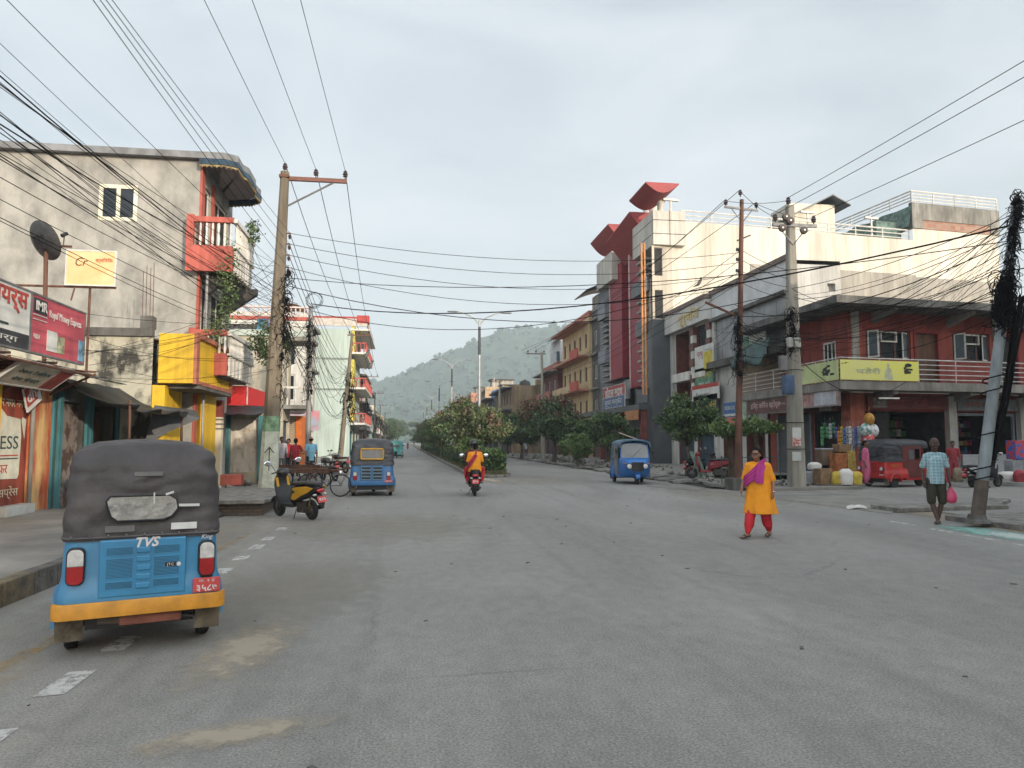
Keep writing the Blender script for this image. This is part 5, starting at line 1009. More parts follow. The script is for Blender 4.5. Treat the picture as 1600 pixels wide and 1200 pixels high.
b = wb(tw); b.T = b.T @ TP_; rows = [[(-.1 - .1 * j, y, 20.0 - .55 * j - .25 * sin(y * 2 + j)) for y in (0, 1.5, 3, 4.5, 6, 7.5, 9)] for j in range(4)]; b.loft(rows, closed=False); b.box(-2.5, -.2, 1.0, 8, 17.25, 18.9); b.build('green_netting', mat('green_netting', (.14, .22, .19), .8, var=.4, scale=3), tw)
for x in (17.2, 11.5, .2): b = wb(tw); b.T = b.T @ TTC; b.box(x - .05, x + .05, .4, .5, 17.2, 18.81); b.box(x - .6, x + .6, .35, .55, 18.8, 18.95); b.build('antenna_post', white, tw)
# tower signs over the entrance
TS_ = TT @ Matrix.Translation((0, -1.3, 0)); 
q = hole_px(TS_, 943, 622, 977, 602); signboard('shop_sign', 'red and white hotel signboard over the finned tower entrance', TS_ @ Matrix.Translation((q[0], 0, q[1])), q[2], q[3] * .8, mat('sign_red', (.42, .06, .05), .6), [('होटल बुद्ध', q[2] / 2, q[3] * .4, q[3] * .6, whb, dict(w=q[2] * .8, bold=.03))], frame_m=whb)
q = hole_px(TS_, 943, 640, 977, 620); signboard('shop_sign', 'blue and white signboard hanging under the hotel sign of the tower', TS_ @ Matrix.Translation((q[0], -.03, q[1])), q[2], q[3] * .85, mat('sign_blue', (.08, .14, .26), .6), [('सुपर मार्केट', q[2] / 2, q[3] * .55, q[3] * .4, whb, dict(w=q[2] * .8)), ('रेष्टुरेन्ट एण्ड बार', q[2] / 2, q[3] * .2, q[3] * .2, whb, dict(w=q[2] * .8))], frame_m=whb)
b = wb(tw); b.box(XT - 2.2, XT - .01, YT0 + 1, YT1 - 1, 3.9, 4.3); b.build('entrance_canopy', clad_and_shade, tw)
each(tw, Matrix.Identity(4), [(XT - 2.0, XT - 1.6, y, y + .4, .15, 3.88) for y in (YT0 + 1.2, YT0 + 6.5, YT0 + 12, YT0 + 18)], 'pillar', mat('maroon_pillar', (.20, .05, .04), .8, var=.3))
b = wb(tw); b.box(XT - 2.3, XT - 2.25, YT0 + 1.0, YT0 + 4.2, 3.2, 3.88); b.build('orange_board', mat('orange_board', (.50, .20, .07), .6), tw)
# ================================================================== RIGHT ROW BEYOND
root, T, TC = rowhouse('R', 'grey_annexe', 'narrow grey building with a curved sheet roof beside the red fins', 18.5, 68.7, 71.5, 9, 14.6, concd, 4, 3.4, 1, slab=.3, parapet=0)
b = wb(root); n = 10; b.loft([[(17.2 + 6 * k / n, y, 15.6 + 1.5 * sin(pi * (k + 2) / (n + 4))) for k in range(n + 1)] for y in (68.4, 73.5)] , closed=False); o = b.build('curved_roof', mat('dark_sheet', (.10, .12, .13)), root, smooth=60); m_ = o.modifiers.new('t', 'SOLIDIFY'); m_.thickness = .1
b = wb(root); b.box(18.5, 18.9, 69, 71.3, 14.6, 16.0); b.build('roof_wall', concl, root)
def r6(root, T, w):
    for k in (1, 2, 3): b = wb(root); b.T = b.T @ T; b.box(w - 3.4, w + .02, -1.25, -1.1, 3.3 * k + (.15 if k < 4 else 0), 3.3 * k + 1.1); b.build('red_parapet', mat('bright_red_parapet', (.50, .09, .06), .8, var=.2), root)
    b = wb(root); b.T = b.T @ T; b.box(0, w - 3.42, -1.24, -1.1, 6.75, 7.5); b.build('cream_parapet', beige, root)
root, T, TC = rowhouse('R', 'cream_building', 'tall cream building with red trimmed balconies left of the finned tower', 18.2, 71.6, 84, 10, 14.2, mat('warm_cream_b', (.66, .50, .28), .85, var=.12, scale=1, streak=3), 4, 3.4, 5, win=(.95, 1.5, .9), fm=mat('brown_frame_b', (.18, .12, .08), .7), slab=1.2, parapet=.6, trim=mat('salmon_parapet', (.52, .20, .14), .8), extras=r6, slabm=mat('salmon_ledge', (.50, .22, .15), .8))
root, T, TC = rowhouse('R', 'maroon_building', 'maroon building with railed balcony beyond the tall cream building', 17.6, 84.2, 94, 10, 10.2, mat('maroon_wall', (.17, .055, .05), .85, var=.25, scale=1.2), 3, 3.3, 3, slab=1.0, parapet=.8, trim=mat('dull_coral', (.38, .13, .10), .8), balc=[1, 2], rail='solid')
b = wb(root); b.box(18.6, 24, 87, 93.8, 10.9, 14.3); b.build('roof_block', mat('pale_roof_block', (.62, .62, .62), .7, var=.1), root)
b = wb(root); b.box(18.2, 18.58, 87.5, 91, 11, 12.6); b.build('roof_glazing', glassb, root); b = wb(root); b.box(24.05, 28, 86, 93, 10.3, 13.6); b.build('blue_block', mat('blue_block', (.10, .24, .40), .7), root)
b = wb(root); b.box(20, 24.5, 84.4, 86.8, 10.3, 12.4); b.build('ochre_block', mat('ochre_block', (.55, .33, .08), .8), root)
b = wb(root); b.loft([[(17.4 + .4 * k, y, 14.0 + .25 * k - .02 * k * k) for k in range(5)] for y in (86.8, 92)], closed=False); b.build('roof_sheet', mat('dark_sheet', (.10, .12, .13)), root)
bw = mat('old_brown_plaster', (.34, .25, .15), .95, var=.3, scale=.8, streak=2.5, col2=(.16, .12, .08), bump=.3)
root, T, TC = rowhouse('R', 'brown_house', 'old brown plastered house with grimy side wall beyond the maroon building', 13.8, 95, 112, 12, 9.0, bw, 3, 2.9, 6, win=(.9, 1.5, .8), slab=.9, parapet=0, fm=mat('brown_frame_b', (.18, .12, .08)), slabm=mat('dark_roof_tile', (.08, .085, .10), .8))
b = wb(root); b.box(17, 25.5, 94.9, 96, 9.02, 9.8); b.build('roof_ledge', mat('tan_ledge', (.50, .36, .22), .9, var=.2), root)
b = wb(root); b.box(18.5, 25.5, 92, 94.9, 0, 6.3); b.build('lean_to', concd, root)
def roofclutter(root, T, w, h, i):
    r = random.Random(i); b = wb(root); b.T = b.T @ T; x = w * r.uniform(.1, .5); b.box(x, x + 3.4, 2.0, 6, h + .004, h + 2.4); b.build('stair_room', [beige, concl, redc, conc][i % 4], root)
    b = wb(root); b.T = b.T @ T; b.box(x - .3, x + 3.8, 1.6, 6.2, h + 2.404, h + 2.55); b.build('stair_room_roof', concd, root)
    b = wb(root); b.T = b.T @ T; b.add([(w * .5, -1.0, h - .5), (w - .2, -1.0, h - .5), (w - .2, 1.5, h + .9), (w * .5, 1.5, h + .9), (w * .5, -1.0, h - .44), (w - .2, -1.0, h - .44), (w - .2, 1.5, h + .96), (w * .5, 1.5, h + .96)], [(0, 1, 2, 3), (7, 6, 5, 4), (0, 4, 5, 1), (1, 5, 6, 2), (2, 6, 7, 3), (3, 7, 4, 0)]); b.build('sheet_awning', [tinr, tin, mat('dark_sheet', (.10, .12, .13))][i % 3], root)
    b = wb(root); b.T = b.T @ T; b.cyl((w * .7, 2, h), (w * .7, 2, h + 2.6), .05, n=5); b.build('roof_post', white, root)
rowsR = [(113, 14, 8.3, mat('slate_roof_wall', (.16, .17, .20), .85, var=.3), 'slate_house', 'slate grey house with awnings beyond the brown house'), (128, 12, 10.6, mat('tan_wall_c', (.50, .36, .22), .85, var=.25), 'tan_house', 'tan house with roof terrace in the far right row'), (141, 14, 9.2, mat('cream_wall_c', (.58, .46, .30), .85, var=.2), 'cream_house', 'cream house with corner pillar in the far right row'), (156, 16, 11.4, mat('salmon_wall_c', (.48, .24, .16), .85, var=.25), 'salmon_house', 'salmon block rising highest in the far right row'), (173, 18, 8.4, mat('grey_wall_c', (.32, .32, .30), .85, var=.2), 'grey_house', 'grey house in the far right row'), (192, 22, 9.4, mat('white_wall_c', (.58, .56, .50), .85, var=.2), 'white_house', 'whitish house in the far right row'), (216, 30, 7.6, mat('ochre_wall_c', (.46, .32, .17), .85, var=.2), 'ochre_house', 'ochre house last seen in the right row'), (250, 60, 8.4, mat('brown_wall_c', (.32, .22, .15), .85, var=.2), 'brown_terrace', 'long brown terrace where the right row ends')]
for i, (y, w, h, m, nm, lb) in enumerate(rowsR):
    rowhouse('R', nm, lb, 13.6 + .3 * (i % 2), y, y + w, 12, h, m, 3, 2.9, 4, win=(.9, 1.4, .8), balc=[1, 2] if i % 2 else [1], rail='solid' if i % 3 else 'b', parapet=.6 if i % 2 else 0, slab=1.1, slabm=concl if i % 2 else mat('dark_roof_tile', (.08, .085, .10)), extras=lambda root, T, w_, i=i, h=h: roofclutter(root, T, w_, h, i))
def rooftank(x, y, z, r_, m, lb):
    b = B(); b.lathe([(.02, 0), (r_, 0), (r_, r_ * .4), (r_ * .96, r_ * .42), (r_, r_ * .5), (r_, r_ * 1.3), (r_ * .8, r_ * 1.55), (r_ * .3, r_ * 1.7), (r_ * .28, r_ * 1.8), (.02, r_ * 1.8)], (x, y, z), 14); tag(b.build('water_tank', m, smooth=50, loc=(x, y, z)), lb, 'water tank')
rooftank(15.2, 121, 8.3, 1.1, mat('blue_tank', (.08, .22, .42), .5), 'pale blue water tank on a roof in the far right row')
rooftank(17, 104, 9.02, .8, black, 'black water tank on the brown house roof')
# row of buildings on the near right side of the street, behind the viewpoint, closing the street
blk_specs = [(13.5, -60, -38, 15, 10.5), (13.5, -37.5, -22, 15, 9.2), (13.5, -21.5, -4, 15, 11.5), (13.8, -3.5, 9.0, 15, 11.0), (29, -12, 11.5, 16, 12.5), (46, -14, 13, 20, 12.8), (67, -14, 15, 22, 13), (90, -14, 18, 30, 13)]
for i, (x, y0, y1, d, h) in enumerate(blk_specs):
    rowhouse('R', 'street_building', ['pale', 'grey', 'tan', 'cream', 'ochre', 'white', 'brown', 'pink'][i] + ' building of the near right corner block outside the view', x, y0, y1, d, h, [white, conc, beige, cream, crw, white, bw, redc][i], 3, 3.3, 4, slab=.8, parapet=.6, group='buildings of the corner block behind the viewpoint')
ORD = ['first', 'second', 'third', 'fourth', 'fifth', 'sixth', 'seventh', 'eighth', 'ninth', 'tenth', 'eleventh', 'twelfth', 'thirteenth', 'fourteenth', 'fifteenth', 'sixteenth', 'seventeenth', 'eighteenth']
# ================================================================== TREES
leafA = mat('leaf_green', (.10, .155, .045), .6, var=.45, scale=1.5, col2=(.045, .08, .025)); leafB = mat('leaf_dark', (.05, .088, .032), .6, var=.4, scale=2); leafC = mat('leaf_light', (.13, .19, .045), .55, var=.3, scale=2)
flow = mat('pink_blossom', (.23, .11, .085), .8, var=.3, scale=3); bark = mat('bark', (.11, .085, .06), .95, var=.4, scale=6, bump=.6, streak=3); leafO = mat('leaf_olive', (.135, .15, .06), .6, var=.4, scale=1.5)
def leaves(b, pts, n, size, r, mix=(0, 1, 2), weights=(6, 4, 2), spread=.3):
    for k in range(n):
        c = pts[r.randrange(len(pts))]; p = Vector(c[0]) + Vector((r.gauss(0, 1), r.gauss(0, 1), r.gauss(0, .8))) * c[1] * spread
        m = c[2] if len(c) > 2 and r.random() < .6 else r.choices(mix, weights)[0]
        s_ = size * r.uniform(.6, 1.3); a = Vector((r.gauss(0, 1), r.gauss(0, 1), r.gauss(0, .6))).normalized(); u = a.cross(Vector((r.gauss(0, 1), r.gauss(0, 1), r.gauss(0, 1)))).normalized(); w = a.cross(u) * s_ * .5; u = u * s_
        b.add([p - u, p + w, p + u, p - w], [(0, 1, 2, 3)], m)
def tree_meshes(seed, h, rx, rz, trunk_h, n=7000, leaf=.11, mats_=None, flowers=0, nclump=46):
    r = random.Random(seed); t = B(); br = []
    tr = .07 + h * .012; t.tube([(0, 0, 0), (.05, .02, trunk_h * .5), (.0, .05, trunk_h)], [tr * 1.3, tr, tr * .8], 8)
    pts = []; cz = trunk_h + rz * .75
    for k in range(nclump):
        a = r.random() * 2 * pi; u = r.uniform(-1, 1); q = r.uniform(.45, 1.0) ** .6; s = sqrt(1 - u * u); rr = rx * (1 + .22 * sin(3 * a + seed) + r.uniform(-.14, .14))
        pts.append(((rr * q * s * cos(a), rr * q * s * sin(a), cz + rz * q * u * (1 if u > 0 else .75)), rx * r.uniform(.28, .5), r.choices((0, 1, 2), (4, 3, 3))[0] if not (flowers and u > -.1 and r.random() < flowers) else 3))
    for k in range(9):
        p = Vector(pts[k * 3 % nclump][0]) * .8; p.z = max(p.z, trunk_h + .2); m_ = Vector((p.x * .35, p.y * .35, trunk_h + (p.z - trunk_h) * .55)); t.tube([(0, .05, trunk_h * .85), m_, p], [tr * .6, tr * .4, tr * .15], 5)
    lf = B(); leaves(lf, pts, n, leaf, r)
    return t, lf
def place_tree(name, label, seed, pos, h, rx, rz, th, mats_, rz_=0, group=None, **k):
    t, lf = tree_meshes(seed, h, rx, rz, th, **k); root = thing(name, label, 'tree', pos, rz_, group)
    t.build('trunk', bark, root, smooth=60); lf.build('crown', mats_, root); return root
MT = [leafA, leafB, leafO, flow]; MD = [leafB, leafB, leafA, flow]; ML = [leafA, leafC, leafC, flow]
t1 = place_tree('flowering_tree', 'rounded olive green tree at the near end of the median above the hedge', 1, (4.15, 41.5, .14), 4, 1.5, 1.05, 1.55, [leafO, leafO, leafA, flow], n=12000, leaf=.10, flowers=.04)
t2 = place_tree('flowering_tree', 'tree thick with dusty pink blossom just behind the first median tree', 2, (3.9, 49.5, .14), 4.6, 1.7, 1.5, 1.6, [leafA, leafB, leafO, flow], n=11000, leaf=.10, flowers=.36)
t3 = place_tree('light_green_shrub', 'bright light green shrub low in front of the median trees', 3, (3.55, 40.0, .14), 2, .55, .5, .9, ML, n=1800, leaf=.09)
SP_ = 7.2
for k in range(16):
    y = 56 + k * SP_; src = (t2, t1)[k % 2]
    dup(src, (3.9 + .35 * sin(k * 2.1), y, .14), rz=k * 1.3, label=ORD[k + 2] + ' flowering tree along the median counted from its near end', group='flowering trees receding along the median', scale=(1, 1, 1.0 + .12 * sin(k * 1.7)))
def sidetree(px, py, lb, seed, h, rx, rz, th, ms, nm='street_tree', **k):
    p = gp(px, py, .15); return place_tree(nm, lb, seed, p, h, rx, rz, th, ms, **k)
s1_ = sidetree(866, 722, 'broad dark street tree with brownish pink blossom on the right pavement', 11, 5, 2.1, 1.75, 1.75, [leafA, leafB, leafB, mat('dusty_blossom', (.20, .085, .07), .8, var=.3)], n=12000, leaf=.11, flowers=.4)
s2_ = sidetree(903, 728, 'round clipped green bush on the right pavement between two darker trees', 12, 2, 1.0, .95, .45, [leafA, leafA, leafC, flow], nm='round_bush', n=6000, leaf=.08)
s3_ = sidetree(950, 728, 'dark leafy street tree left of the blue front facing rickshaw', 13, 4, 1.5, 1.15, 1.3, MD, n=9000, leaf=.09)
s4_ = sidetree(1075, 744, 'spreading dark green street tree before the banded column building', 14, 4, 1.22, 1.1, 1.5, [leafA, leafB, leafB, flow], n=11000, leaf=.08)
s5_ = sidetree(1142, 757, 'sapling with bright leaves in front of the rusty pole left side', 15, 2.6, .75, .36, 1.75, [leafA, leafC, leafA, flow], nm='sapling', n=1900, leaf=.075, nclump=22)
s6_ = sidetree(1183, 753, 'sapling with bright leaves behind the woman right of the rusty pole', 16, 2.6, .7, .34, 1.8, [leafA, leafC, leafA, flow], nm='sapling', n=1700, leaf=.075, nclump=20)
s7_ = sidetree(815, 716, 'dark tree farther up the right pavement beside the old brown house', 17, 4.6, 1.8, 1.7, 1.3, MD, n=8000, leaf=.12)
for k, (x, y) in enumerate(((12.4, 52), (12.1, 76), (12.3, 88), (12.6, 100), (12.2, 112), (12.5, 126), (12.2, 142), (12.5, 160), (12.3, 182))):
    dup((s3_, s7_)[k % 2], (x, y, .15), rz=k * 1.1, label=ORD[k] + ' dark street tree in the receding row behind the broad blossoming one on the right', group='street trees receding along the right pavement')
for k, (x, y, s_) in enumerate(((-5.0, 210, 1.6), (-5.6, 235, 2.0), (-4.9, 262, 1.7), (-6, 300, 2.6), (-3, 340, 2.6), (10, 330, 2.4), (5, 380, 2.8), (-7, 360, 3))):
    dup(s7_, (x, y, 0), rz=k, label='far off tree where the street disappears toward the hill', group='trees at the far end of the street', scale=(s_, s_, s_))
# hedge
def hedge(label, x0, x1, y0, y1, z0, z1, n, leaf, ms, seed=0):
    r = random.Random(seed); root = thing('hedge', label, 'hedge', ((x0 + x1) / 2, y0, z0))
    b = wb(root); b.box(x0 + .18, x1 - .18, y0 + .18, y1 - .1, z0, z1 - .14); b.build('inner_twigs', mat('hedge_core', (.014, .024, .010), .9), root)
    b = wb(root)
    for k in range(n):
        f = r.random(); y = y0 + (y1 - y0) * r.random() ** 1.8
        if f < .42: p = Vector((x0 + (x1 - x0) * r.random(), y, z1 + r.gauss(0, .07) + .05 * sin(y * 1.7)))
        elif f < .8: p = Vector((x0 + r.gauss(0, .07), y, z0 + (z1 - z0) * r.random()))
        elif f < .9: p = Vector((x1 + r.gauss(0, .07), y, z0 + (z1 - z0) * r.random()))
        else: p = Vector((x0 + (x1 - x0) * r.random(), y0 + r.gauss(0, .07), z0 + (z1 - z0) * r.random()))
        a = Vector((r.gauss(0, 1), r.gauss(0, 1), r.gauss(0, 1))).normalized(); u = a.cross(Vector((r.gauss(0, 1), r.gauss(0, 1), r.gauss(0, 1)))).normalized(); s_ = leaf * r.uniform(.6, 1.4) * (1 + (y - y0) / 40); w = a.cross(u) * s_ * .5; u = u * s_
        b.add([p - u, p + w, p + u, p - w], [(0, 1, 2, 3)], r.choices((0, 1, 2), (4, 1, 7))[0] if p.z > z1 - .2 else r.choices((0, 1, 2), (4, 6, 1))[0])
    b.build('foliage', ms, root); return root
hedge('clipped green hedge running along the median behind the riders', 3.75, 4.75, 35.3, 64, .15, 1.12, 22000, .07, [leafA, leafB, leafC])
hedge('farther stretch of the median hedge beyond the flowering trees', 3.75, 4.75, 65, 150, .15, 1.1, 12000, .11, [leafA, leafB, leafC], 3)
b = B(); r = random.Random(31)
for k in range(5200):
    x, y = r.uniform(3.2, 4.8), 34.6 + 90 * r.random() ** 2.2; h_ = r.uniform(.05, .22); a = r.random() * pi; dx, dy = .02 * cos(a), .02 * sin(a); b.add([(x - dx, y - dy, .14), (x + dx, y + dy, .14), (x + r.gauss(0, .05), y + r.gauss(0, .05), .14 + h_)], [(0, 1, 2)], r.randrange(2))
tag(b.build('grass', [mat('dry_grass', (.20, .17, .08), .9, var=.3), leafO]), 'dry grass and weeds growing on the median soil', 'grass', kind='stuff')
# climbing plants on the red balconies
def vine(label, pts, n, leaf, seed, spread=1, mats_=None):
    r = random.Random(seed); root = thing('climbing_plant', label, 'plant', pts[0]); b = wb(root); b.tube(pts, .012, 5); b.build('stem', bark, root)
    b = wb(root); P = []
    for i in range(len(pts) - 1):
        for k in range(5): P.append((Vector(pts[i]).lerp(Vector(pts[i + 1]), k / 5), .16 * spread))
    leaves(b, P, n, leaf, r, spread=.9); b.build('foliage', mats_ or [leafA, leafC, leafB], root)
vine('green climber trailing down from the upper red balcony', [(-5.25, 22.9, 7.5), (-5.3, 22.6, 6.6), (-5.15, 22.7, 5.8), (-5.5, 22.75, 5.0), (-5.6, 22.8, 4.5)], 1300, .05, 1)
vine('potted plant sprouting above the upper balcony corner', [(-4.92, 24.4, 8.1), (-4.9, 24.5, 8.5), (-4.95, 24.4, 8.75)], 260, .06, 2, .8)
vine('leafy climber along the lower balcony balustrade', [(-4.6, 24.2, 4.9), (-4.55, 25, 4.6), (-4.5, 25.8, 4.4)], 700, .06, 3, 1.2)
vine('greenery hanging at the terrace edge behind the tall grey building', [(-5.7, 31.0, 6.3), (-5.2, 31.8, 6.2), (-5.0, 32.6, 5.6)], 700, .07, 4, 1.5)
# ================================================================== POLES, LAMPS, CABLES
pcon = mat('pole_concrete', (.24, .20, .145), .9, var=.3, scale=2, streak=4, bump=.4, bscale=25); pcong = mat('pole_concrete_grey', (.34, .32, .275), .9, var=.22, scale=2, streak=4, bump=.3)
insul = mat('brown_insulator', (.05, .035, .03), .3, var=.2); cablem = mat('black_cable', (.012, .012, .013), .9, var=.2, spec=.1)
def insulator(root, p, s=1.0, hang=False):
    b = wb(root); k = -1 if hang else 1; b.lathe([(.02 * s, 0), (.02 * s, .06 * s * k), (.07 * s, .08 * s * k), (.05 * s, .12 * s * k), (.08 * s, .14 * s * k), (.05 * s, .19 * s * k), (.06 * s, .21 * s * k), (.02 * s, .26 * s * k)], p, 8); return b.build('insulator', insul, root)
def squarepole(b, p0, p1, w0, w1, ch=.25):
    rings = []
    for p, w in ((p0, w0), (p1, w1)):
        c = w * ch; h = w / 2; rings.append([(p[0] + x, p[1] + y, p[2]) for x, y in ((-h + c, -h), (h - c, -h), (h, -h + c), (h, h - c), (h - c, h), (-h + c, h), (-h, h - c), (-h, -h + c))])
    b.loft(rings)
lp = gp(418, 778, 0); zt = 9.85; ltop = Vector((lp.x + .27, lp.y, zt))
L1 = thing('utility_pole', 'tall tapering concrete utility pole with one sided cross arm behind the yellow scooter', 'utility pole', lp)
b = wb(L1); squarepole(b, (lp.x, lp.y, -.1), ltop, .52, .24); b.build('shaft', pcon, L1)
def atz(P0, P1, z): t = (z - P0.z) / (P1.z - P0.z); return P0.lerp(P1, t)
b = wb(L1); a, c = atz(lp, ltop, .15), atz(lp, ltop, 1.95); squarepole(b, a, c, .528, .47); b.build('painted_base', mat('pale_paint_band', (.47, .50, .42), .85, scale=4, col2=(.30, .30, .24), thr=(.3, .6)), L1)
b = wb(L1); a, c = atz(lp, ltop, 1.951), atz(lp, ltop, 2.4); squarepole(b, a, c, .478, .462); b.build('green_band', mat('green_paint_band', (.22, .36, .22), .85, scale=5, var=.35), L1)
b = wb(L1); a = atz(lp, ltop, 1.2); b.T = b.T @ Matrix.Translation((a.x + .03, a.y - .258, a.z)); b.box(-.012, .012, -.012, -.002, -.4, .3); b.obox((-.07, -.007, .2), (.2, .008, .025), (0, R(-50), 0)); b.obox((.07, -.007, .2), (.2, .008, .025), (0, R(50), 0)); b.build('painted_arrow', blotch, L1)
b = wb(L1); b.box(ltop.x - .15, ltop.x + .15, ltop.y - .15, ltop.y + .15, zt - .2, zt - .12); b.build('pole_collar', rust, L1)
b = wb(L1); b.box(ltop.x + .1, ltop.x + 1.85, ltop.y - .05, ltop.y + .05, zt - .26, zt - .14); b.build('cross_arm', mat('arm_red_oxide', (.20, .085, .06), .7, var=.25), L1)
b = wb(L1); b.cyl((ltop.x + .1, ltop.y, zt - 1.05), (ltop.x + 1.45, ltop.y, zt - .26), .03, n=6); b.build('brace', steel, L1)
ins = [Vector((ltop.x, ltop.y, zt)), Vector((ltop.x + .92, ltop.y, zt - .14)), Vector((ltop.x + 1.8, ltop.y, zt - .14))]
for p in ins: insulator(L1, p, 1.1)
LV = [atz(lp, ltop, z) + Vector((.24, 0, 0)) for z in (7.95, 7.62, 7.28, 6.9)]
for p in LV: b = wb(L1); b.obox(p - Vector((.1, 0, 0)), (.26, .04, .04)); b.build('bracket', rust, L1); insulator(L1, p, .7, True)
# right side poles
p1 = gp(1153, 766, 0); p1t = Vector((p1.x + .16, p1.y, 11.1 - .1)); zz = ay(1159, 312, p1.y).z; p1t = Vector((ay(1159, 312, p1.y).x, p1.y, zz))
L2 = thing('utility_pole', 'slim rusty brown steel pole with three pin cross arm on a square concrete base', 'utility pole', p1)
b = wb(L2); b.cyl(Vector((p1.x, p1.y, .1)), p1t, .125, .07, 10); b.build('shaft', mat('rust_brown_pole', (.17, .075, .05), .8, var=.35, scale=3, streak=3), L2, smooth=50)
b = wb(L2); b.box(p1.x - .33, p1.x + .33, p1.y - .33, p1.y + .33, -.05, .42); b.build('base', concd, L2, bevel=.02)
b = wb(L2); za_ = ay(1158, 326, p1.y).z; xa, xb = ay(1132, 320, p1.y).x, ay(1184, 328, p1.y).x; b.obox(((xa + xb) / 2, p1.y, za_), (xb - xa, .06, .07), (0, .06, 0)); b.build('cross_arm', steel, L2)
for k in (-1, 1): b = wb(L2); b.cyl((p1t.x, p1.y, za_ - .5), (p1t.x + k * .38, p1.y, za_ - .03), .018, n=5); b.build('brace', steel, L2)
R2 = [Vector((xa + .05, p1.y, za_ + .05)), Vector((p1t.x - .05, p1.y, zz + .1)), Vector((xb - .05, p1.y, za_ + .0))]
for p in R2: insulator(L2, p, 1.0)
LV2 = [atz(p1, p1t, z) for z in (8.35, 8.0, 7.6, 7.2)]
for p in LV2: b = wb(L2); b.lathe([(.03, -.05), (.07, -.04), (.05, 0), (.07, .04), (.03, .05)], p - Vector((.13, 0, 0)), 8, axis='x'); b.build('spool', insul, L2)
b = wb(L2); q0, q1 = ay(1149, 492, p1.y), ay(1102, 472, p1.y); b.cyl((p1.x, p1.y, q0.z), (q1.x, p1.y, q1.z), .045, n=6); b.build('side_arm', rust, L2)
b = wb(L2); q0 = ay(1158, 372, p1.y); b.cyl((q0.x - .15, p1.y, q0.z - .1), (q0.x + .35, p1.y, q0.z + .12), .03, n=6); b.build('stub_arm', concd, L2)
p2 = gp(1245, 766, 0); p2t = ay(1234, 322, p2.y)
L3 = thing('utility_pole', 'pale grey concrete pole with paper notices and a blue box beside the snack shop', 'utility pole', p2)
b = wb(L3); squarepole(b, (p2.x, p2.y, -.1), p2t, .50, .24, .12); b.build('shaft', pcong, L3)
za_ = ay(1240, 354, p2.y).z; xa, xb = ay(1204, 350, p2.y).x, ay(1272, 354, p2.y).x
b = wb(L3); b.box(xa, xb, p2.y - .19, p2.y - .12, za_ - .06, za_ + .06); b.build('cross_arm', steel, L3)
for k in (-1, 1): b = wb(L3); b.cyl((p2t.x, p2.y - .15, za_ - .7), (p2t.x + k * .55, p2.y - .15, za_ - .05), .02, n=5); b.build('brace', steel, L3)
R3 = [Vector((p2t.x - .05, p2.y, p2t.z)), Vector((xa + .1, p2.y - .15, za_ + .05)), Vector((xb - .1, p2.y - .15, za_ + .05))]
for p in R3: insulator(L3, p, 1.25)
for dx, dz in ((-.45, -.15), (-.15, .12), (.35, -.2), (-.3, .25)):
    b = wb(L3); b.lathe([(.03, -.08), (.13, -.06), (.09, -.02), (.14, .02), (.08, .06), (.03, .08)], (p2t.x + dx, p2.y - .25, za_ + dz), 10, axis='y'); b.build('disc_insulator', insul, L3)
b = wb(L3); q = ay(1231, 600, p2.y - .4); b.box(q.x - .17, q.x + .17, p2.y - .55, p2.y - .25, q.z - .35, q.z + .3); b.build('blue_box', mat('navy_box', (.05, .09, .17), .6, var=.3), L3, bevel=.02)
b = wb(L3); q = ay(1240, 535, p2.y - .4); b.box(q.x - .2, q.x + .25, p2.y - .45, p2.y - .25, q.z - .17, q.z + .17); b.build('white_box', mat('dusty_white', (.5, .49, .44), .7), L3, bevel=.03)
b = wb(L3); q = ay(1228, 565, p2.y - .4); b.box(q.x - .2, q.x + .05, p2.y - .45, p2.y - .25, q.z - .3, q.z + .2); b.build('meter_box', steel, L3, bevel=.02)
for (ya_, yb2, m) in ((668, 684, mat('notice_paper', (.50, .50, .47), .9, var=.1)), (684, 697, mat('red_photo_notice', (.34, .06, .05), .8, scale=14, col2=(.5, .42, .38), thr=(.45, .6))), (706, 720, mat('notice_paper', (.5, .5, .47))), ):
    a, c = ay(1238, ya_, p2.y - .26), ay(1252, yb2, p2.y - .26); b = wb(L3); b.box(a.x, c.x, p2.y - .262, p2.y - .25, c.z, a.z); b.build('paper_notice', m, L3)
for z in (2.3, 1.4, 4.1): q = atz(p2, p2t, z); b = wb(L3); b.torus((q.x, q.y, z), .3, .012, 'z', 16, 5); b.build('tie_wire', cablem, L3)
p3 = gp(1527, 815, .1); p3t = ay(1590, 302, p3.y)
L4 = thing('utility_pole', 'leaning blue grey steel pole smothered in black cables near the right edge', 'utility pole', p3)
b = wb(L4); b.cyl(p3, p3.lerp(p3t, .96), .12, .085, 10); b.build('shaft', mat('blue_grey_pole', (.27, .31, .33), .6, var=.22, scale=3, streak=4), L4, smooth=50)
b = wb(L4); b.lathe([(.02, 0), (.24, 0), (.21, .05), (.17, .08), (.15, .16), (.02, .16)], (p3.x, p3.y, .08), 10); b.build('base', concd, L4)
b = wb(L4); b.cyl(p3 + Vector((-.02, -.02, 0)), p3.lerp(p3t, .12) + Vector((-.01, -.01, 0)), .13, .125, 10); b.build('dirty_band', mat('mud_band', (.14, .11, .09), .9, var=.3), L4)
for t in (.1, .13, .36, .4, .23):
    b = wb(L4); q = p3.lerp(p3t, t); b.tube([(q.x + .19 * cos(a), q.y + .19 * sin(a), q.z + .09 * a / 2) for a in [k * .6 for k in range(12)]], .014, 5); b.build('wrapped_wire', cablem, L4)
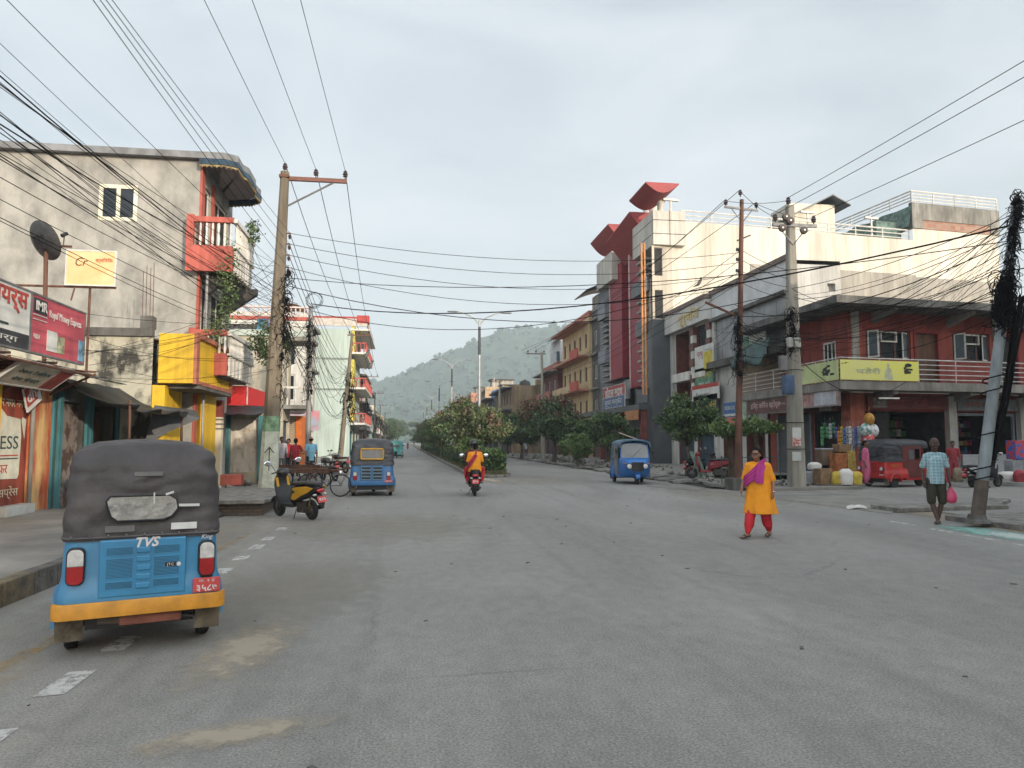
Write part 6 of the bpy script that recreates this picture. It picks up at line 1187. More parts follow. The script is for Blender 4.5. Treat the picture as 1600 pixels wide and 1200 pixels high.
# cable tangles
def tangle(label, p0, p1, n, amp, r0=.012, seed=0, loop=.35, down=.6, core=0):
    r = random.Random(seed); b = B(); p0, p1 = Vector(p0), Vector(p1)
    for k in range(n):
        c = p0.lerp(p1, r.random()); kind = r.random()
        if kind < .45:   # coil
            R_ = loop * r.uniform(.35, 1); a0 = r.random() * 6; ax_ = r.random() * pi; ux, uy = cos(ax_), sin(ax_); off = Vector((r.gauss(0, amp), r.gauss(0, amp), 0)); nn = 12; tu = r.uniform(.8, 2)
            b.tube([c + off + Vector((ux * R_ * cos(a0 + 2 * pi * tu * i / nn), uy * R_ * cos(a0 + 2 * pi * tu * i / nn), R_ * 1.2 * sin(a0 + 2 * pi * tu * i / nn) + r.uniform(-.02, .02))) for i in range(nn + 1)], r0 * r.uniform(.6, 1.3), 4)
        else:            # drooping strand
            q = c + Vector((r.gauss(0, amp * 2), r.gauss(0, amp * 2), -down * r.random() * 2)); m_ = (c + q) / 2 + Vector((r.gauss(0, amp), r.gauss(0, amp), -down * r.random() * .5)); m2 = c.lerp(m_, .5) + Vector((r.gauss(0, amp), r.gauss(0, amp), r.gauss(0, amp)))
            b.tube([c, m2, m_, m_.lerp(q, .5) + Vector((r.gauss(0, amp * .6), r.gauss(0, amp * .6), 0)), q], r0 * r.uniform(.6, 1.5), 4)
    for k in range(core):
        q = p0.lerp(p1, (k + r.random()) / core) + Vector((r.gauss(0, amp * .7), r.gauss(0, amp * .7), 0)); b.obox(q, (r.uniform(.05, .13), r.uniform(.05, .12), r.uniform(.08, .22)), (r.random(), r.random(), r.random()))
    o = b.build('cable_tangle', cablem, loc=p0); return tag(o, label, 'cable tangle', kind='stuff')
tangle('knot of black cables and loops on the left concrete pole', atz(lp, ltop, 4.0) + Vector((.22, -.1, 0)), atz(lp, ltop, 6.8) + Vector((.2, -.1, 0)), 110, .12, .007, 1, .2, .5, 4)
tangle('loose dark loops low on the left concrete pole', atz(lp, ltop, 3.0) + Vector((.2, -.1, 0)), atz(lp, ltop, 4.4) + Vector((.2, -.1, 0)), 22, .09, .007, 9, .2, .5, 1)
lp2 = gp(480, 748, .1); z2 = ay(476, 478, lp2.y).z; L5 = thing('utility_pole', 'thin grey steel pole wrapped in dark cables behind the standing people', 'utility pole', lp2)
b = wb(L5); b.cyl(lp2, (lp2.x, lp2.y, z2), .12, .09, 10); b.build('shaft', mat('grey_steel_pole', (.30, .31, .31), .6, var=.2, streak=3), L5, smooth=50)
tangle('dense dark cable mass hanging on the thin steel pole', (lp2.x, lp2.y - .1, 3.7), (lp2.x, lp2.y - .1, z2 - .6), 110, .10, .009, 2, .2, .55, 8)
b = B(); c0 = Vector((lp2.x + .1, lp2.y - .1, z2 + .2))
for k in range(5): b.torus((c0.x + .03 * k, c0.y - .03 * k, c0.z + .04 * (k % 3)), .3 + .03 * (k % 2), .008, 'y', 24, 5)
tag(b.build('cable_coil', cablem, loc=c0), 'round coil of spare black cable at the top of the thin steel pole', 'cable coil')
tangle('mass of black cable and boxes along the rusty brown pole', (p1.x + .05, p1.y - .1, 3.9), (p1.x + .1, p1.y - .1, 6.0), 80, .08, .008, 3, .2, .45, 6)
tangle('dark clump of cables high on the pale concrete pole', (p2.x - .15, p2.y - .3, 4.9), (p2.x - .15, p2.y - .3, 6.2), 70, .10, .008, 4, .18, .4, 5)
tangle('thick black mass of looping cables at the top of the leaning pole', p3.lerp(p3t, .60) + Vector((-.05, -.1, 0)), p3.lerp(p3t, 1.0) + Vector((-.03, -.06, 0)), 280, .05, .007, 5, .12, .26, 10)
tangle('bulging black cable loops bunched under the top of the leaning pole', p3.lerp(p3t, .60) + Vector((-.12, -.15, 0)), p3.lerp(p3t, .73) + Vector((-.12, -.12, 0)), 230, .08, .008, 6, .17, .28, 8)
b = B(); q0, q1 = p3.lerp(p3t, .15), p3.lerp(p3t, .66)
for k in range(9):
    o_ = Vector((.13 + .03 * (k % 3), -.02 + .04 * (k // 3), 0)); b.tube([p3.lerp(p3t, t) + o_ + Vector((.07 * sin(t * 9 + k), .03 * cos(t * 7 + k), 0)) + Vector((.22 * max(0, sin((t - .2) * 4)), 0, 0)) for t in [.18 + .05 * i for i in range(11)]], .02, 5)
tag(b.build('cable_bundle', cablem, loc=q0), 'thick black bundle of cables running down the right side of the leaning pole', 'cable bundle')
# street lamps on the median
lampm = mat('lamp_pole_grey', (.42, .43, .42), .5, metal=.3, var=.15)
def lamp(y, label, group=None):
    root = thing('street_lamp', label, 'street lamp', (4.2, y, .15), 0, group)
    b = wb(root); b.lathe([(.1, .15), (.085, 3), (.06, 8.6)], (4.2, y, 0), 10); b.build('pole', lampm, root, smooth=50)
    b = wb(root); b.lathe([(.075, 6.6), (.08, 6.62), (.075, 8.2), (.02, 8.22)], (4.2, y, 0), 10); b.build('dark_sleeve', mat('dark_sleeve', (.06, .06, .065), .6), root)
    for s_ in (-1, 1):
        b = wb(root); b.tube([(4.2, y, 8.35), (4.2 + .35 * s_, y, 8.72), (4.2 + .9 * s_, y, 8.98), (4.2 + 1.25 * s_, y, 9.05)], [.045, .04, .035, .03], 7); a_ = b.build('arm', lampm, root, smooth=50)
        b = wb(root); b.loft([[(4.2 + s_ * x, y + w * cos(t), 9.05 + h * sin(t)) for t in [2 * pi * k / 8 for k in range(8)]] for x, w, h in ((1.2, .05, .03), (1.35, .11, .05), (1.75, .12, .05), (1.85, .05, .025))]); b.build('lamp_head', mat('lamp_head', (.30, .31, .31), .5), a_, smooth=50)
    return root
lam = lamp(41.8, 'tallest looking double armed street lamp nearest on the median')
lamp2 = dup(lam, (4.2, 66.5, .15), label='second double armed street lamp along the median'); lamp3 = dup(lam, (4.2, 91, .15), label='third double armed street lamp along the median')
for k, y in enumerate((116, 141, 166)): dup(lam, (4.2, y, .15), label=ORD[k + 3] + ' and small double armed street lamp along the median', group='distant median street lamps')
# distant poles both sides
def farpole(x, y, h, lean, lb, m, arm=1, group=None, nm='utility_pole', tang=True):
    root = thing(nm, lb, 'utility pole', (x, y, 0), 0, group); top = Vector((x + lean, y, h))
    b = wb(root); b.cyl((x, y, 0), top, .2, .1, 8); b.build('shaft', m, root, smooth=50)
    b = wb(root); b.obox((top.x + .5 * arm, y, h - .15), (1.7, .08, .08)); b.build('cross_arm', rust, root)
    for k in (-.2, .5, 1.2): insulator(root, Vector((top.x + k * arm, y, h - .1)), 1)
    if tang: tangle(lb.replace('pole', 'pole cables').split(' with')[0] + ' tangled dark', (x + lean * .5 + .15, y, h * .38), (x + lean * .7 + .15, y, h * .72), 60, .2, .02, int(y), .4, .9, 8)
    return root, top
q = gp(549, 712, 0); f3, f3t = farpole(-4.6, 55, 9.6, .75, 'leaning brown concrete pole before the pale green building', pcon); 
farpole(-4.6, 88, 9.4, .2, 'dark pole with a cross arm beyond the pale green building', concd)
farpole(-4.7, 118, 9.4, .1, 'distant pole third along the left row', concd); farpole(-4.7, 150, 9.0, -.1, 'very distant pole fourth along the left row', concd); farpole(-4.8, 190, 9.0, 0, 'faint far pole at the end of the left row', concd)
farpole(11.7, 62, 9.3, -.1, 'concrete pole before the maroon building on the right', pcong, -1, tang=False); farpole(11.8, 92, 9.3, 0, 'distant grey pole by the old brown house', pcong, -1, tang=False)
farpole(11.8, 124, 9.3, 0, 'far grey pole along the right row', pcong, -1, tang=False)
# ------------------------------------------------------------------ wires
def wire(p, q, sag, r_=.011, nm='power_line', label=None, group=None, n=16, m=None, wob=0, seed=0):
    p, q = Vector(p), Vector(q); r = random.Random(seed); pts = []
    for i in range(n + 1):
        t = i / n; v = p.lerp(q, t); v.z -= sag * 4 * t * (1 - t)
        if wob and 0 < i < n: v += Vector((r.gauss(0, wob), 0, r.gauss(0, wob)))
        pts.append(v)
    b = B(); b.tube(pts, r_, 5); o = b.build(nm, m or cablem, loc=p); return tag(o, label, 'power line' if nm == 'power_line' else 'cable', group)
G1 = 'overhead conductors above the left pavement'
for i, (p, xe) in enumerate(zip(ins, (-4.1, -3.15, -2.25))):
    wire(p + Vector((0, 0, .26)), (xe, -14, 10.2), .35, .007, label=['leftmost', 'middle', 'rightmost'][i] + ' of the three conductors rising from the left pole cross arm', group=None)
    wire(p + Vector((0, 0, .26)), (f3t.x + (-.2, .5, 1.2)[i], 55, 9.75), .5, .012, label=['leftmost', 'middle', 'rightmost'][i] + ' conductor receding from the left pole to the leaning brown pole')
    wire((f3t.x + (-.2, .5, 1.2)[i], 55, 9.75), (-4.4 + (-.2, .5, 1.2)[i], 88, 9.6), .5, .014, label='conductor receding beyond the leaning brown pole', group='far conductors of the left row')
for i, p in enumerate(LV):
    wire(p, (-5.0 + .33 * i, -14, 8.0 - .1 * i), .35, .006, label=ORD[i] + ' from the left of the four thin lines passing over the grey building roof', group='lines passing over the grey building')
    wire(p, (-4.3, 55, 7.4 - .3 * i), .6, .010, label=['topmost', 'second highest', 'third highest', 'lowest'][i] + ' low line receding from the left concrete pole along the street', group='low lines receding on the left')
    wire(p, LV2[i] + Vector((0, 0, -.1)), .55 + .12 * i, .009, label=['topmost', 'second highest', 'third highest', 'lowest'][i] + ' thin line crossing the street from the left pole to the rusty pole', group='lines crossing the street')
r = random.Random(12)
for k in range(26):
    z0 = 4.5 + 2.4 * r.random(); z1 = 3.3 + 3.4 * r.random() if k % 3 else z0
    wire(atz(lp, ltop, z0) + Vector((r.uniform(-.2, .2), -.2, 0)), (-5.6 + 1.1 * r.random(), -11, z1 + .3), r.uniform(.15, .9), r.choice((.0035, .0045, .005, .006, .009)), 'cable', 'black cable sagging across the front of the tall grey building', 'cables sagging across the tall grey building', n=20)
for k in range(12):
    z0 = 3.6 + 2.6 * r.random(); wire(atz(lp, ltop, z0) + Vector((0, -.2, 0)), (-7.3, r.uniform(13, 20.5), r.uniform(2.9, 4.6)), r.uniform(.1, .5), .005, 'cable', 'thin service cable dropping to the low shops on the left', 'service cables to the low left shops', n=12)
for k in range(14):
    z0 = 4.2 + 2.4 * r.random(); wire(atz(lp, ltop, z0) + Vector((.1, .1, 0)), (lp2.x, lp2.y, 3.8 + 3.6 * r.random()), r.uniform(.1, .7), .009, 'cable', 'cable slung between the left concrete pole and the thin steel pole', 'cables between the two left poles', n=12)
for k in range(12):
    wire((lp2.x, lp2.y, 4.2 + 3.6 * r.random()), (-4.3, 55, 3.6 + 3.5 * r.random()), r.uniform(.5, 1.6), .010, 'cable', 'cable sagging from the thin steel pole past the pale green wall', 'cables before the pale green wall', n=14)
for k in range(10):
    wire((-4.3, 55, 4 + 3.5 * r.random()), (-4.5, 88, 3.5 + 3.5 * r.random()), r.uniform(.3, 1.2), .014, 'cable', 'distant cable slung along the left row', 'distant cables of the left row', n=12)
for k in range(9): wire((-5.3, 23.5 + r.random() * 2, 6.4 + r.random() * 3), atz(lp, ltop, 5 + 2.5 * r.random()), r.uniform(.0, .3), .006, 'cable', 'short cable between the red balconies and the concrete pole', 'short cables by the red balconies', n=8)
# cross-street bold lines
wire((lp2.x, lp2.y, z2 + .1), p3.lerp(p3t, .9), 1.0, .020, 'cable', 'boldest black cable spanning the whole street to the leaning pole')
wire((lp2.x, lp2.y, z2 - .2), (p1.x, p1.y, 7.4), 1.3, .013, 'cable', 'deeply sagging cable from the thin steel pole to the rusty pole')
wire(atz(lp, ltop, 6.4), (p2.x, p2.y, 6.9), 1.15, .013, 'cable', 'sagging cable crossing from the left concrete pole to the pale concrete pole')
wire(atz(lp, ltop, 6.6), p3.lerp(p3t, .85), .6, .010, 'cable', 'nearly level thin cable crossing the street high up')
wire((p1.x, p1.y, 6.0), p3.lerp(p3t, .85), .5, .013, 'cable', 'cable from the rusty pole rising to the leaning pole')
# right hand HV
for i, (p, xe, ze) in enumerate(zip(R3, (13.6, 14.5, 16.2), (10.5, 10.6, 9.8))): wire(p + Vector((0, 0, .3)), (xe, -14, ze), .4, .010, label=['upper', 'middle', 'lower'][i] + ' conductor running from the pale concrete pole to the upper right')
for i, p in enumerate(R2):
    wire(p + Vector((0, 0, .26)), (11.0 - .6 * i, 62, 9.4), .5, .011, label=['left', 'middle', 'right'][i] + ' conductor receding from the rusty pole along the right row', group='conductors of the right row')
    wire(p + Vector((0, 0, .2)), R3[i] + Vector((0, 0, .2)), .1, .009, label=['left', 'middle', 'right'][i] + ' short conductor between the tops of the rusty and pale concrete poles', group='short conductors between the right poles')
for i in range(4): wire(LV2[i], (11.6, 62, 7.6 - .3 * i), .6, .009, label=['topmost', 'second highest', 'third highest', 'lowest'][i] + ' low line receding from the rusty pole past the red fins', group='low lines on the right row')
for i, z in enumerate((7.6, 7.3, 7.0, 6.6)): wire(LV2[i], (p2.x, p2.y, z), .1, .009, label=['topmost', 'second highest', 'third highest', 'lowest'][i] + ' low line between the rusty and the pale concrete pole', group='low lines between the right poles')
for k in range(20):
    wire((p2.x + r.uniform(-.2, .1), p2.y - .2, 4.4 + 2.6 * r.random()), p3.lerp(p3t, r.uniform(.62, .97)), r.uniform(.1, .8), r.choice((.004, .006, .007, .009)), 'cable', 'cable fanning from the leaning pole to the pale concrete pole', 'cables fanning from the leaning pole', n=14)
for k in range(16):
    wire(p3.lerp(p3t, r.uniform(.65, .97)), (XC + .2 + 7 * r.random(), YC + .5, 4.9 + 2.6 * r.random()), r.uniform(.0, .5), r.choice((.004, .005, .006)), 'cable', 'thin cable dropping from the leaning pole to the red corner house', 'cables to the red corner house', n=12)
for k in range(12):
    wire((p1.x, p1.y - .1, 4.4 + 2 * r.random()), (p2.x, p2.y - .2, 4.4 + 1.8 * r.random()), r.uniform(.05, .5), .010, 'cable', 'cable slung between the rusty and pale concrete poles', 'cables between the two right poles', n=10)
for k in range(7): wire(p3.lerp(p3t, r.uniform(.7, .95)), (15 + 3 * r.random(), 4, 5.5 + 1.5 * r.random()), r.uniform(.1, .4), .012, 'cable', 'cable leaving the leaning pole toward the right edge', 'cables leaving to the right edge', n=10)
for k in range(5): wire((p1.x, p1.y, 5 + 1.2 * r.random()), (18.0, 40 + 6 * r.random(), 7 + 1.5 * r.random()), .2, .007, 'cable', 'service cable from the rusty pole to the banded facade', 'service cables to the banded facade', n=8)
wire((p2.x, p2.y - .2, 4.6), (18.6, 25.2, 3.9), .9, .012, 'cable', 'cable sagging low in front of the yellow banner')
for lb, px, py, y in (('small dark bird perched on a wire before the cream wall', 1093, 441, 24), ('bird flying beside the leaning brown pole', 573, 554, 50), ('lower bird flying beside the leaning brown pole', 579, 571, 50)):
    P = ay(px, py, y); k_ = y / 24; b = B(); b.T = Matrix.Translation(P); b.ell((0, 0, 0), (.06 * k_, .06 * k_, .14 * k_), 8, 6, rot=(0, .5, 0)); b.ell((.06 * k_, 0, .14 * k_), .045 * k_, 8, 6); b.add([(-.05, -.02, -.05), (-.3 * k_, -.03, -.2 * k_), (-.03, .03, -.12), (.0, 0, 0)], [(0, 1, 2), (0, 2, 3), (1, 2, 3), (0, 1, 3)]); tag(b.build('bird', concd, loc=P, smooth=60), lb, 'bird')
# ================================================================== VEHICLES
def rrect(a, y0, y1, z, rad, n=5, rf=None):
    """rounded rectangle ring in plan: x in +-a, y from y0 (rear) to y1"""
    pts = []; rf = rf if rf is not None else rad
    for cx, cy, a0, rr in ((a - rad, y0 + rad, -pi / 2, rad), (a - rf, y1 - rf, 0, rf), (-a + rf, y1 - rf, pi / 2, rf), (-a + rad, y0 + rad, pi, rad)):
        for k in range(n + 1): t = a0 + pi / 2 * k / n; pts.append((cx + rr * cos(t), cy + rr * sin(t), z))
    return pts
def resample(ring, n):
    P = [Vector(p) for p in ring]; L_ = [0]
    for i in range(len(P)): L_.append(L_[-1] + (P[(i + 1) % len(P)] - P[i]).length)
    out_ = []; tot = L_[-1]; j = 0
    for k in range(n):
        d = tot * k / n
        while L_[j + 1] < d: j += 1
        t = (d - L_[j]) / max(1e-9, L_[j + 1] - L_[j]); out_.append(P[j].lerp(P[(j + 1) % len(P)], t))
    return out_
chr_l = mat('clear_lamp', (.62, .60, .58), .12, var=.15, scale=20, spec=.8); red_l = mat('red_lamp', (.42, .012, .015), .15, spec=.8, var=.2); amber = mat('amber_lamp', (.6, .2, .03), .2); plate_r = mat('red_plate', (.58, .07, .07), .5, var=.1); smoke = mat('windscreen_glass', (.10, .12, .13), .06, spec=.8, var=.3, scale=1)
def wheel(root, p, R_, w, rimm=None, hub=True, axis='x'):
    b = B(); prof = [(R_ * .62, -w * .42), (R_ * .9, -w * .5), (R_ * .98, -w * .36), (R_, -w * .1), (R_, w * .1), (R_ * .98, w * .36), (R_ * .9, w * .5), (R_ * .62, w * .42)]; b.lathe(prof, p, 24, axis); wh = b.build('wheel', rubber, root, smooth=40)
    b = B(); b.lathe([(.01, -w * .3), (R_ * .2, -w * .44), (R_ * .25, -w * .3), (R_ * .55, -w * .2), (R_ * .63, -w * .44), (R_ * .66, -w * .4), (R_ * .66, w * .4), (R_ * .63, w * .44), (R_ * .55, w * .2), (R_ * .25, w * .3), (R_ * .2, w * .44), (.01, w * .3)], p, 20, axis); b.build('rim', rimm or steel, wh, smooth=40); return wh
def rickshaw(label, loc, rz, body, hood, bumper=None, side=None, back='patched', lamp_style=0, plate='३५८७', louv=True, name='auto_rickshaw', roofc=None):
    t = thing(name, label, 'auto rickshaw', loc, rz)
    # lower body
    b = B(); lv = [(.335, .685, -.03), (.36, .69, -.035), (.46, .69, -.035), (.54, .68, -.025), (.60, .655, -.005), (.66, .645, 0), (.80, .64, .012), (.955, .63, .022)]
    b.loft([rrect(a, y, 1.06, z, .11, 6, .05) for z, a, y in lv]); b.build('rear_body', body, t, smooth=45, bevel=0)
    # wheel arch flare
    for s_ in (-1, 1):
        b = B(); b.loft([[(s_ * x, .44 + r_ * cos(a), .23 + r_ * sin(a)) for a in [pi * k / 12 for k in range(13)]] + [(s_ * x, .44 + (r_ - .05) * cos(a), .23 + (r_ - .05) * sin(a)) for a in [pi * k / 12 for k in range(12, -1, -1)]] for x, r_ in ((.5, .30), (.70, .30), (.715, .285))]); b.build('wheel_arch', body, t, smooth=40)
    # sill, floor, front cowl
    b = B(); b.box(-.61, .61, 1.0, 1.9, .26, .37); b.build('floor', body, t, bevel=.02)
    b = B(); cw = []
    for z, yb, a, yf, af in ((.26, 1.75, .52, 2.28, .2), (.4, 1.72, .60, 2.5, .24), (.62, 1.72, .62, 2.56, .30), (.82, 1.74, .61, 2.50, .33), (.96, 1.76, .60, 2.36, .36), (1.02, 1.8, .57, 2.2, .36)):
        ring = [(-a, yb), (-a, yb + .18), (-(a + af) / 2 - .03, (yb + yf) / 2 + .12), (-af, yf - .05), (-af * .55, yf + .0), (0, yf + .02), (af * .55, yf), (af, yf - .05), ((a + af) / 2 + .03, (yb + yf) / 2 + .12), (a, yb + .18), (a, yb)]; cw.append([(x, y, z) for x, y in ring])
    b.loft(cw); b.build('front_cowl', body, t, smooth=60)
    b = B(); b.loft([[(x, y, z) for x, y in ((-.23, 2.545), (-.1, 2.60), (.1, 2.60), (.23, 2.545), (.2, 2.5), (-.2, 2.5))] for z in (.52, .6, .78, .86)]); b.build('grille', black, t, smooth=30)
    for s_ in (-1, 1):
        b = B(); b.lathe([(.01, 2.42), (.085, 2.43), (.1, 2.47), (.1, 2.5), (.08, 2.535), (.01, 2.545)], (s_ * .31, 0, .70), 16, 'y')
        # lathe along y needs centre offsets
        b.v = [(x, y, z) for x, y, z in b.v]; hl = b.build('headlight', chr_l, t, smooth=50); b = B(); b.lathe([(.1, 2.40), (.125, 2.43), (.12, 2.5), (.1, 2.505)], (s_ * .31, 0, .70), 16, 'y'); b.build('headlight_rim', black, hl, smooth=50)
        b = B(); b.ell((s_ * .46, 2.28, .80), (.05, .07, .035), 10, 6); b.build('indicator', amber, t, smooth=60)
    # fender and fork
    b = B(); b.loft([[(x, 2.32 + .285 * cos(a), .2 + .285 * sin(a) + .02) for x in (-.09, -.07, .07, .09)] for a in [pi * k / 10 for k in range(11)]], closed=False); o = b.build('front_fender', body, t, smooth=50); m_ = o.modifiers.new('t', 'SOLIDIFY'); m_.thickness = .012
    b = B(); b.tube([(-.1, 2.32, .2), (-.12, 2.2, .5), (0, 2.1, .9)], .022); b.build('fork', black, t)
    for x, y in ((-.56, .44), (.56, .44), (0, 2.32)): wheel(t, (x, y, .205), .205, .11)
    # underside
    b = B(); b.box(-.45, .45, .12, .95, .2, .33); b.tube([(-.5, .44, .2), (.5, .44, .2)], .03, 8); b.build('engine_pan', black, t)
    # windscreen
    wt = 1.60
    b = B(); A = [(-.56, 1.98, 1.0), (.56, 1.98, 1.0), (.52, 1.86, wt), (-.52, 1.86, wt)]
    for i in range(4): b.tube([A[i], A[(i + 1) % 4]], .025, 6)
    ws = b.build('windscreen_frame', body if roofc is None else body, t); b = B(); b.add([(-.55, 1.985, 1.0), (.55, 1.985, 1.0), (.51, 1.865, wt), (-.51, 1.865, wt), (-.55, 1.975, 1.0), (.55, 1.975, 1.0), (.51, 1.855, wt), (-.51, 1.855, wt)], [(0, 1, 2, 3), (7, 6, 5, 4), (0, 3, 7, 4), (1, 5, 6, 2)]); b.build('windscreen', smoke, ws)
    b = B(); b.tube([(.1, 2.0, 1.04), (-.25, 1.93, 1.38)], .008, 4); b.build('wiper', black, ws)
    b = B(); b.tube([(-.3, 1.7, .98), (.3, 1.7, .98)], .016, 6); b.tube([(0, 1.75, .6), (0, 1.7, .98)], .02, 6); b.build('handlebar', black, t)
    b = B(); b.box(-.3, .3, 1.3, 1.6, .37, .62); b.build('driver_seat', black, t, bevel=.03); b = B(); b.box(-.55, .55, .72, 1.12, .5, .72); b.box(-.55, .55, .66, .76, .72, 1.15); b.build('passenger_seat', mat('seat_vinyl', (.09, .035, .03), .5), t, bevel=.03)
    for s_ in (-1, 1): b = B(); b.tube([(s_ * .55, 1.93, 1.25), (s_ * .7, 1.98, 1.28)], .01, 5); b.ell((s_ * .72, 1.98, 1.27), (.05, .02, .08), 10, 6); b.build('mirror', black, t)
    # hood
    N_ = 110; rings = []; hv = [(.925, .652, -.002), (.97, .648, .0), (1.05, .645, .01), (1.15, .642, .02), (1.25, .64, .03), (1.34, .636, .042), (1.43, .633, .055), (1.52, .625, .075), (1.59, .606, .10), (1.645, .572, .14), (1.69, .515, .20), (1.718, .43, .29), (1.733, .33, .39), (1.738, .24, .48)]
    for z, a, y in hv: rings.append(resample(rrect(a, y, .86 if z < 1.5 else .86 - (z - 1.5), z, min(.13, a * .6), 6, .04), N_))
    fine_ = []
    for ra_, rb_ in zip(rings, rings[1:]):
        for q_ in range(3): fine_.append([a_.lerp(c_, q_ / 3) for a_, c_ in zip(ra_, rb_)])
    rings = fine_ + [rings[-1]]
    for i, rg in enumerate(rings):
        for p in rg:
            f = .032 * min(1, i / 5); n = noise.noise(Vector((p.x * 3.5, p.y * 4, p.z * 6))) + .55 * (1 - 2 * abs(noise.noise(Vector((p.x * 3 + p.z * 2.5, p.y * 3, p.z * 8 - p.x * 1.5))))) + .3 * noise.noise(Vector((p.x * 9 + p.z * 5, p.y * 8, p.z * 13))) - .35; d = Vector((p.x, p.y - .45, 0)).normalized(); p += d * n * f; p.z += n * .012 * (i > 24)
    b = B(); b.loft(rings)
    arch = []
    for y in [.55 + .13 * k for k in range(13)]:
        k_ = min(1, (y - .4) / .4) ; top = 1.725 - .02 * (y > 1.9) + .008 * sin(y * 9); arch.append([(x * .985, y, z + (top - 1.72)) for x, z in ((-.615, 1.42), (-.622, 1.52), (-.605, 1.60), (-.555, 1.668), (-.43, 1.715), (-.2, 1.736), (0, 1.742), (.2, 1.736), (.43, 1.715), (.555, 1.668), (.605, 1.60), (.622, 1.52), (.615, 1.42), (.6, 1.42), (.55, 1.6), (.3, 1.68), (0, 1.695), (-.3, 1.68), (-.55, 1.6), (-.6, 1.42))])
    b.loft(arch); hd = b.build('hood', hood, t, smooth=65)
    for s_ in (-1, 1):
        b = B(); b.tube([(s_ * .6, 1.93, 1.0), (s_ * .6, 1.9, 1.5)], .015, 5); b.tube([(s_ * .6, 1.05, .6), (s_ * .6, 1.05, 1.45)], .015, 5); b.build('side_post', black, t)
    b = B(); rg = resample(rrect(.655, -.008, .9, .95, .115, 6, .04), 60); b.tube(rg + [rg[0]], .011, 5); b.build('hood_hem', mat('hood_hem', (.10, .09, .09), .7), hd)
    # rear window
    yw = .022
    if back == 'patched':
        b = B(); b.add([(x, .006 + .028 * (z - 1.18), z) for x, z in [(-.30, 1.20), (-.27, 1.12), (-.22, 1.085), (.15, 1.085), (.22, 1.11), (.27, 1.17), (.255, 1.24), (.2, 1.275), (-.28, 1.275), (-.31, 1.24)]], [tuple(range(10))]); b.v = [(x, y - .022, z) for x, y, z in b.v]
        w_ = b.build('rear_window', mat('crumpled_plastic', (.34, .33, .30), .35, var=.25, scale=14, bump=.9, bscale=16, col2=(.20, .19, .18)), hd)
        b = B(); P = [(x * 1.03, -.018 + .028 * (z - 1.18), 1.18 + (z - 1.18) * 1.07) for x, z in [(-.30, 1.20), (-.27, 1.12), (-.22, 1.085), (.15, 1.085), (.22, 1.11), (.27, 1.17), (.255, 1.24), (.2, 1.275), (-.28, 1.275), (-.31, 1.24)]]; b.tube(P + [P[0]], .008, 5); b.build('window_seam', black, w_)
        tp = mat('white_tape', (.62, .62, .60), .5, var=.15)
        for c, s3, a in (((.36, -.0, 1.19), (.2, .006, .022), .02), ((.2, -.012, 1.295), (.07, .006, .018), -.3), ((.33, -.022, 1.02), (.22, .006, .055), .0), ((.07, -.028, 1.26), (.012, .006, .09), 0)): b = B(); b.obox(c, s3, (0, a, 0)); b.v = [(x, y - .012, z) for x, y, z in b.v]; b.build('patch', tp, hd)
        b = B(); b.box(-.1, .14, -.01, .0, 1.44, 1.475); b.v = [(x, y + .045, z) for x, y, z in b.v]; b.build('faded_patch', mat('dull_patch', (.17, .165, .16), .8), hd)
        b = B(); b.box(-.32, -.08, -.024, -.01, .99, 1.04); b.build('faded_patch', mat('dull_patch', (.17, .165, .16)), hd)
        r = random.Random(1)
        for k in range(9): b = B(); b.ell((-.58 + .145 * k, -.018, .965), .009, 6, 4); b.build('stud', steel, hd)
    elif back == 'rimmed':
        b = B(); P = [(x, -.018 + .03 * (z - 1.1), z) for x, z in ((-.32, 1.12), (.32, 1.12), (.33, 1.15), (.33, 1.40), (.31, 1.43), (-.31, 1.43), (-.33, 1.40), (-.33, 1.15))]; b.tube(P + [P[0]], .026, 6); w_ = b.build('window_rim', mat('yellow_rim', (.62, .34, .03), .6), hd)
        b = B(); b.add(P, [tuple(range(8))]); b.build('rear_window', mat('milky_window', (.22, .21, .20), .3, var=.2), w_)
    else:
        b = B(); b.box(-.28, .28, -.025, .0, 1.1, 1.32); b.build('rear_window', mat('dim_window', (.06, .065, .07), .2), hd, bevel=.02)
    # engine cover
    yb = -.018
    b = B(); b.box(-.355, .355, -.042, .0, .47, .93); ec = b.build('engine_cover', body, t, bevel=.012)
    gm = mat('grille_mesh_%d' % lamp_style, tuple(x * .45 for x in (body['c'] if 'c' in body else (.03, .15, .3))), .6)
    def slats(x0, x1, z0, z1, n, dep=.006):
        b = B(); b.box(x0, x1, -.046, -.0425, z0, z1); g_ = b.build('grille_panel', body, ec)
        b = B()
        for k in range(n): z = z0 + .008 + (z1 - z0 - .016) * (k + .5) / n; b.box(x0 + .012, x1 - .012, -.0475, -.0462, z - (z1 - z0) / n * .24, z + (z1 - z0) / n * .24)
        b.build('grille_slots', gm, g_)
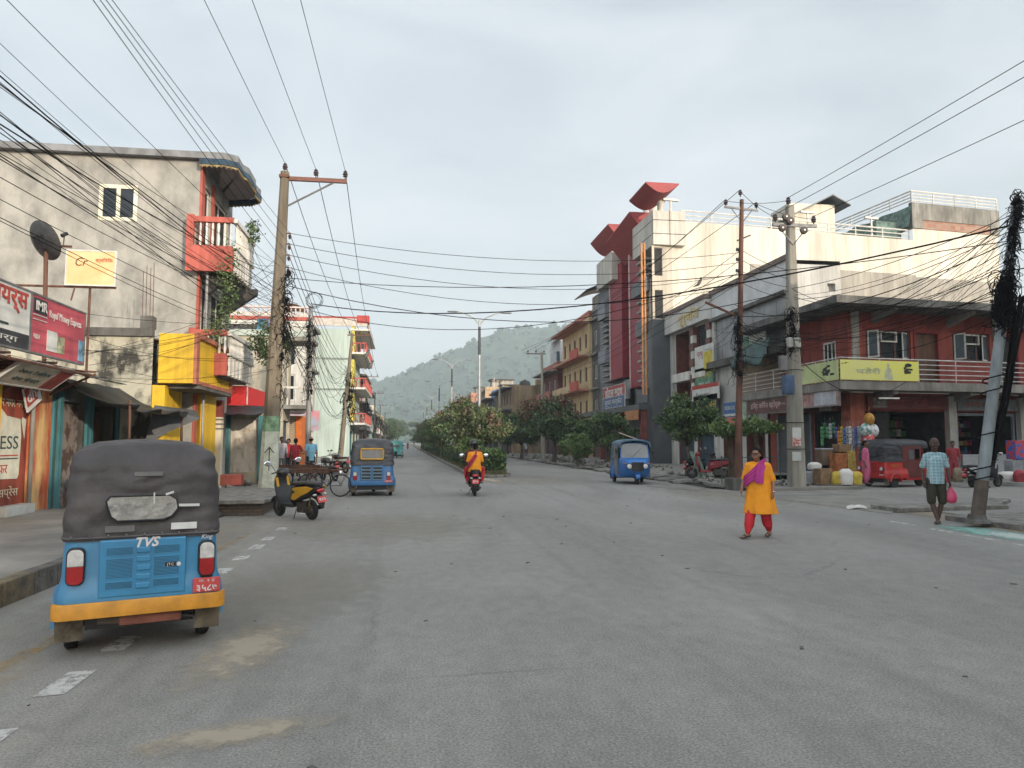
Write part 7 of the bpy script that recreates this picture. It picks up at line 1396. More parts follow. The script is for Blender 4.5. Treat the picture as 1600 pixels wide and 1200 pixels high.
    if louv:
        for s_ in (-1, 1):
            x0, x1 = (-.31, -.075) if s_ < 0 else (.075, .31); slats(x0, x1, .80, .875, 6); slats(x0, x1, .615, .785, 14); slats(x0, x1, .53, .60, 6)
        for k in range(5): z = .53 + .072 * k; b = B(); b.box(-.058, .058, -.056, -.0425, z, z + .045); b.build('louvre', body, ec, bevel=.01)
    else:
        wl = mat('pale_outline', (.25, .38, .45), .6)
        for s_ in (-1, 1):
            for k in range(4): z = .52 + .1 * k; b = B(); b.box(.04 if s_ > 0 else -.30, .30 if s_ > 0 else -.04, -.05, -.0425, z, z + .06); lo = b.build('louvre', black, ec, bevel=.008); b = B(); P = [((.03 if s_ > 0 else -.31), z - .008), ((.31 if s_ > 0 else -.03), z - .008), ((.31 if s_ > 0 else -.03), z + .068), ((.03 if s_ > 0 else -.31), z + .068)]; P = [(x, -.05, q) for x, q in P]; b.tube(P + [P[0]], .006, 4); b.build('louvre_outline', wl, lo)
    for s_ in (-1, 1):
        z0, z1 = (.60, .87) if lamp_style == 0 else (.5, .74); w = .062 if lamp_style == 0 else .05; xc = .535 * s_ if lamp_style == 0 else .5 * s_; zm = z0 + (z1 - z0) * .52
        def cap(z_0, z_1, w, y0, y1, rt, rb):
            n = 6; pr = [(xc - w + rb * (1 - cos(a)) if 0 else xc - w + rb - rb * sin(a), z_0 + rb - rb * cos(a)) for a in [pi / 2 * k / n for k in range(n, -1, -1)]]
            pr = []
            for cx, cz, a0, rr in ((xc + w - rb, z_0 + rb, -pi / 2, rb), (xc + w - rt, z_1 - rt, 0, rt), (xc - w + rt, z_1 - rt, pi / 2, rt), (xc - w + rb, z_0 + rb, pi, rb)):
                for k in range(n + 1): a = a0 + pi / 2 * k / n; pr.append((cx + rr * cos(a), cz + rr * sin(a)))
            return pr
        b = B(); b.prism(cap(z0 - .012, z1 + .012, w + .012, 0, 0, .05, .05), -.045, .02, 'y'); lm = b.build('tail_light', black, t, bevel=.006)
        b = B(); b.prism(cap(z0, zm, w, 0, 0, .004, .045), -.075, -.03, 'y'); b.build('red_lens', red_l, lm, bevel=.012)
        b = B(); b.prism(cap(zm + .002, z1, w, 0, 0, .045, .004), -.078, -.03, 'y'); b.build('clear_lens', chr_l, lm, bevel=.012)
        b = B(); b.obox((s_ * .57, .1, .225), (.22, .015, .2), (.12, .03 * s_, 0)); b.build('mud_flap', mat('muddy_flap', (.16, .13, .09), .9, var=.4, scale=7), t)
    b = B(); b.box(.42, .66, -.056, -.04, .455, .575) if lamp_style == 0 else b.box(.38, .62, -.052, -.036, .42, .5); pl = b.build('number_plate', plate_r, t, bevel=.006)
    wh_ = mat('plate_white', (.75, .7, .68), .6); M0 = wm(t)
    wtext(plate, .075, wh_, pl, M0 @ Matrix.Translation((.54 if lamp_style == 0 else .5, -.059, .49 if lamp_style == 0 else .46)), w=.18, bold=.02); 
    if lamp_style == 0: wtext('ना. २ ह', .03, wh_, pl, M0 @ Matrix.Translation((.54, -.059, .55)), w=.14)
    if lamp_style == 0:
        wtext('TVS', .105, wh_, ec, M0 @ Matrix.Translation((.015, -.044, .898)), w=.2, bold=.03, shear=.3); wtext('King', .05, wh_, t, M0 @ Matrix.Translation((.53, -.02, .915)), w=.1, shear=.3)
        b = B(); b.box(.18, .27, -.05, -.0478, .69, .725); dc = b.build('decal', black, ec); wtext('JTC', .03, wh_, dc, M0 @ Matrix.Translation((.225, -.052, .707)), w=.06); b = B(); b.lathe([(.001, -.052), (.018, -.052), (.018, -.048), (.001, -.048)], (.295, 0, .707), 12, 'y'); b.build('decal', wh_, ec)
        b = B(); b.ell((.54, -.03, .586), (.055, .01, .018), 10, 6); b.build('reflector', black, t)
    if bumper:
        b = B(); out2 = rrect(.712, -.075, .75, 0, .1, 5, .02); inn = rrect(.69, -.045, .75, 0, .09, 5, .02); sel = list(range(18, 24)) + list(range(0, 6))
        lo = [(out2[i][0], out2[i][1]) for i in sel]; 
        rings = [[(x, y, .325), (x * 1.0, y, .335), (x, y - .0, .435), (x * .99, y + .006, .447), (x * .96, y + .03, .447), (x * .96, y + .03, .325)] for x, y in lo]; b.loft(rings); b.build('bumper', bumper, t, smooth=40)
        b = B(); b.box(-.18, .34, .02, .16, .225, .305); b.build('exhaust_shield', mat('red_oxide_shield', (.33, .12, .08), .8, var=.3), t, bevel=.02)
        b = B(); b.tube([(.34, .08, .25), (.44, .06, .24)], .02, 8); b.build('exhaust', black, t); b = B(); b.tube([(-.35, .1, .27), (-.18, .1, .26)], .03, 8); b.build('exhaust_pipe', mat('muddy_metal', (.16, .12, .09), .8), t)  # second tube is the other piece of the exhaust, left of the shield
    if side:
        for s_ in (-1, 1):
            b = B(); X = s_ * .632
            for q in ((1.08, 1.16, .36, 1.5), (1.16, 1.74, .36, .98), (1.16, 1.74, 1.38, 1.5), (1.66, 1.74, .98, 1.38), (1.38, 1.43, .98, 1.38), (.84, 1.07, .36, 1.5)): b.box(X - .012, X + .012, q[0], q[1], q[2], q[3])
            d_ = b.build('side_door', side, t); b = B(); b.box(X - .004, X + .004, 1.16, 1.38, .99, 1.37); b.build('side_window', smoke, d_)
    return t
def paintm(name, c, **k): m = mat(name, c, .38, var=.14, scale=1.6, spec=.6, **k); m['c'] = list(c); return m
blue1 = paintm('rickshaw_blue', (.04, .24, .44), col2=(.035, .18, .33)); blue2 = paintm('rickshaw_blue_b', (.03, .15, .34)); blue3 = paintm('rickshaw_bright_blue', (.02, .14, .42)); red4 = paintm('rickshaw_red', (.46, .02, .02)); teal5 = paintm('rickshaw_teal', (.05, .34, .32))
hood1 = mat('hood_brown_grey', (.062, .054, .056), .6, var=.25, scale=2.5, bump=1.0, bscale=6, col2=(.04, .036, .036)); hood2 = mat('hood_slate', (.06, .062, .07), .5, var=.3, scale=3, bump=.4, bscale=8)
wl_, wr_ = gp(110, 1020, 0), gp(328, 995, 0); ang = atan2(wr_.y - wl_.y, wr_.x - wl_.x); cc = (wl_ + wr_) / 2
hd_ = Vector((-sin(ang), cos(ang), 0))
T1 = rickshaw('large blue auto rickshaw seen from behind with patched brown grey hood and orange bumper strip', cc - hd_ * .26 + Vector((.0, 0, 0)), ang, blue1, hood1, bumper=mat('orange_strip', (.62, .27, .02), .5, var=.2, scale=5)); T1.scale = (.865, .95, .955); T1.location.x -= .03
q = gp(581, 775, 0); T2 = rickshaw('blue auto rickshaw with a yellow rimmed rear window driving away on the left lane', (q.x, q.y - .2, 0), .015, blue2, hood2, back='rimmed', lamp_style=1, louv=False, plate='२३५१')
q = gp(1010, 757, 0); T3 = rickshaw('bright blue auto rickshaw facing the viewer by the right kerb with grey side', (q.x - .1, q.y + 2.32, 0), pi - .12, blue3, mat('roof_blue_grey', (.06, .13, .19), .6, var=.2), side=mat('grey_side', (.19, .175, .165), .7, var=.2), back='plain', lamp_style=2, plate='१२३४')
q = gp(1397, 763, 0); T4 = rickshaw('red auto rickshaw with black hood parked before the open shop', (q.x - .35, q.y + .75, 0), -pi / 2 + SA + .1, red4, mat('hood_black', (.035, .037, .042), .55, var=.3, bump=.4, bscale=8), side=mat('maroon_side', (.13, .025, .022), .6, var=.2), back='plain', lamp_style=3, plate='८७६५')
q = gp(621, 716, 0); T5 = rickshaw('distant teal auto rickshaw far down the left lane', (q.x - .1, q.y, 0), .0, teal5, mat('teal_hood', (.06, .26, .25), .6, var=.2), back='plain', lamp_style=4, plate='१')
wtext('स्वागतम', .13, mat('orange_decal', (.65, .22, .03), .5), T4, wm(T4) @ Matrix.Translation((.648, .5, .78)) @ Matrix.Rotation(pi / 2, 4, 'Z'), w=.5)
b = B(); b.box(.646, .655, .28, .95, .55, .58); b.build('white_stripe', white, T4)
b = B(); b.tube([(-.2, 1.7, 1.72), (.35, .4, 2.02)], .02, 5); b.build('roof_rod', mat('pale_rod', (.55, .42, .35), .6), T3)
# ---------------------------------------------------------------- scooters
def sring(y, zc, hw, hh, p=2.6, n=18, x0=0):
    out_ = []
    for k in range(n):
        a = 2 * pi * k / n; c, s = cos(a), sin(a); out_.append((x0 + hw * abs(c) ** (2 / p) * (1 if c > 0 else -1), y, zc + hh * abs(s) ** (2 / p) * (1 if s > 0 else -1)))
    return out_
def scooter(label, loc, rz, body, accent, plate='४५६', lean=0, name='scooter', lowdetail=False, group=None, mirrors=True):
    t = thing(name, label, 'scooter', loc, rz, group)
    t.rotation_euler = (0, lean, rz)
    for y in (0, 1.27):
        b = B(); b.torus((0, y, .215), .165, .052, 'x', 28, 10); wh = b.build('wheel', rubber, t, smooth=180)
        b = B(); b.lathe([(.01, -.05), (.05, -.055), (.06, -.03), (.11, -.015), (.13, -.03), (.13, .03), (.11, .015), (.06, .03), (.05, .055), (.01, .05)], (0, y, .215), 18, 'x'); b.build('rim', mat('alloy_dark', (.12, .115, .11), .4, metal=.6), wh, smooth=40)
    b = B(); b.loft([sring(-.40, .70, .05, .03), sring(-.33, .685, .10, .06), sring(-.15, .64, .145, .12), (sring(.1, .60, .165, .16)), sring(.35, .57, .17, .17), sring(.52, .52, .15, .19), sring(.6, .47, .12, .17)]); b.build('tail_body', body, t, smooth=60)
    for s_ in (-1, 1):
        X = s_ * .168; pr = [(-.36, .70), (-.1, .735), (.3, .70), (.44, .66), (.3, .60), (.42, .56), (.5, .45), (.36, .42), (.12, .52), (-.15, .60)]; b = B(); b.prism(pr, X - .012, X + .016, 'x'); b.build('side_panel', accent, t, bevel=.01)
    b = B(); b.loft([sring(-.38, .745, .06, .02), sring(-.3, .765, .12, .035), sring(-.05, .785, .15, .045), sring(.2, .77, .155, .045), sring(.38, .755, .13, .045), sring(.55, .755, .11, .04), sring(.62, .73, .08, .03)]); b.build('seat', mat('seat_black', (.02, .02, .022), .45, var=.2), t, smooth=60)
    b = B(); b.box(-.16, .16, .5, .98, .25, .33); b.build('floorboard', body, t, bevel=.03)
    b = B(); b.loft([[(x, y + .05 * (1 - (x / .22) ** 2), z) for x in (-w, -w * .5, 0, w * .5, w)] + [(x, y - .03, z) for x in (w, 0, -w)] for w, y, z in ((.17, .95, .26), (.2, .97, .38), (.215, 1.02, .55), (.20, 1.07, .72), (.15, 1.09, .88), (.1, 1.07, .95))]); b.build('front_apron', body, t, smooth=55)
    for s_ in (-1, 1):
        b = B(); b.prism([(1.0, .42), (1.14, .62), (1.12, .88), (1.06, .9), (1.02, .62)], s_ * .13 - .035, s_ * .13 + .035, 'x'); b.build('apron_panel', accent, t, bevel=.012)
    b = B(); b.loft([sring(.93, .98, .09, .05), sring(1.0, 1.0, .14, .075), sring(1.08, .99, .13, .08), sring(1.15, .97, .08, .055)]); b.build('handlebar_cowl', body, t, smooth=60)
    b = B(); b.ell((0, 1.12, .97), (.085, .06, .06), 12, 8); b.build('headlight', chr_l, t, smooth=60)
    b = B(); b.tube([(-.34, .90, 1.0), (-.2, .98, 1.0), (.2, .98, 1.0), (.34, .90, 1.0)], .016, 7); hb = b.build('handlebar', black, t)
    if mirrors:
        for s_ in (-1, 1): b = B(); b.tube([(s_ * .2, .98, 1.02), (s_ * .27, 1.0, 1.16), (s_ * .33, .98, 1.2)], .007, 5); st_ = b.build('mirror', black, t); b = B(); b.ell((s_ * .38, .975, 1.22), (.085, .014, .055), 14, 8); b.build('mirror_glass', mat('mirror_glass', (.75, .78, .8), .08, metal=.9, var=.05), st_, smooth=60)
    b = B(); b.tube([(-.05, 1.27, .215), (-.06, 1.2, .45), (0, 1.08, .8)], .022, 7); b.tube([(.05, 1.27, .215), (.06, 1.2, .45), (0, 1.08, .8)], .022, 7); b.build('fork', steel, t)
    b = B(); b.loft([[(x, 1.27 + .25 * cos(a), .215 + .25 * sin(a)) for x in (-.07, -.05, .05, .07)] for a in [radians(20) + radians(130) * k / 9 for k in range(10)]], closed=False); o = b.build('front_fender', body, t, smooth=50); m_ = o.modifiers.new('t', 'SOLIDIFY'); m_.thickness = .01
    b = B(); b.box(-.09, .06, .05, .42, .15, .38); b.cyl((-.12, .2, .26), (.1, .2, .26), .09, n=12); b.cyl((.06, -.0, .215), (.11, 0, .215), .07, n=12); b.build('engine', mat('engine_grey', (.10, .09, .08), .6, metal=.4, var=.4, scale=12), t)
    b = B(); b.tube([(.12, .45, .2), (.13, .2, .2), (.13, .0, .24), (.13, -.22, .27)], [.02, .035, .05, .045], 10); b.build('exhaust', mat('exhaust_dark', (.05, .045, .04), .5, metal=.5), t, smooth=50)
    b = B(); b.tube([(-.08, -.02, .24), (-.1, -.15, .5)], .02, 6); b.build('shock', mat('spring_bronze', (.25, .17, .08), .5, metal=.5), t)
    b = B(); b.prism([(-.15, .6), (-.32, .56), (-.42, .34), (-.40, .33), (-.28, .45), (-.12, .5)], -.07, .07, 'x'); b.build('rear_fender', black, t, bevel=.01)
    b = B(); b.ell((0, -.385, .64), (.1, .045, .05), 12, 8); b.build('tail_light', red_l, t, smooth=60)
    for s_ in (-1, 1): b = B(); b.ell((s_ * .12, -.34, .56), (.045, .04, .025), 10, 6); b.build('indicator', chr_l, t, smooth=60)
    b = B(); b.obox((0, -.415, .46), (.2, .012, .13), (-.35, 0, 0)); pl = b.build('number_plate', plate_r, t); q_ = text(plate, .08, mat('plate_white', (.75, .7, .68), .6), pl, (0, -.427, .462), (pi / 2 - .35, 0, 0), w=.15, bold=.03)
    b = B(); b.tube([(-.13, .1, .76), (-.14, -.25, .79), (-.1, -.4, .79), (.1, -.4, .79), (.14, -.25, .79), (.13, .1, .76)], .012, 6); b.build('grab_rail', black, t)
    b = B(); b.tube([(-.08, .45, .22), (-.22, .38, .01)], .012, 5); b.build('side_stand', black, t)
    return t
scy = mat('scooter_black', (.02, .021, .023), .3, var=.2, spec=.6); scyel = mat('scooter_yellow', (.60, .32, .02), .35, var=.12)
rw, fw = gp(487, 813, 0), gp(431, 811, 0); d_ = (fw - rw); az_ = atan2(d_.y, d_.x) - pi / 2
S1 = scooter('black and yellow scooter parked at the left kerb with round mirrors', rw + Vector((0, .1, 0)), R(40), scy, scyel, 'ना ४ प', lean=R(-6))
q = gp(743, 776, 0); S2 = scooter('dark scooter with red number plate ridden away by two people', (q.x, q.y + .2, 0), R(-3), scy, mat('scooter_maroon', (.10, .015, .02), .35), '४५६')
q = gp(1082, 746, .15); S3 = scooter('dark scooter parked left of a red one on the right pavement', (q.x, q.y, .15), R(-75), scy, scy, '१', group=None)
q = gp(1117, 748, .15); S4 = scooter('red scooter parked beside the dark one on the right pavement', (q.x + .4, q.y, .15), R(75), mat('scooter_red', (.22, .012, .02), .35), mat('scooter_red', (.22, .012, .02)), '१')
q = gp(1520, 762, 0); S5 = scooter('black and white scooter parked behind the leaning pole', (q.x, q.y, 0), R(-78), scy, mat('scooter_white', (.5, .5, .5), .35), '१')
q = gp(637, 702, 0); S6 = scooter('tiny distant red motorbike beyond the teal rickshaw', (q.x, q.y, 0), 0, mat('scooter_red', (.22, .012, .02)), scy, '१', name='motorbike'); S6['category'] = 'motorbike'
# ---------------------------------------------------------------- motorcycle and bicycle
def motorcycle(label, loc, rz, lean=0):
    t = thing('motorcycle', label, 'motorcycle', loc, rz); t.rotation_euler = (0, lean, rz)
    for y in (0, 1.3):
        b = B(); b.torus((0, y, .3), .26, .05, 'x', 30, 8); wh = b.build('wheel', rubber, t, smooth=180); b = B()
        for k in range(5): a = 2 * pi * k / 5; b.cyl((0, y, .3), (0, y + .22 * cos(a), .3 + .22 * sin(a)), .018, n=5)
        b.torus((0, y, .3), .215, .015, 'x', 24, 6); b.build('rim', steel, wh)
    b = B(); b.loft([sring(.5, .82, .1, .07), sring(.65, .86, .15, .12), sring(.85, .87, .15, .13), sring(1.0, .84, .09, .08)]); b.build('fuel_tank', scy, t, smooth=60)
    b = B(); b.loft([sring(-.35, .84, .08, .03), sring(-.1, .82, .13, .05), sring(.3, .8, .14, .05), sring(.55, .82, .1, .05)]); b.build('seat', black, t, smooth=60)
    b = B(); b.box(-.12, .12, .45, .85, .3, .62); b.cyl((-.16, .6, .4), (.16, .6, .4), .12, n=12); b.build('engine', mat('engine_grey', (.10, .09, .08)), t, bevel=.02)
    b = B(); b.tube([(.05, 1.3, .3), (.06, 1.05, .95)], .025, 7); b.tube([(-.05, 1.3, .3), (-.06, 1.05, .95)], .025, 7); b.build('fork', steel, t)
    b = B(); b.tube([(-.38, .88, 1.04), (-.1, 1.0, 1.02), (.1, 1.0, 1.02), (.38, .88, 1.04)], .016, 7); b.build('handlebar', black, t)
    b = B(); b.ell((0, 1.12, .92), (.1, .08, .1), 12, 8); b.build('headlight', chr_l, t, smooth=60)
    b = B(); b.tube([(0, 0, .3), (0, .5, .38), (0, .95, .8)], .03, 7); b.tube([(.1, -.05, .3), (.1, -.2, .75)], .025, 6); b.build('frame', black, t)
    b = B(); b.loft([[(x, .0 + .34 * cos(a), .3 + .34 * sin(a)) for x in (-.08, -.05, .05, .08)] for a in [radians(60) + radians(130) * k / 9 for k in range(10)]], closed=False); o = b.build('rear_fender', scy, t); m_ = o.modifiers.new('t', 'SOLIDIFY'); m_.thickness = .01
    b = B(); b.ell((0, -.36, .78), (.08, .04, .05), 10, 6); b.build('tail_light', red_l, t); b = B(); b.obox((0, -.38, .62), (.2, .012, .13), (-.3, 0, 0)); b.build('number_plate', plate_r, t)
    b = B(); b.tube([(.14, .6, .25), (.16, .1, .3), (.17, -.25, .38)], [.02, .04, .045], 8); b.build('exhaust', chrome, t, smooth=60)
    for s_ in (-1, 1): b = B(); b.tube([(s_ * .25, .92, 1.05), (s_ * .33, .93, 1.2)], .007, 5); b.ell((s_ * .36, .93, 1.23), (.06, .015, .04), 10, 6); b.build('mirror', black, t)
    return t
q = gp(524, 752, 0); motorcycle('black motorcycle with red plate parked at the left kerb behind the rickshaw', (q.x, q.y, 0), R(28), R(-8))
q = gp(545, 742, 0); motorcycle('second black motorcycle half hidden behind the yellow rimmed rickshaw', (q.x - .3, q.y + 2.0, 0), R(35), R(-8))
def bicycle(label, loc, rz, lean=0):
    t = thing('bicycle', label, 'bicycle', loc, rz); t.rotation_euler = (0, lean, rz)
    for y in (0, 1.05):
        b = B(); b.torus((0, y, .34), .32, .02, 'x', 36, 8); wh = b.build('wheel', rubber, t, smooth=180); b = B()
        for k in range(20): a = 2 * pi * k / 20; b.tube([(.02 * (-1) ** k, y, .34), (0, y + .31 * cos(a), .34 + .31 * sin(a))], .003, 3)
        b.cyl((-.04, y, .34), (.04, y, .34), .02, n=8); b.build('spokes', steel, wh)
    b = B(); fr_ = [(0, 0, .34), (0, .42, .32), (0, .30, .8), (0, 0, .34)]; b.tube(fr_, .014, 6); b.tube([(0, .42, .32), (0, .88, .78), (0, .32, .78)], .016, 6); b.tube([(0, .86, .9), (0, .93, .6), (0, 1.05, .34)], .014, 6); b.build('frame', scy, t)
    b = B(); b.tube([(-.25, .72, 1.0), (-.2, .84, 1.0), (0, .86, .98), (.2, .84, 1.0), (.25, .72, 1.0)], .011, 6); b.build('handlebar', chrome, t); b = B(); b.loft([sring(.18, .86, .09, .03), sring(.3, .87, .06, .03), sring(.42, .86, .025, .02)]); b.build('saddle', black, t, smooth=60)
    b = B(); b.box(-.06, .06, -.2, .25, .66, .68); b.tube([(.05, 0, .34), (.05, -.15, .66)], .007, 4); b.tube([(-.05, 0, .34), (-.05, -.15, .66)], .007, 4); b.build('carrier', steel, t); return t
q = gp(533, 777, 0); bicycle('dark bicycle standing at the left kerb beside the yellow rimmed rickshaw', (q.x - .05, q.y + .2, 0), R(75), R(6))
q = gp(500, 760, 0); bicycle('second bicycle leaning behind the first at the left kerb', (q.x - .2, q.y + .6, 0), R(60), R(-8))
# wooden handcart behind the yellow scooter
q = gp(462, 772, 0); hc = thing('handcart', 'low dark wooden handcart behind the yellow scooter', 'cart', (q.x - .3, q.y + 3.0, 0), R(-12))
b = B()
for k in range(7): b.box(-1.2, 1.2, -.55 + .16 * k, -.42 + .16 * k, .66, .70)
b.build('deck', wood, hc)
b = B(); b.box(-1.2, 1.25, -.6, -.55, .56, .72); b.box(-1.2, 1.25, .55, .6, .56, .72); b.tube([(1.2, -.57, .64), (1.9, -.45, .72)], .03, 6); b.tube([(1.2, .57, .64), (1.9, .45, .72)], .03, 6); b.build('side_rail', rust, hc)
for x in (-.7, .7):
    for y in (-.5, .5): b = B(); b.torus((x, y, .3), .28, .025, 'y', 26, 6); wh = b.build('wheel', rubber, hc, smooth=180); b = B(); [b.tube([(x, y, .3), (x + .27 * cos(a), y, .3 + .27 * sin(a))], .006, 3) for a in [2 * pi * k / 12 for k in range(12)]]; b.build('spokes', steel, wh)
b = B(); b.box(-1.15, .9, -.5, -.44, .73, .84); b.box(-.2, .1, -.35, .1, .71, .78); b.build('slats', wood, hc)
# ================================================================== PEOPLE
skins = {'d': mat('skin_dark', (.15, .07, .043), .55, var=.12, scale=8), 'm': mat('skin_brown', (.29, .14, .085), .55, var=.12, scale=8), 'k': mat('skin_deep', (.075, .038, .026), .55, var=.12, scale=8)}
hairm = mat('black_hair', (.008, .007, .007), .8, var=.3, scale=30, bump=.5, bscale=60, spec=.15)
def cl(name, c, **k): return mat('cloth_' + name, c, .85, var=k.pop('var', .12), scale=k.pop('scale', 5), bump=.35, bscale=14, **k)
def hand(b, w, d, side, curl=.5, s=1.0, palm=None):
    """palm at wrist w pointing along d, four fingers of different length bent at the knuckles and a thumb on the side"""
    w = Vector(w); d = Vector(d).normalized(); px = Vector(palm).normalized() if palm else Vector((0, 1, 0)); px = (px - d * px.dot(d)).normalized(); sx = d.cross(px).normalized()
    b.capsule(w, w + d * .03 * s, .022 * s, .026 * s, 8)
    for k in range(4):
        o = sx * (k - 1.5) * .0195 * s; b.capsule(w + d * .02 * s + o, w + d * .085 * s + o * 1.1, .014 * s, .0125 * s, 8)
        L_ = (.062, .072, .068, .054)[k] * s; p0 = w + d * .09 * s + o * 1.12; d1 = (d + px * .55 * curl).normalized(); p1 = p0 + d1 * L_ * .5; d2 = (d + px * 1.5 * curl).normalized(); p2 = p1 + d2 * L_ * .5
        b.capsule(p0, p1, .0105 * s, .0095 * s, 7); b.capsule(p1, p2, .0095 * s, .008 * s, 7)
    th = sx * side; p0 = w + d * .03 * s + th * .028 * s; p1 = p0 + (d * .6 + th * .6 + px * .25).normalized() * .038 * s; p2 = p1 + (d * .85 + th * .1 + px * .3 * curl).normalized() * .03 * s; b.capsule(w + d * .015 * s, p0, .016 * s, .014 * s, 7); b.capsule(p0, p1, .013 * s, .011 * s, 7); b.capsule(p1, p2, .011 * s, .009 * s, 7)
def head(b, c, s, yaw=0, pitch=0, male=True):
    M = Matrix.Translation(c) @ Euler((pitch, 0, yaw)).to_matrix().to_4x4() @ Matrix.Scale(s, 4); old = b.T; b.T = M
    b.ell((0, .012, .025), (.073, .092, .092), 20, 14); b.ell((0, -.018, -.045), (.056, .062, .062), 16, 10); b.ell((0, -.045, -.088), (.026, .024, .02), 10, 8)
    b.capsule((0, -.082, .012), (0, -.104, -.022), .008, .014, 8); b.ell((0, -.07, .03), (.055, .022, .014), 12, 6); b.ell((0, -.078, -.058), (.024, .014, .011), 10, 6)
    for s_ in (-1, 1): b.ell((s_ * .076, .01, -.005), (.010, .02, .032), 8, 8); b.ell((s_ * .042, -.055, -.025), (.026, .022, .022), 10, 8)
    b.T = old; return M
def face(root, body, M, glasses=False, beard=False, lips=(.20, .05, .045)):
    b = B(); b.T = M
    for s_ in (-1, 1): b.ell((s_ * .029, -.0805, .006), (.013, .008, .0065), 10, 6)
    b.build('eye', mat('eye_white', (.45, .42, .38), .3), body, smooth=180); b = B(); b.T = M
    for s_ in (-1, 1): b.ell((s_ * .029, -.0875, .006), (.0062, .004, .0062), 8, 6)
    b.build('iris', mat('iris_dark', (.012, .008, .006), .2), body, smooth=180); b = B(); b.T = M
    for s_ in (-1, 1): b.tube([(s_ * .012, -.09, .026), (s_ * .03, -.09, .032), (s_ * .047, -.078, .026)], .0035, 5)
    b.build('eyebrow', hairm, body); b = B(); b.T = M; b.ell((0, -.0885, -.055), (.022, .006, .0035), 10, 6); b.ell((0, -.0885, -.063), (.018, .007, .005), 10, 6); b.build('lips', mat('lips', lips, .5), body, smooth=180)
    if glasses:
        b = B(); b.T = M
        for s_ in (-1, 1): b.tube([(s_ * .031 + .024 * cos(a), -.099, .004 + .018 * sin(a)) for a in [2 * pi * k / 14 for k in range(15)]], .0028, 5); b.tube([(s_ * .055, -.099, .008), (s_ * .075, -.06, .01), (s_ * .08, .01, .005)], .0025, 5)
        b.tube([(-.008, -.1, .008), (.008, -.1, .008)], .0025, 5); b.build('glasses', black, body)
    if beard: b = B(); b.T = M; b.ell((0, -.086, -.04), (.028, .008, .006), 10, 6); b.build('moustache', hairm, body, smooth=180)
def limb(b, pts, rs, n=12):
    for i in range(len(pts) - 1): b.capsule(pts[i], pts[i + 1], rs[i], rs[i + 1], n)
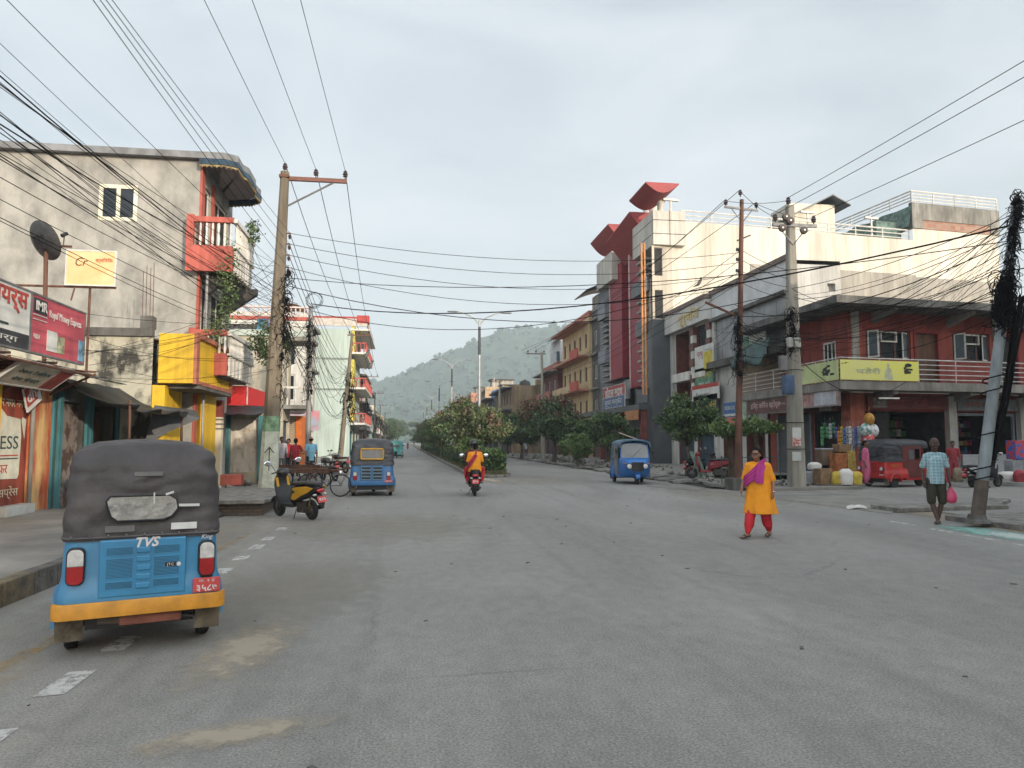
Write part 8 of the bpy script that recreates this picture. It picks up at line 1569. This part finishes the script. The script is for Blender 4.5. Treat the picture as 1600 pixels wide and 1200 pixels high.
def person(label, loc, rz, H=1.7, skin='m', J=None, plump=1.0, top=None, topm=None, bottom=None, botm=None, shoes=None, shoem=None, hair='short', yaw=0, pitch=0, glasses=False, beard=False, group=None, hemz=None, vox=.0085, name='person', curls=(.5, .5), sleeve=.55, hem_flare=1.0, neckd=None):
    """body is one continuous mesh; hair and clothing are its children. Local frame: faces -y"""
    J = dict(J or {}); h = H
    g = lambda k, d: Vector(J.get(k, d))
    hipc = g('hip', (0, 0, .52 * h)); sh = g('chest', (hipc.x, hipc.y - .0, .80 * h)); hd = g('head', (sh.x, sh.y - .015, sh.z + .138 * h))
    up = (sh - hipc).normalized(); sx = g('shax', (1, 0, 0)).normalized(); hx = g('hipax', (1, 0, 0)).normalized(); sw = J.get('sw', .108) * h; pw = .052 * h * (plump ** .5)
    SL, SR = sh + sx * sw, sh - sx * sw; HL_, HR_ = hipc + hx * pw - Vector((0, 0, .01)), hipc - hx * pw - Vector((0, 0, .01))
    EL = g('el', SL + Vector((.05, .02, -.185 * h))); ER = g('er', SR + Vector((-.05, .02, -.185 * h))); WL = g('wl', EL + Vector((.01, -.06, -.15 * h))); WR = g('wr', ER + Vector((-.01, -.06, -.15 * h)))
    KL = g('kl', HL_ + Vector((.01, -.03, -.235 * h))); KR = g('kr', HR_ + Vector((-.01, -.03, -.235 * h))); AL = g('al', (KL.x, KL.y + .04, .05 * h)); AR = g('ar', (KR.x, KR.y + .04, .05 * h))
    u = h / 1.7; p_ = plump
    b = B(); M = head(b, hd, u * 1.1, yaw, pitch); b.capsule(sh + Vector((0, .01, .0)), hd - Vector((0, -.015, .055 * u)), .058 * u, .05 * u)
    b.ell(sh.lerp(hipc, .18), (.155 * u * p_ ** .5, .10 * u * p_, .13 * u), 16, 10); b.ell(sh.lerp(hipc, .5), (.13 * u * p_, .105 * u * p_, .16 * u), 16, 10); b.ell(hipc, (.145 * u * p_ ** .8, .11 * u * p_, .12 * u), 16, 10); b.capsule(SL, SR, .05 * u, .05 * u)
    for Sx, E_, W_ in ((SL, EL, WL), (SR, ER, WR)): limb(b, [Sx, E_, W_], [.05 * u, .038 * u, .026 * u])
    for Hx, K_, A_ in ((HL_, KL, AL), (HR_, KR, AR)): limb(b, [Hx, K_], [.078 * u * p_ ** .5, .052 * u]); m_ = K_.lerp(A_, .35) + Vector((0, .012, 0)); limb(b, [K_, m_, A_], [.05 * u, .05 * u, .032 * u])
    for A_, s_ in ((AL, 1), (AR, -1)):
        f = g('fl' if s_ > 0 else 'fr', (.03 * s_, -1, -.05)).normalized(); a0 = A_ - Vector((0, 0, .018 * u)); b.capsule(a0 - f * .03 * u, a0 + f * .1 * u - Vector((0, 0, .018)), .032 * u, .028 * u); b.capsule(a0 + f * .08 * u - Vector((0, 0, .018)), a0 + f * .16 * u - Vector((0, 0, .03)), .03 * u, .018 * u)
    hand(b, WL, (g('dl', WL - EL)), -1, curls[0], u, J.get('pl', (-1, 0, 0))); hand(b, WR, g('dr', WR - ER), 1, curls[1], u, J.get('pr', (1, 0, 0)))
    o = remesh(b, name, skins[skin], None, vox, 3); o.location = loc; o.rotation_euler = (0, 0, rz); tag(o, label, 'person', group); CH.setdefault(o.name, [])
    face(o, o, M, glasses, beard)
    # hair
    if hair != 'none' and hair != 'helmet':
        b = B(); b.T = M
        if hair == 'bald': b.ell((0, .03, .02), (.078, .085, .075), 16, 10); 
        else: b.ell((0, .022, .042), (.082, .094, .088), 18, 12); b.ell((0, .05, -.0), (.08, .065, .07), 14, 10)
        if hair == 'long': b.capsule((0, .06, 0), (.02, .09, -.2), .085, .055, 12); b.capsule((-.05, .03, .0), (-.075, .04, -.17), .055, .035); b.capsule((.05, .03, .0), (.06, .05, -.13), .052, .03)
        if hair == 'bun': b.ell((0, .115, -.02), (.05, .045, .05), 12, 10)
        if hair == 'bald':
            hb = remesh(b, 'hair', hairm, o, .008, 2); 
            for v in hb.data.vertices:
                q_ = M.inverted() @ v.co
                if q_.z > .035: v.co = M @ Vector((q_.x * .86, q_.y * .9, .035 + (q_.z - .035) * .4))
        else:
            hb = remesh(b, 'hair', hairm, o, .008, 1)
            for v in hb.data.vertices:
                q_ = M.inverted() @ v.co; lim = -.052 + max(0, (.045 - q_.z)) * 1.4
                if q_.y < lim and q_.z < .07: v.co = M @ Vector((q_.x * .93, lim + .01, q_.z))
    if hair == 'helmet':
        b = B(); b.T = M; b.ell((0, .01, .03), (.115, .135, .125), 20, 14); b.ell((0, .02, -.03), (.105, .12, .09), 18, 12); remesh(b, 'helmet', mat('helmet_black', (.02, .02, .022), .25, spec=.7), o, .01, 2)
    e = .014
    # bottoms
    if bottom:
        b = B(); legl = 1.0
        b.ell(hipc, (.155 * u * p_ ** .8, .12 * u * p_, .12 * u), 18, 12)
        for Hx, K_, A_ in ((HL_, KL, AL), (HR_, KR, AR)):
            if bottom == 'pants': limb(b, [Hx, K_, A_ + Vector((0, 0, .03))], [.092 * u * p_ ** .5, .072 * u, .055 * u])
            if bottom == 'shalwar': limb(b, [Hx, K_, K_.lerp(A_, .6), A_ + Vector((0, 0, .035))], [.11 * u, .10 * u, .092 * u, .052 * u])
            if bottom == 'shorts': limb(b, [Hx, K_.lerp(Hx, .06)], [.10 * u * p_ ** .5, .088 * u]); b.capsule(K_.lerp(Hx, .12), K_ + (K_ - Hx).normalized() * .015, .088 * u, .082 * u)
        remesh(b, {'pants': 'trousers', 'shalwar': 'trousers', 'shorts': 'shorts'}[bottom], botm, o, .013, 3, disp=lambda c, n: n * .006 * noise.noise(c * 14))
    if top:
        b = B(); hz_ = hemz if hemz is not None else hipc.z - .08 * h; ch = sh.lerp(hipc, .2)
        b.capsule(SL * .55 + SR * .45 + Vector((0, 0, .022)), SL + Vector((0, 0, -.004)), .068 * u, .066 * u); b.capsule(SR * .55 + SL * .45 + Vector((0, 0, .022)), SR + Vector((0, 0, -.004)), .068 * u, .066 * u)
        b.ell(ch, (.17 * u * p_ ** .55, .118 * u * p_, .14 * u), 18, 12); b.ell(sh.lerp(hipc, .5), (.15 * u * p_, .125 * u * p_, .17 * u), 18, 12)
        n = 26; rings = []
        zt_ = sh.lerp(hipc, .25); hem = Vector((hipc.x, hipc.y, hz_)); hb_ = g('hemc', hem)
        for k in range(9):
            t = k / 8; c = zt_.lerp(hipc, min(1, t * 1.0)) if hz_ >= hipc.z else (zt_.lerp(hb_, t)); c = Vector((c.x, c.y, zt_.z + (hz_ - zt_.z) * t)); fl = 1 + (hem_flare - 1) * t ** 1.5
            ra, rb = (.155 * u * p_ ** .8) * fl, (.125 * u * p_) * (1 + (hem_flare - 1) * t ** 1.5 * 1.1)
            rings.append([c + hx * (ra * cos(a) * (1 + .05 * t * sin(5 * a + 1))) + Vector((0, rb * sin(a) * (1 + .08 * t * sin(7 * a)), 0)) for a in [2 * pi * q / n for q in range(n)]])
        b.loft(rings)
        for Sx, E_, W_ in ((SL, EL, WL), (SR, ER, WR)):
            full = sleeve > 1; pe = E_ if full else Sx.lerp(E_, min(1, sleeve * 1.0)); limb(b, [Sx + Vector((0, 0, -.006)), pe], [.064 * u, .056 * u]); 
            if full: limb(b, [E_, E_.lerp(W_, sleeve - 1)], [.055 * u, .045 * u])
        b.capsule(sh + Vector((0, .01, .0)), sh + Vector((0, .0, .035)), .07 * u, .062 * u)
        remesh(b, top, topm, o, .012, 4, disp=lambda c, n: n * (.007 * noise.noise(c * 11) + .003 * noise.noise(Vector((c.x * 25, c.y * 25, c.z * 8)))))
    if shoes:
        b = B()
        for A_, s_ in ((AL, 1), (AR, -1)):
            f = g('fl' if s_ > 0 else 'fr', (.03 * s_, -1, -.05)).normalized(); a0 = A_ - Vector((0, 0, .018 * u)); d0 = Vector((0, 0, -.032 * u)); 
            if shoes == 'sandals': b.prism([(0, 0)] * 3, 0, 0) if 0 else None; c0 = a0 + d0 - f * .05; c1 = a0 + d0 + f * .19 * u - Vector((0, 0, .012)); sd = f.cross(Vector((0, 0, 1))).normalized(); ring = lambda c, w, t_: [c + sd * w + Vector((0, 0, t_)), c - sd * w + Vector((0, 0, t_)), c - sd * w, c + sd * w]; b.loft([ring(c0, .03, .014), ring(c0.lerp(c1, .3), .036, .014), ring(c0.lerp(c1, .7), .046, .014), ring(c1, .034, .014)]); q_ = a0 + f * .09; b.tube([q_ + sd * .045 - Vector((0, 0, .035)), q_ + Vector((0, 0, .012)) - Vector((0, 0, .0)), q_ - sd * .045 - Vector((0, 0, .035))], .014, 6)
            else: b.capsule(a0 - f * .03, a0 + f * .12 - Vector((0, 0, .015)), .042 * u, .038 * u); b.capsule(a0 + f * .08 - Vector((0, 0, .015)), a0 + f * .17 - Vector((0, 0, .022)), .04 * u, .028 * u)
        b.build('sandals' if shoes == 'sandals' else 'shoes', shoem or black, o, smooth=40)
    return o
def drape(o, name, m, path, w0, w1, t=.012, side=(1, 0, 0), folds=3, n=10):
    """cloth band following a path"""
    b = B(); rings = []; P = [Vector(p) for p in path]; N_ = len(P)
    for i, p in enumerate(P):
        d = (P[min(i + 1, N_ - 1)] - P[max(0, i - 1)]).normalized(); c = Vector((0, 0, p.z)) ; out_ = Vector((p.x * .5, p.y, 0)).normalized() if Vector((p.x, p.y, 0)).length > 1e-3 else Vector((0, -1, 0)); s = d.cross(out_).normalized(); w = w0 + (w1 - w0) * i / (N_ - 1)
        top_ = [p + s * w * (k / n - .5) + out_ * (.007 * sin(2 * pi * folds * k / n) + .004) for k in range(n + 1)]; rings.append(top_ + [q - out_ * t for q in top_[::-1]])
    b.loft(rings); r_ = b.build(name, m, o, smooth=55); return r_
# --- woman crossing, orange kameez
kam = cl('orange_kameez', (.84, .31, .012), var=.1, scale=3); shal = cl('scarlet', (.55, .02, .03)); mag = cl('magenta', (.42, .035, .22))
q = gp(1187, 840, 0); H = 1.56
Wm = person('woman in a bright orange tunic, magenta scarf and red trousers crossing the road', q, R(-34), H, 'm', dict(head=(-.02, -.03, 1.425), chest=(0, 0, 1.235), hip=(0, 0, .80), el=(.245, .01, .99), wl=(.255, -.08, .80), er=(-.24, .02, 1.0), wr=(-.265, -.10, .83), kl=(.10, .01, .44), al=(.14, .16, .09), kr=(-.12, -.12, .45), ar=(-.16, -.24, .085), fr=(-.5, -.85, -.06), fl=(-.15, -1, -.04), dr=(-.1, -.3, -.9), dl=(.05, -.25, -.9), sw=.105, hemc=(.02, .0, .40)), plump=1.36, top='kameez', topm=kam, bottom='shalwar', botm=shal, shoes='sandals', shoem=black, hair='long', yaw=R(-8), glasses=True, hemz=.42, sleeve=.98, hem_flare=1.62, curls=(.8, .8))
drape(Wm, 'scarf', mag, [(.10, .10, 1.22), (.135, .03, 1.305), (.10, -.09, 1.27), (.02, -.165, 1.17), (-.08, -.185, 1.06), (-.19, -.14, .98), (-.24, -.02, .94)], .13, .17)
drape(Wm, 'scarf_end', mag, [(.09, -.13, 1.26), (.06, -.185, 1.16), (.045, -.20, 1.04), (.04, -.205, .94)], .13, .15, folds=2)
b = B(); b.torus((.262, -.105, .80), .034, .007, 'z', 18, 6); b.build('bangle', chrome, Wm, smooth=180)
b = B()
for z in (.425, .445): b.torus((0, 0, 0), .01, .001, 'z', 4, 3)
# --- man with pink bag
def plaid():
    m = bpy.data.materials.new('plaid_shirt'); m.use_nodes = True; t = m.node_tree; L = t.links; N = t.nodes; p = N['Principled BSDF']; p.inputs['Roughness'].default_value = .85; c = N.new('ShaderNodeTexCoord'); prev = None
    base = (.16, .30, .36)
    col = N.new('ShaderNodeRGB'); col.outputs[0].default_value = (*base, 1); prev = col.outputs[0]
    for ax_, cc_ in (('X', (.42, .52, .54)), ('Z', (.42, .52, .54)), ('Y', (.40, .5, .52))):
        w = N.new('ShaderNodeTexWave'); w.bands_direction = ax_; w.inputs['Scale'].default_value = 5.2; L.new(c.outputs['Object'], w.inputs['Vector']); r = N.new('ShaderNodeValToRGB'); r.color_ramp.elements[0].position = .72; r.color_ramp.elements[1].position = .86; r.color_ramp.elements[0].color = (0, 0, 0, 1); r.color_ramp.elements[1].color = (.55, .55, .55, 1); L.new(w.outputs['Fac'], r.inputs[0]); x = N.new('ShaderNodeMixRGB'); L.new(r.outputs[0], x.inputs[0]); L.new(prev, x.inputs[1]); x.inputs[2].default_value = (*cc_, 1); prev = x.outputs[0]
    L.new(prev, p.inputs['Base Color']); return m
q = gp(1465, 818, 0)
Mn = person('balding man in a pale blue checked shirt and dark shorts carrying a pink bag', q, R(-20), 1.72, 'k', dict(el=(.24, .03, 1.12), wl=(.25, -.02, .86), er=(-.235, .05, 1.12), wr=(-.235, -.02, .85), kl=(.10, -.02, .47), al=(.02, .02, .085), kr=(-.10, -.02, .47), ar=(-.03, -.10, .085), fr=(-.4, -.9, -.04), fl=(-.3, -1, -.04), hip=(0, .0, .86), chest=(0, 0, 1.36), head=(0, -.02, 1.60), sw=.092), plump=1.02, top='shirt', topm=plaid(), bottom='shorts', botm=cl('olive_dark', (.035, .03, .02)), shoes='sandals', shoem=skins['k'], hair='bald', yaw=R(-12), beard=True, hemz=.80, sleeve=.85, hem_flare=1.08, curls=(1.0, .7))
b = B(); c0 = Vector((.26, -.03, .55)); b.loft([[(c0.x + w * cos(a), c0.y + w * .6 * sin(a), c0.z + z) for a in [2 * pi * k / 16 for k in range(16)]] for w, z in ((.02, -.14), (.09, -.12), (.115, -.03), (.10, .06), (.05, .14), (.015, .22))]); b.tube([(.25, -.03, .76), (.27, -.05, .79), (.25, -.07, .77), (.25, -.04, .73)], .008, 5)
pb = b.build('carrier_bag', mat('pink_plastic', (.62, .07, .16), .4, var=.2, bump=.6, bscale=20), smooth=60, loc=(.26, -.03, .55)); Mw = Matrix.Translation(q) @ Matrix.Rotation(R(-20), 4, 'Z'); pb.matrix_basis = Mw @ Matrix.Translation((.26, -.03, .55)); tag(pb, 'pink plastic bag hanging from the hand of the man in the checked shirt', 'bag')
# --- riders on the dark scooter (seen from behind)
q = gp(743, 776, 0); sx0, sy0 = q.x, q.y + .2
dr = person('scooter driver in maroon shirt and black helmet in front of the passenger', (sx0, sy0, 0), pi - R(3), 1.7, 'm', dict(hip=(.0, -.42, .86), chest=(.02, -.50, 1.33), head=(.02, -.52, 1.56), el=(.25, -.62, 1.13), wl=(.28, -.86, 1.05), er=(-.25, -.62, 1.13), wr=(-.28, -.86, 1.05), kl=(.20, -.82, .74), al=(.16, -.72, .38), kr=(-.20, -.82, .74), ar=(-.16, -.72, .38), dl=(0, -1, -.1), dr=(0, -1, -.1), pl=(0, 0, -1), pr=(0, 0, -1)), top='shirt', topm=cl('maroon', (.12, .02, .03)), bottom='pants', botm=cl('dark_navy', (.03, .03, .045)), shoes='shoes', hair='helmet', hemz=.80, sleeve=1.5)
ps_ = person('scooter passenger in an orange tunic with crimson scarf riding pillion', (sx0, sy0, 0), pi - R(3), 1.55, 'm', dict(hip=(.0, -.02, .88), chest=(.0, -.04, 1.28), head=(-.01, -.10, 1.475), el=(.225, -.05, 1.06), wl=(.20, -.25, .98), er=(-.225, -.05, 1.06), wr=(-.20, -.25, .98), kl=(.24, -.42, .80), al=(.22, -.30, .42), kr=(-.24, -.42, .80), ar=(-.22, -.30, .42), dl=(0, -1, 0), dr=(0, -1, 0), hipax=(1, 0, 0)), plump=1.25, top='kameez', topm=kam, bottom='shalwar', botm=shal, shoes='sandals', hair='bun', hemz=.74, sleeve=.95, hem_flare=1.22)
drape(ps_, 'scarf', cl('crimson', (.36, .02, .07)), [(-.02, -.12, 1.26), (-.05, .02, 1.32), (-.02, .115, 1.24), (.06, .15, 1.12), (.15, .13, 1.0), (.22, .05, .90), (.27, -.05, .72), (.27, -.12, .55)], .10, .12)
# --- standing group on the left pavement
def pl(px, py, z=.15): return gp(px, py, z)
q = pl(439, 742); person('man with dark hair in a pale shirt and dark waistcoat standing by the concrete pole', q, R(20), 1.70, 'd', dict(el=(.24, .04, 1.12), wl=(.22, -.05, .90)), top='shirt', topm=cl('pale_lilac', (.38, .35, .38)), bottom='pants', botm=cl('grey_pants', (.10, .10, .11)), shoes='shoes', sleeve=1.6, vox=.012)
q = pl(446, 738); person('person in bright red shirt standing behind the man in the pale shirt', q + Vector((0, .8, 0)), R(-30), 1.62, 'd', top='shirt', topm=cl('bright_red', (.50, .03, .03)), bottom='pants', botm=cl('dark_navy', (.03, .03, .045)), shoes='shoes', vox=.012)
q = pl(461, 745); person('person in a maroon and red top with black trousers facing away', q, R(170), 1.62, 'd', dict(er=(-.27, -.08, 1.1), wr=(-.12, -.24, 1.08)), top='shirt', topm=cl('red_maroon', (.36, .02, .04)), bottom='pants', botm=cl('black_cloth', (.02, .02, .02)), shoes='shoes', vox=.012)
q = pl(485, 749); person('man in a light blue shirt and black shorts standing by the thin steel pole', q, R(200), 1.68, 'm', dict(wl=(.34, -.22, 1.02)), top='shirt', topm=cl('sky_blue', (.17, .40, .55)), bottom='shorts', botm=cl('black_cloth', (.02, .02, .02)), shoes='sandals', hair='bald', vox=.012)
q = pl(431, 744); person('person in dark brown clothes mostly hidden behind the concrete pole', q, R(90), 1.66, 'd', top='shirt', topm=cl('dark_brown', (.07, .03, .02)), bottom='pants', botm=cl('dark_brown', (.07, .03, .02)), shoes='shoes', vox=.014)
q = gp(1354, 757, .15); person('woman in pink clothes standing behind the red rickshaw at the snack shop', q, R(40), 1.52, 'd', top='tunic', topm=cl('pink_dress', (.48, .10, .20)), bottom='shalwar', botm=cl('pink_dress', (.48, .10, .20)), shoes='sandals', hair='bun', hemz=.45, hem_flare=1.2, sleeve=1.3, vox=.012)
q = gp(1491, 752, .15); person('dim figure in red by the sacks right of the red rickshaw', q, R(-40), 1.5, 'd', top='shirt', topm=cl('faded_red', (.30, .04, .05)), bottom='shalwar', botm=cl('faded_red', (.30, .04, .05)), shoes='sandals', hair='bun', sleeve=1.3, vox=.014)
q = gp(927, 722, .15)
for px, py, lb, c in ((822, 713, 'far pedestrian in a pale shirt behind the median hedge', (.5, .52, .55)), (906, 716, 'far pedestrian in white on the right pavement', (.55, .53, .5))):
    q = gp(px, py, .15); person(lb, q, R(160), 1.65, 'd', top='shirt', topm=cl('p%d' % px, c), bottom='pants', botm=cl('dark_navy', (.03, .03, .045)), shoes='shoes', vox=.02)
q = wm(T3) @ Vector((0, 1.5, 0)); person('driver seated inside the bright blue rickshaw', (q.x, q.y, 0), T3.rotation_euler[2] + pi, 1.6, 'd', dict(hip=(0, 0, .68), chest=(0, -.02, 1.12), head=(0, -.05, 1.33), kl=(.14, -.32, .62), al=(.12, -.30, .42), kr=(-.14, -.32, .62), ar=(-.12, -.30, .42), el=(.25, -.08, .93), wl=(.24, -.2, .98), er=(-.25, -.08, .93), wr=(-.24, -.2, .98)), top='shirt', topm=cl('grey_shirt', (.25, .25, .26)), bottom='pants', botm=cl('dark_navy', (.03, .03, .045)), vox=.014)
q = wm(S6) @ Vector((0, .2, 0)); person('tiny distant rider in dark red on the far motorbike', (q.x, q.y, 0), pi, 1.65, 'd', dict(hip=(0, 0, .80), chest=(0, -.05, 1.25), head=(0, -.08, 1.46), kl=(.18, -.4, .68), al=(.16, -.32, .32), kr=(-.18, -.4, .68), ar=(-.16, -.32, .32), wl=(.25, -.5, .98), wr=(-.25, -.5, .98)), top='shirt', topm=cl('far_maroon', (.2, .02, .05)), bottom='pants', botm=cl('dark_navy', (.03, .03, .045)), vox=.02)
# ================================================================== SHOP GOODS AND SMALL THINGS
def sack(lb, px, py, w, h, m, z=.16, nm='sack', cat='sack', seed=0):
    p = gp(px, max(py, 751), .16); p.z = z; w *= .84; h *= .88; b = B(); r = random.Random(seed + px); rings = []
    for k in range(8):
        t = k / 7; s_ = (1 - .12 * (2 * t - 1) ** 4) * (1 if t < .8 else 1 - (t - .8) * 2.6); rings.append([(w / 2 * s_ * (abs(cos(a)) ** .7) * (1 if cos(a) > 0 else -1) + r.gauss(0, .012), w * .36 * s_ * (abs(sin(a)) ** .7) * (1 if sin(a) > 0 else -1) + r.gauss(0, .012), h * t) for a in [2 * pi * q / 14 for q in range(14)]])
    b.T = Matrix.Translation(p); b.loft(rings); return tag(b.build(nm, m, smooth=70, loc=p), lb, cat)
def carton(lb, px, py, w, h, m, z=.16, nm='carton', cat='box', lid=None, rz=0):
    p = gp(px, max(py, 749), .16); p.z = z; b = B(); b.T = Matrix.Translation(p) @ Matrix.Rotation(rz + SA, 4, 'Z'); b.box(-w / 2, w / 2, 0, w * .8, 0, h)
    if lid: b.box(-w / 2 - .02, w / 2 + .02, -.02, w * .8 + .02, h + .002, h + .05, 1)
    o = b.build(nm, [m, lid or m], loc=p, bevel=.012); return tag(o, lb, cat)
cb = mat('cardboard', (.26, .16, .085), .9, var=.25, scale=5); ys = mat('yellow_sack', (.55, .40, .06), .8, var=.2, scale=6); wsk = mat('white_sack', (.55, .53, .50), .8, var=.25, scale=7, col2=(.30, .22, .30), thr=(.3, .42)); bs = mat('beige_sack', (.32, .26, .18), .9, var=.25, scale=6); rs = mat('red_sack', (.40, .05, .06), .7, var=.2); gyc = mat('grey_crate', (.33, .34, .36), .6, var=.2)
carton('grey plastic crate lowest at the left end of the snack display', 1272, 756, .62, .42, gyc, nm='crate', cat='crate')
sack('crumpled white bag lying on the grey crate', 1273, 743, .6, .32, wsk, .58, 'bag', 'bag')
carton('brown carton on the walkway right of the grey crate', 1292, 757, .5, .55, cb)
carton('brown tub shaped carton with pale lid above the brown carton', 1294, 743, .5, .62, mat('brown_tub', (.17, .11, .075), .8, var=.2), .72, lid=mat('pale_lid', (.42, .42, .48), .6))
sack('yellow sack leaning before the orange cartons', 1307, 757, .42, .52, ys); sack('white printed sack standing in the middle of the snack display', 1322, 757, .62, .62, wsk)
sack('second yellow sack right of the white printed sack', 1338, 757, .5, .52, ys)
carton('orange and yellow carton stacked behind the white printed sack', 1316, 750, .5, .9, mat('orange_carton', (.42, .14, .04), .7, var=.35, scale=6), .3); carton('ochre jar carton beside the orange carton', 1332, 749, .38, .98, mat('ochre_carton', (.44, .30, .06), .6, var=.35, scale=9), .3)
carton('topmost tan carton on the stack at the snack display', 1323, 735, .55, .3, cb, 1.25)
sack('beige sack upright right of the red rickshaw', 1487, 751, .45, .95, bs); sack('small white sack on the beige sacks by the whitewashed pillar', 1480, 735, .42, .3, wsk, .75); sack('red sack beside the beige sack', 1478, 754, .4, .7, rs); sack('second beige sack nearer the scooter', 1497, 753, .4, .6, bs)
sack('white plastic bundle on the walkway behind the black and white scooter', 1575, 752, .9, .42, wsk, nm='bundle', cat='bundle'); sack('red bundle at the right end of the walkway', 1594, 753, .5, .5, rs, nm='bundle', cat='bundle')
carton('grey stool shaped crate under the bright snack rack', 1592, 750, .5, .75, gyc, nm='crate', cat='crate')
carton('bright red and blue snack rack at the right edge', 1598, 733, .55, .75, mat('rack_print', (.50, .05, .03), .6, scale=5, col2=(.03, .12, .42), thr=(.46, .52)), .95, nm='snack_rack', cat='rack')
cols = [('green', (.05, .22, .08)), ('dark green', (.03, .12, .06)), ('blue', (.05, .12, .35)), ('orange', (.5, .18, .03)), ('silver', (.42, .43, .45)), ('red', (.42, .03, .04)), ('yellow', (.52, .38, .05)), ('purple', (.2, .06, .3)), ('white', (.55, .55, .55))]
def strip(lb, px, py0, y, n, m, w=.15):
    P = ay(px, py0, y); root = None; b = B(); b.T = Matrix.Translation(P)
    b.cyl((0, 0, .25), (0, 0, -.02), .006, n=4)
    for k in range(n):
        z = -k * .155; b.loft([[(ww * cos(a), d_ * sin(a), z + dz) for a in [2 * pi * q / 8 for q in range(8)]] for ww, d_, dz in ((w / 2, .004, 0), (w / 2 * .9, .03, -.03), (w / 2 * .95, .035, -.075), (w / 2 * .9, .03, -.12), (w / 2, .004, -.148))])
    return tag(b.build('packet_strip', m, loc=P), lb, 'snack packets')
wt_ = ['first', 'second', 'third', 'fourth', 'fifth', 'sixth', 'seventh', 'eighth', 'ninth', 'tenth', 'eleventh', 'twelfth', 'thirteenth', 'fourteenth', 'fifteenth', 'sixteenth', 'seventeenth', 'eighteenth']
r = random.Random(77)
for i in range(18):
    cn, c = cols[(0, 1, 0, 4, 1, 2, 3, 6, 2, 4, 8, 4, 2, 8, 4, 6, 8, 5)[i]]
    strip('%s strip of hanging snack packets from the left, %s coloured' % (wt_[i], cn), 1284 + 4.4 * i, 656 + (8 if i < 6 else 14) + r.uniform(-5, 5), 27.6 + .4 * (i % 2), r.randint(3, 6) if i < 6 else r.randint(5, 8), mat('packet_' + cn.replace(' ', '_'), c, .35, var=.35, scale=14))
for px, py, s_, m, lb in ((1358, 655, .26, mat('orange_net', (.55, .27, .04), .6, var=.3, scale=8), 'orange bag hanging highest at the shop corner'), (1352, 672, .28, mat('teal_white_ball', (.5, .52, .5), .5, scale=6, col2=(.03, .2, .17), thr=(.44, .5)), 'teal and white ball bag hanging at the shop corner'), (1364, 673, .28, mat('white_ball', (.55, .55, .55), .5, scale=6, col2=(.04, .04, .04), thr=(.38, .42)), 'black and white ball hanging under the orange bag'), (1357, 688, .3, mat('red_ball', (.45, .05, .04), .5, scale=6, col2=(.5, .5, .5), thr=(.4, .45)), 'red and white bag lowest in the hanging bunch')):
    P = ay(px, py, 27.4); b = B(); b.T = Matrix.Translation(P); b.ell((0, 0, 0), (s_ * .8, s_ * .8, s_), 14, 10); b.tube([(0, 0, s_ * .95), (.02, 0, s_ + .25)], .01, 4); tag(b.build('hanging_bag', m, smooth=180, loc=P), lb, 'hanging bag')
# tube light and bulbs under the balcony
b = B(); P = TSF @ Vector((.4, -1.2, 3.4)); b.box(P.x, P.x + .9, P.y, P.y + .06, P.z - .03, P.z + .03); tag(b.build('tube_light', white, loc=P), 'unlit white tube light under the balcony slab', 'lamp')
# leaning boards and shelf stones by the right kerb
b = B(); P = gp(1090, 747, .15); b.T = Matrix.Translation(P); b.obox((0, .1, .55), (.14, .05, 1.2), (.12, -.45, 0)); b.obox((.22, .1, .5), (.1, .04, 1.05), (.1, -.4, 0)); tag(b.build('leaning_board', mat('pale_green_board', (.20, .32, .25), .7, var=.25), loc=P), 'pale green board leaning on the parked dark scooter', 'board')
b = B(); P = gp(938, 712, .15); b.T = Matrix.Translation(P)
for k in range(5): b.obox((.0, 0, .5 + .16 * k), (1.1, .04, .09), (0, .35, 0))
b.box(-.5, -.42, .05, .1, 0, 1.4); b.box(.42, .5, .05, .1, 0, 1.0); tag(b.build('striped_barrier', white, loc=P), 'white slatted barrier standing beside the round clipped bush', 'barrier')
b = B(); P = gp(1128, 757, .15)
for dx in (0, 1.1, 2.2): b.cyl((P.x + dx, P.y, .12), (P.x + dx, P.y, 1.15), .02, n=6)
b.cyl((P.x, P.y, 1.1), (P.x + 2.2, P.y, 1.1), .014, n=5); b.cyl((P.x, P.y, .7), (P.x + 2.2, P.y, .7), .014, n=5); tag(b.build('tree_guard', mat('green_iron', (.04, .07, .06), .6), loc=P), 'thin dark iron rail around the saplings by the rusty pole', 'railing')
b = B(); r = random.Random(50); P = Vector((11.2, 38, .15))
for k in range(60): s_ = r.uniform(.08, .3); b.obox((11.6 + r.uniform(-.3, 1.5), 36 + r.uniform(0, 30), .2 + r.uniform(0, .15)), (s_ * 1.8, s_, s_), (r.random(), r.random(), r.random() * 3))
tag(b.build('kerb_rubble', kerbc, bevel=.01), 'piles of broken concrete lumps along the right kerb before the trees', 'rubble', kind='stuff')
bpy.data.scenes.remove(TMP)
# number words in names are not needed further
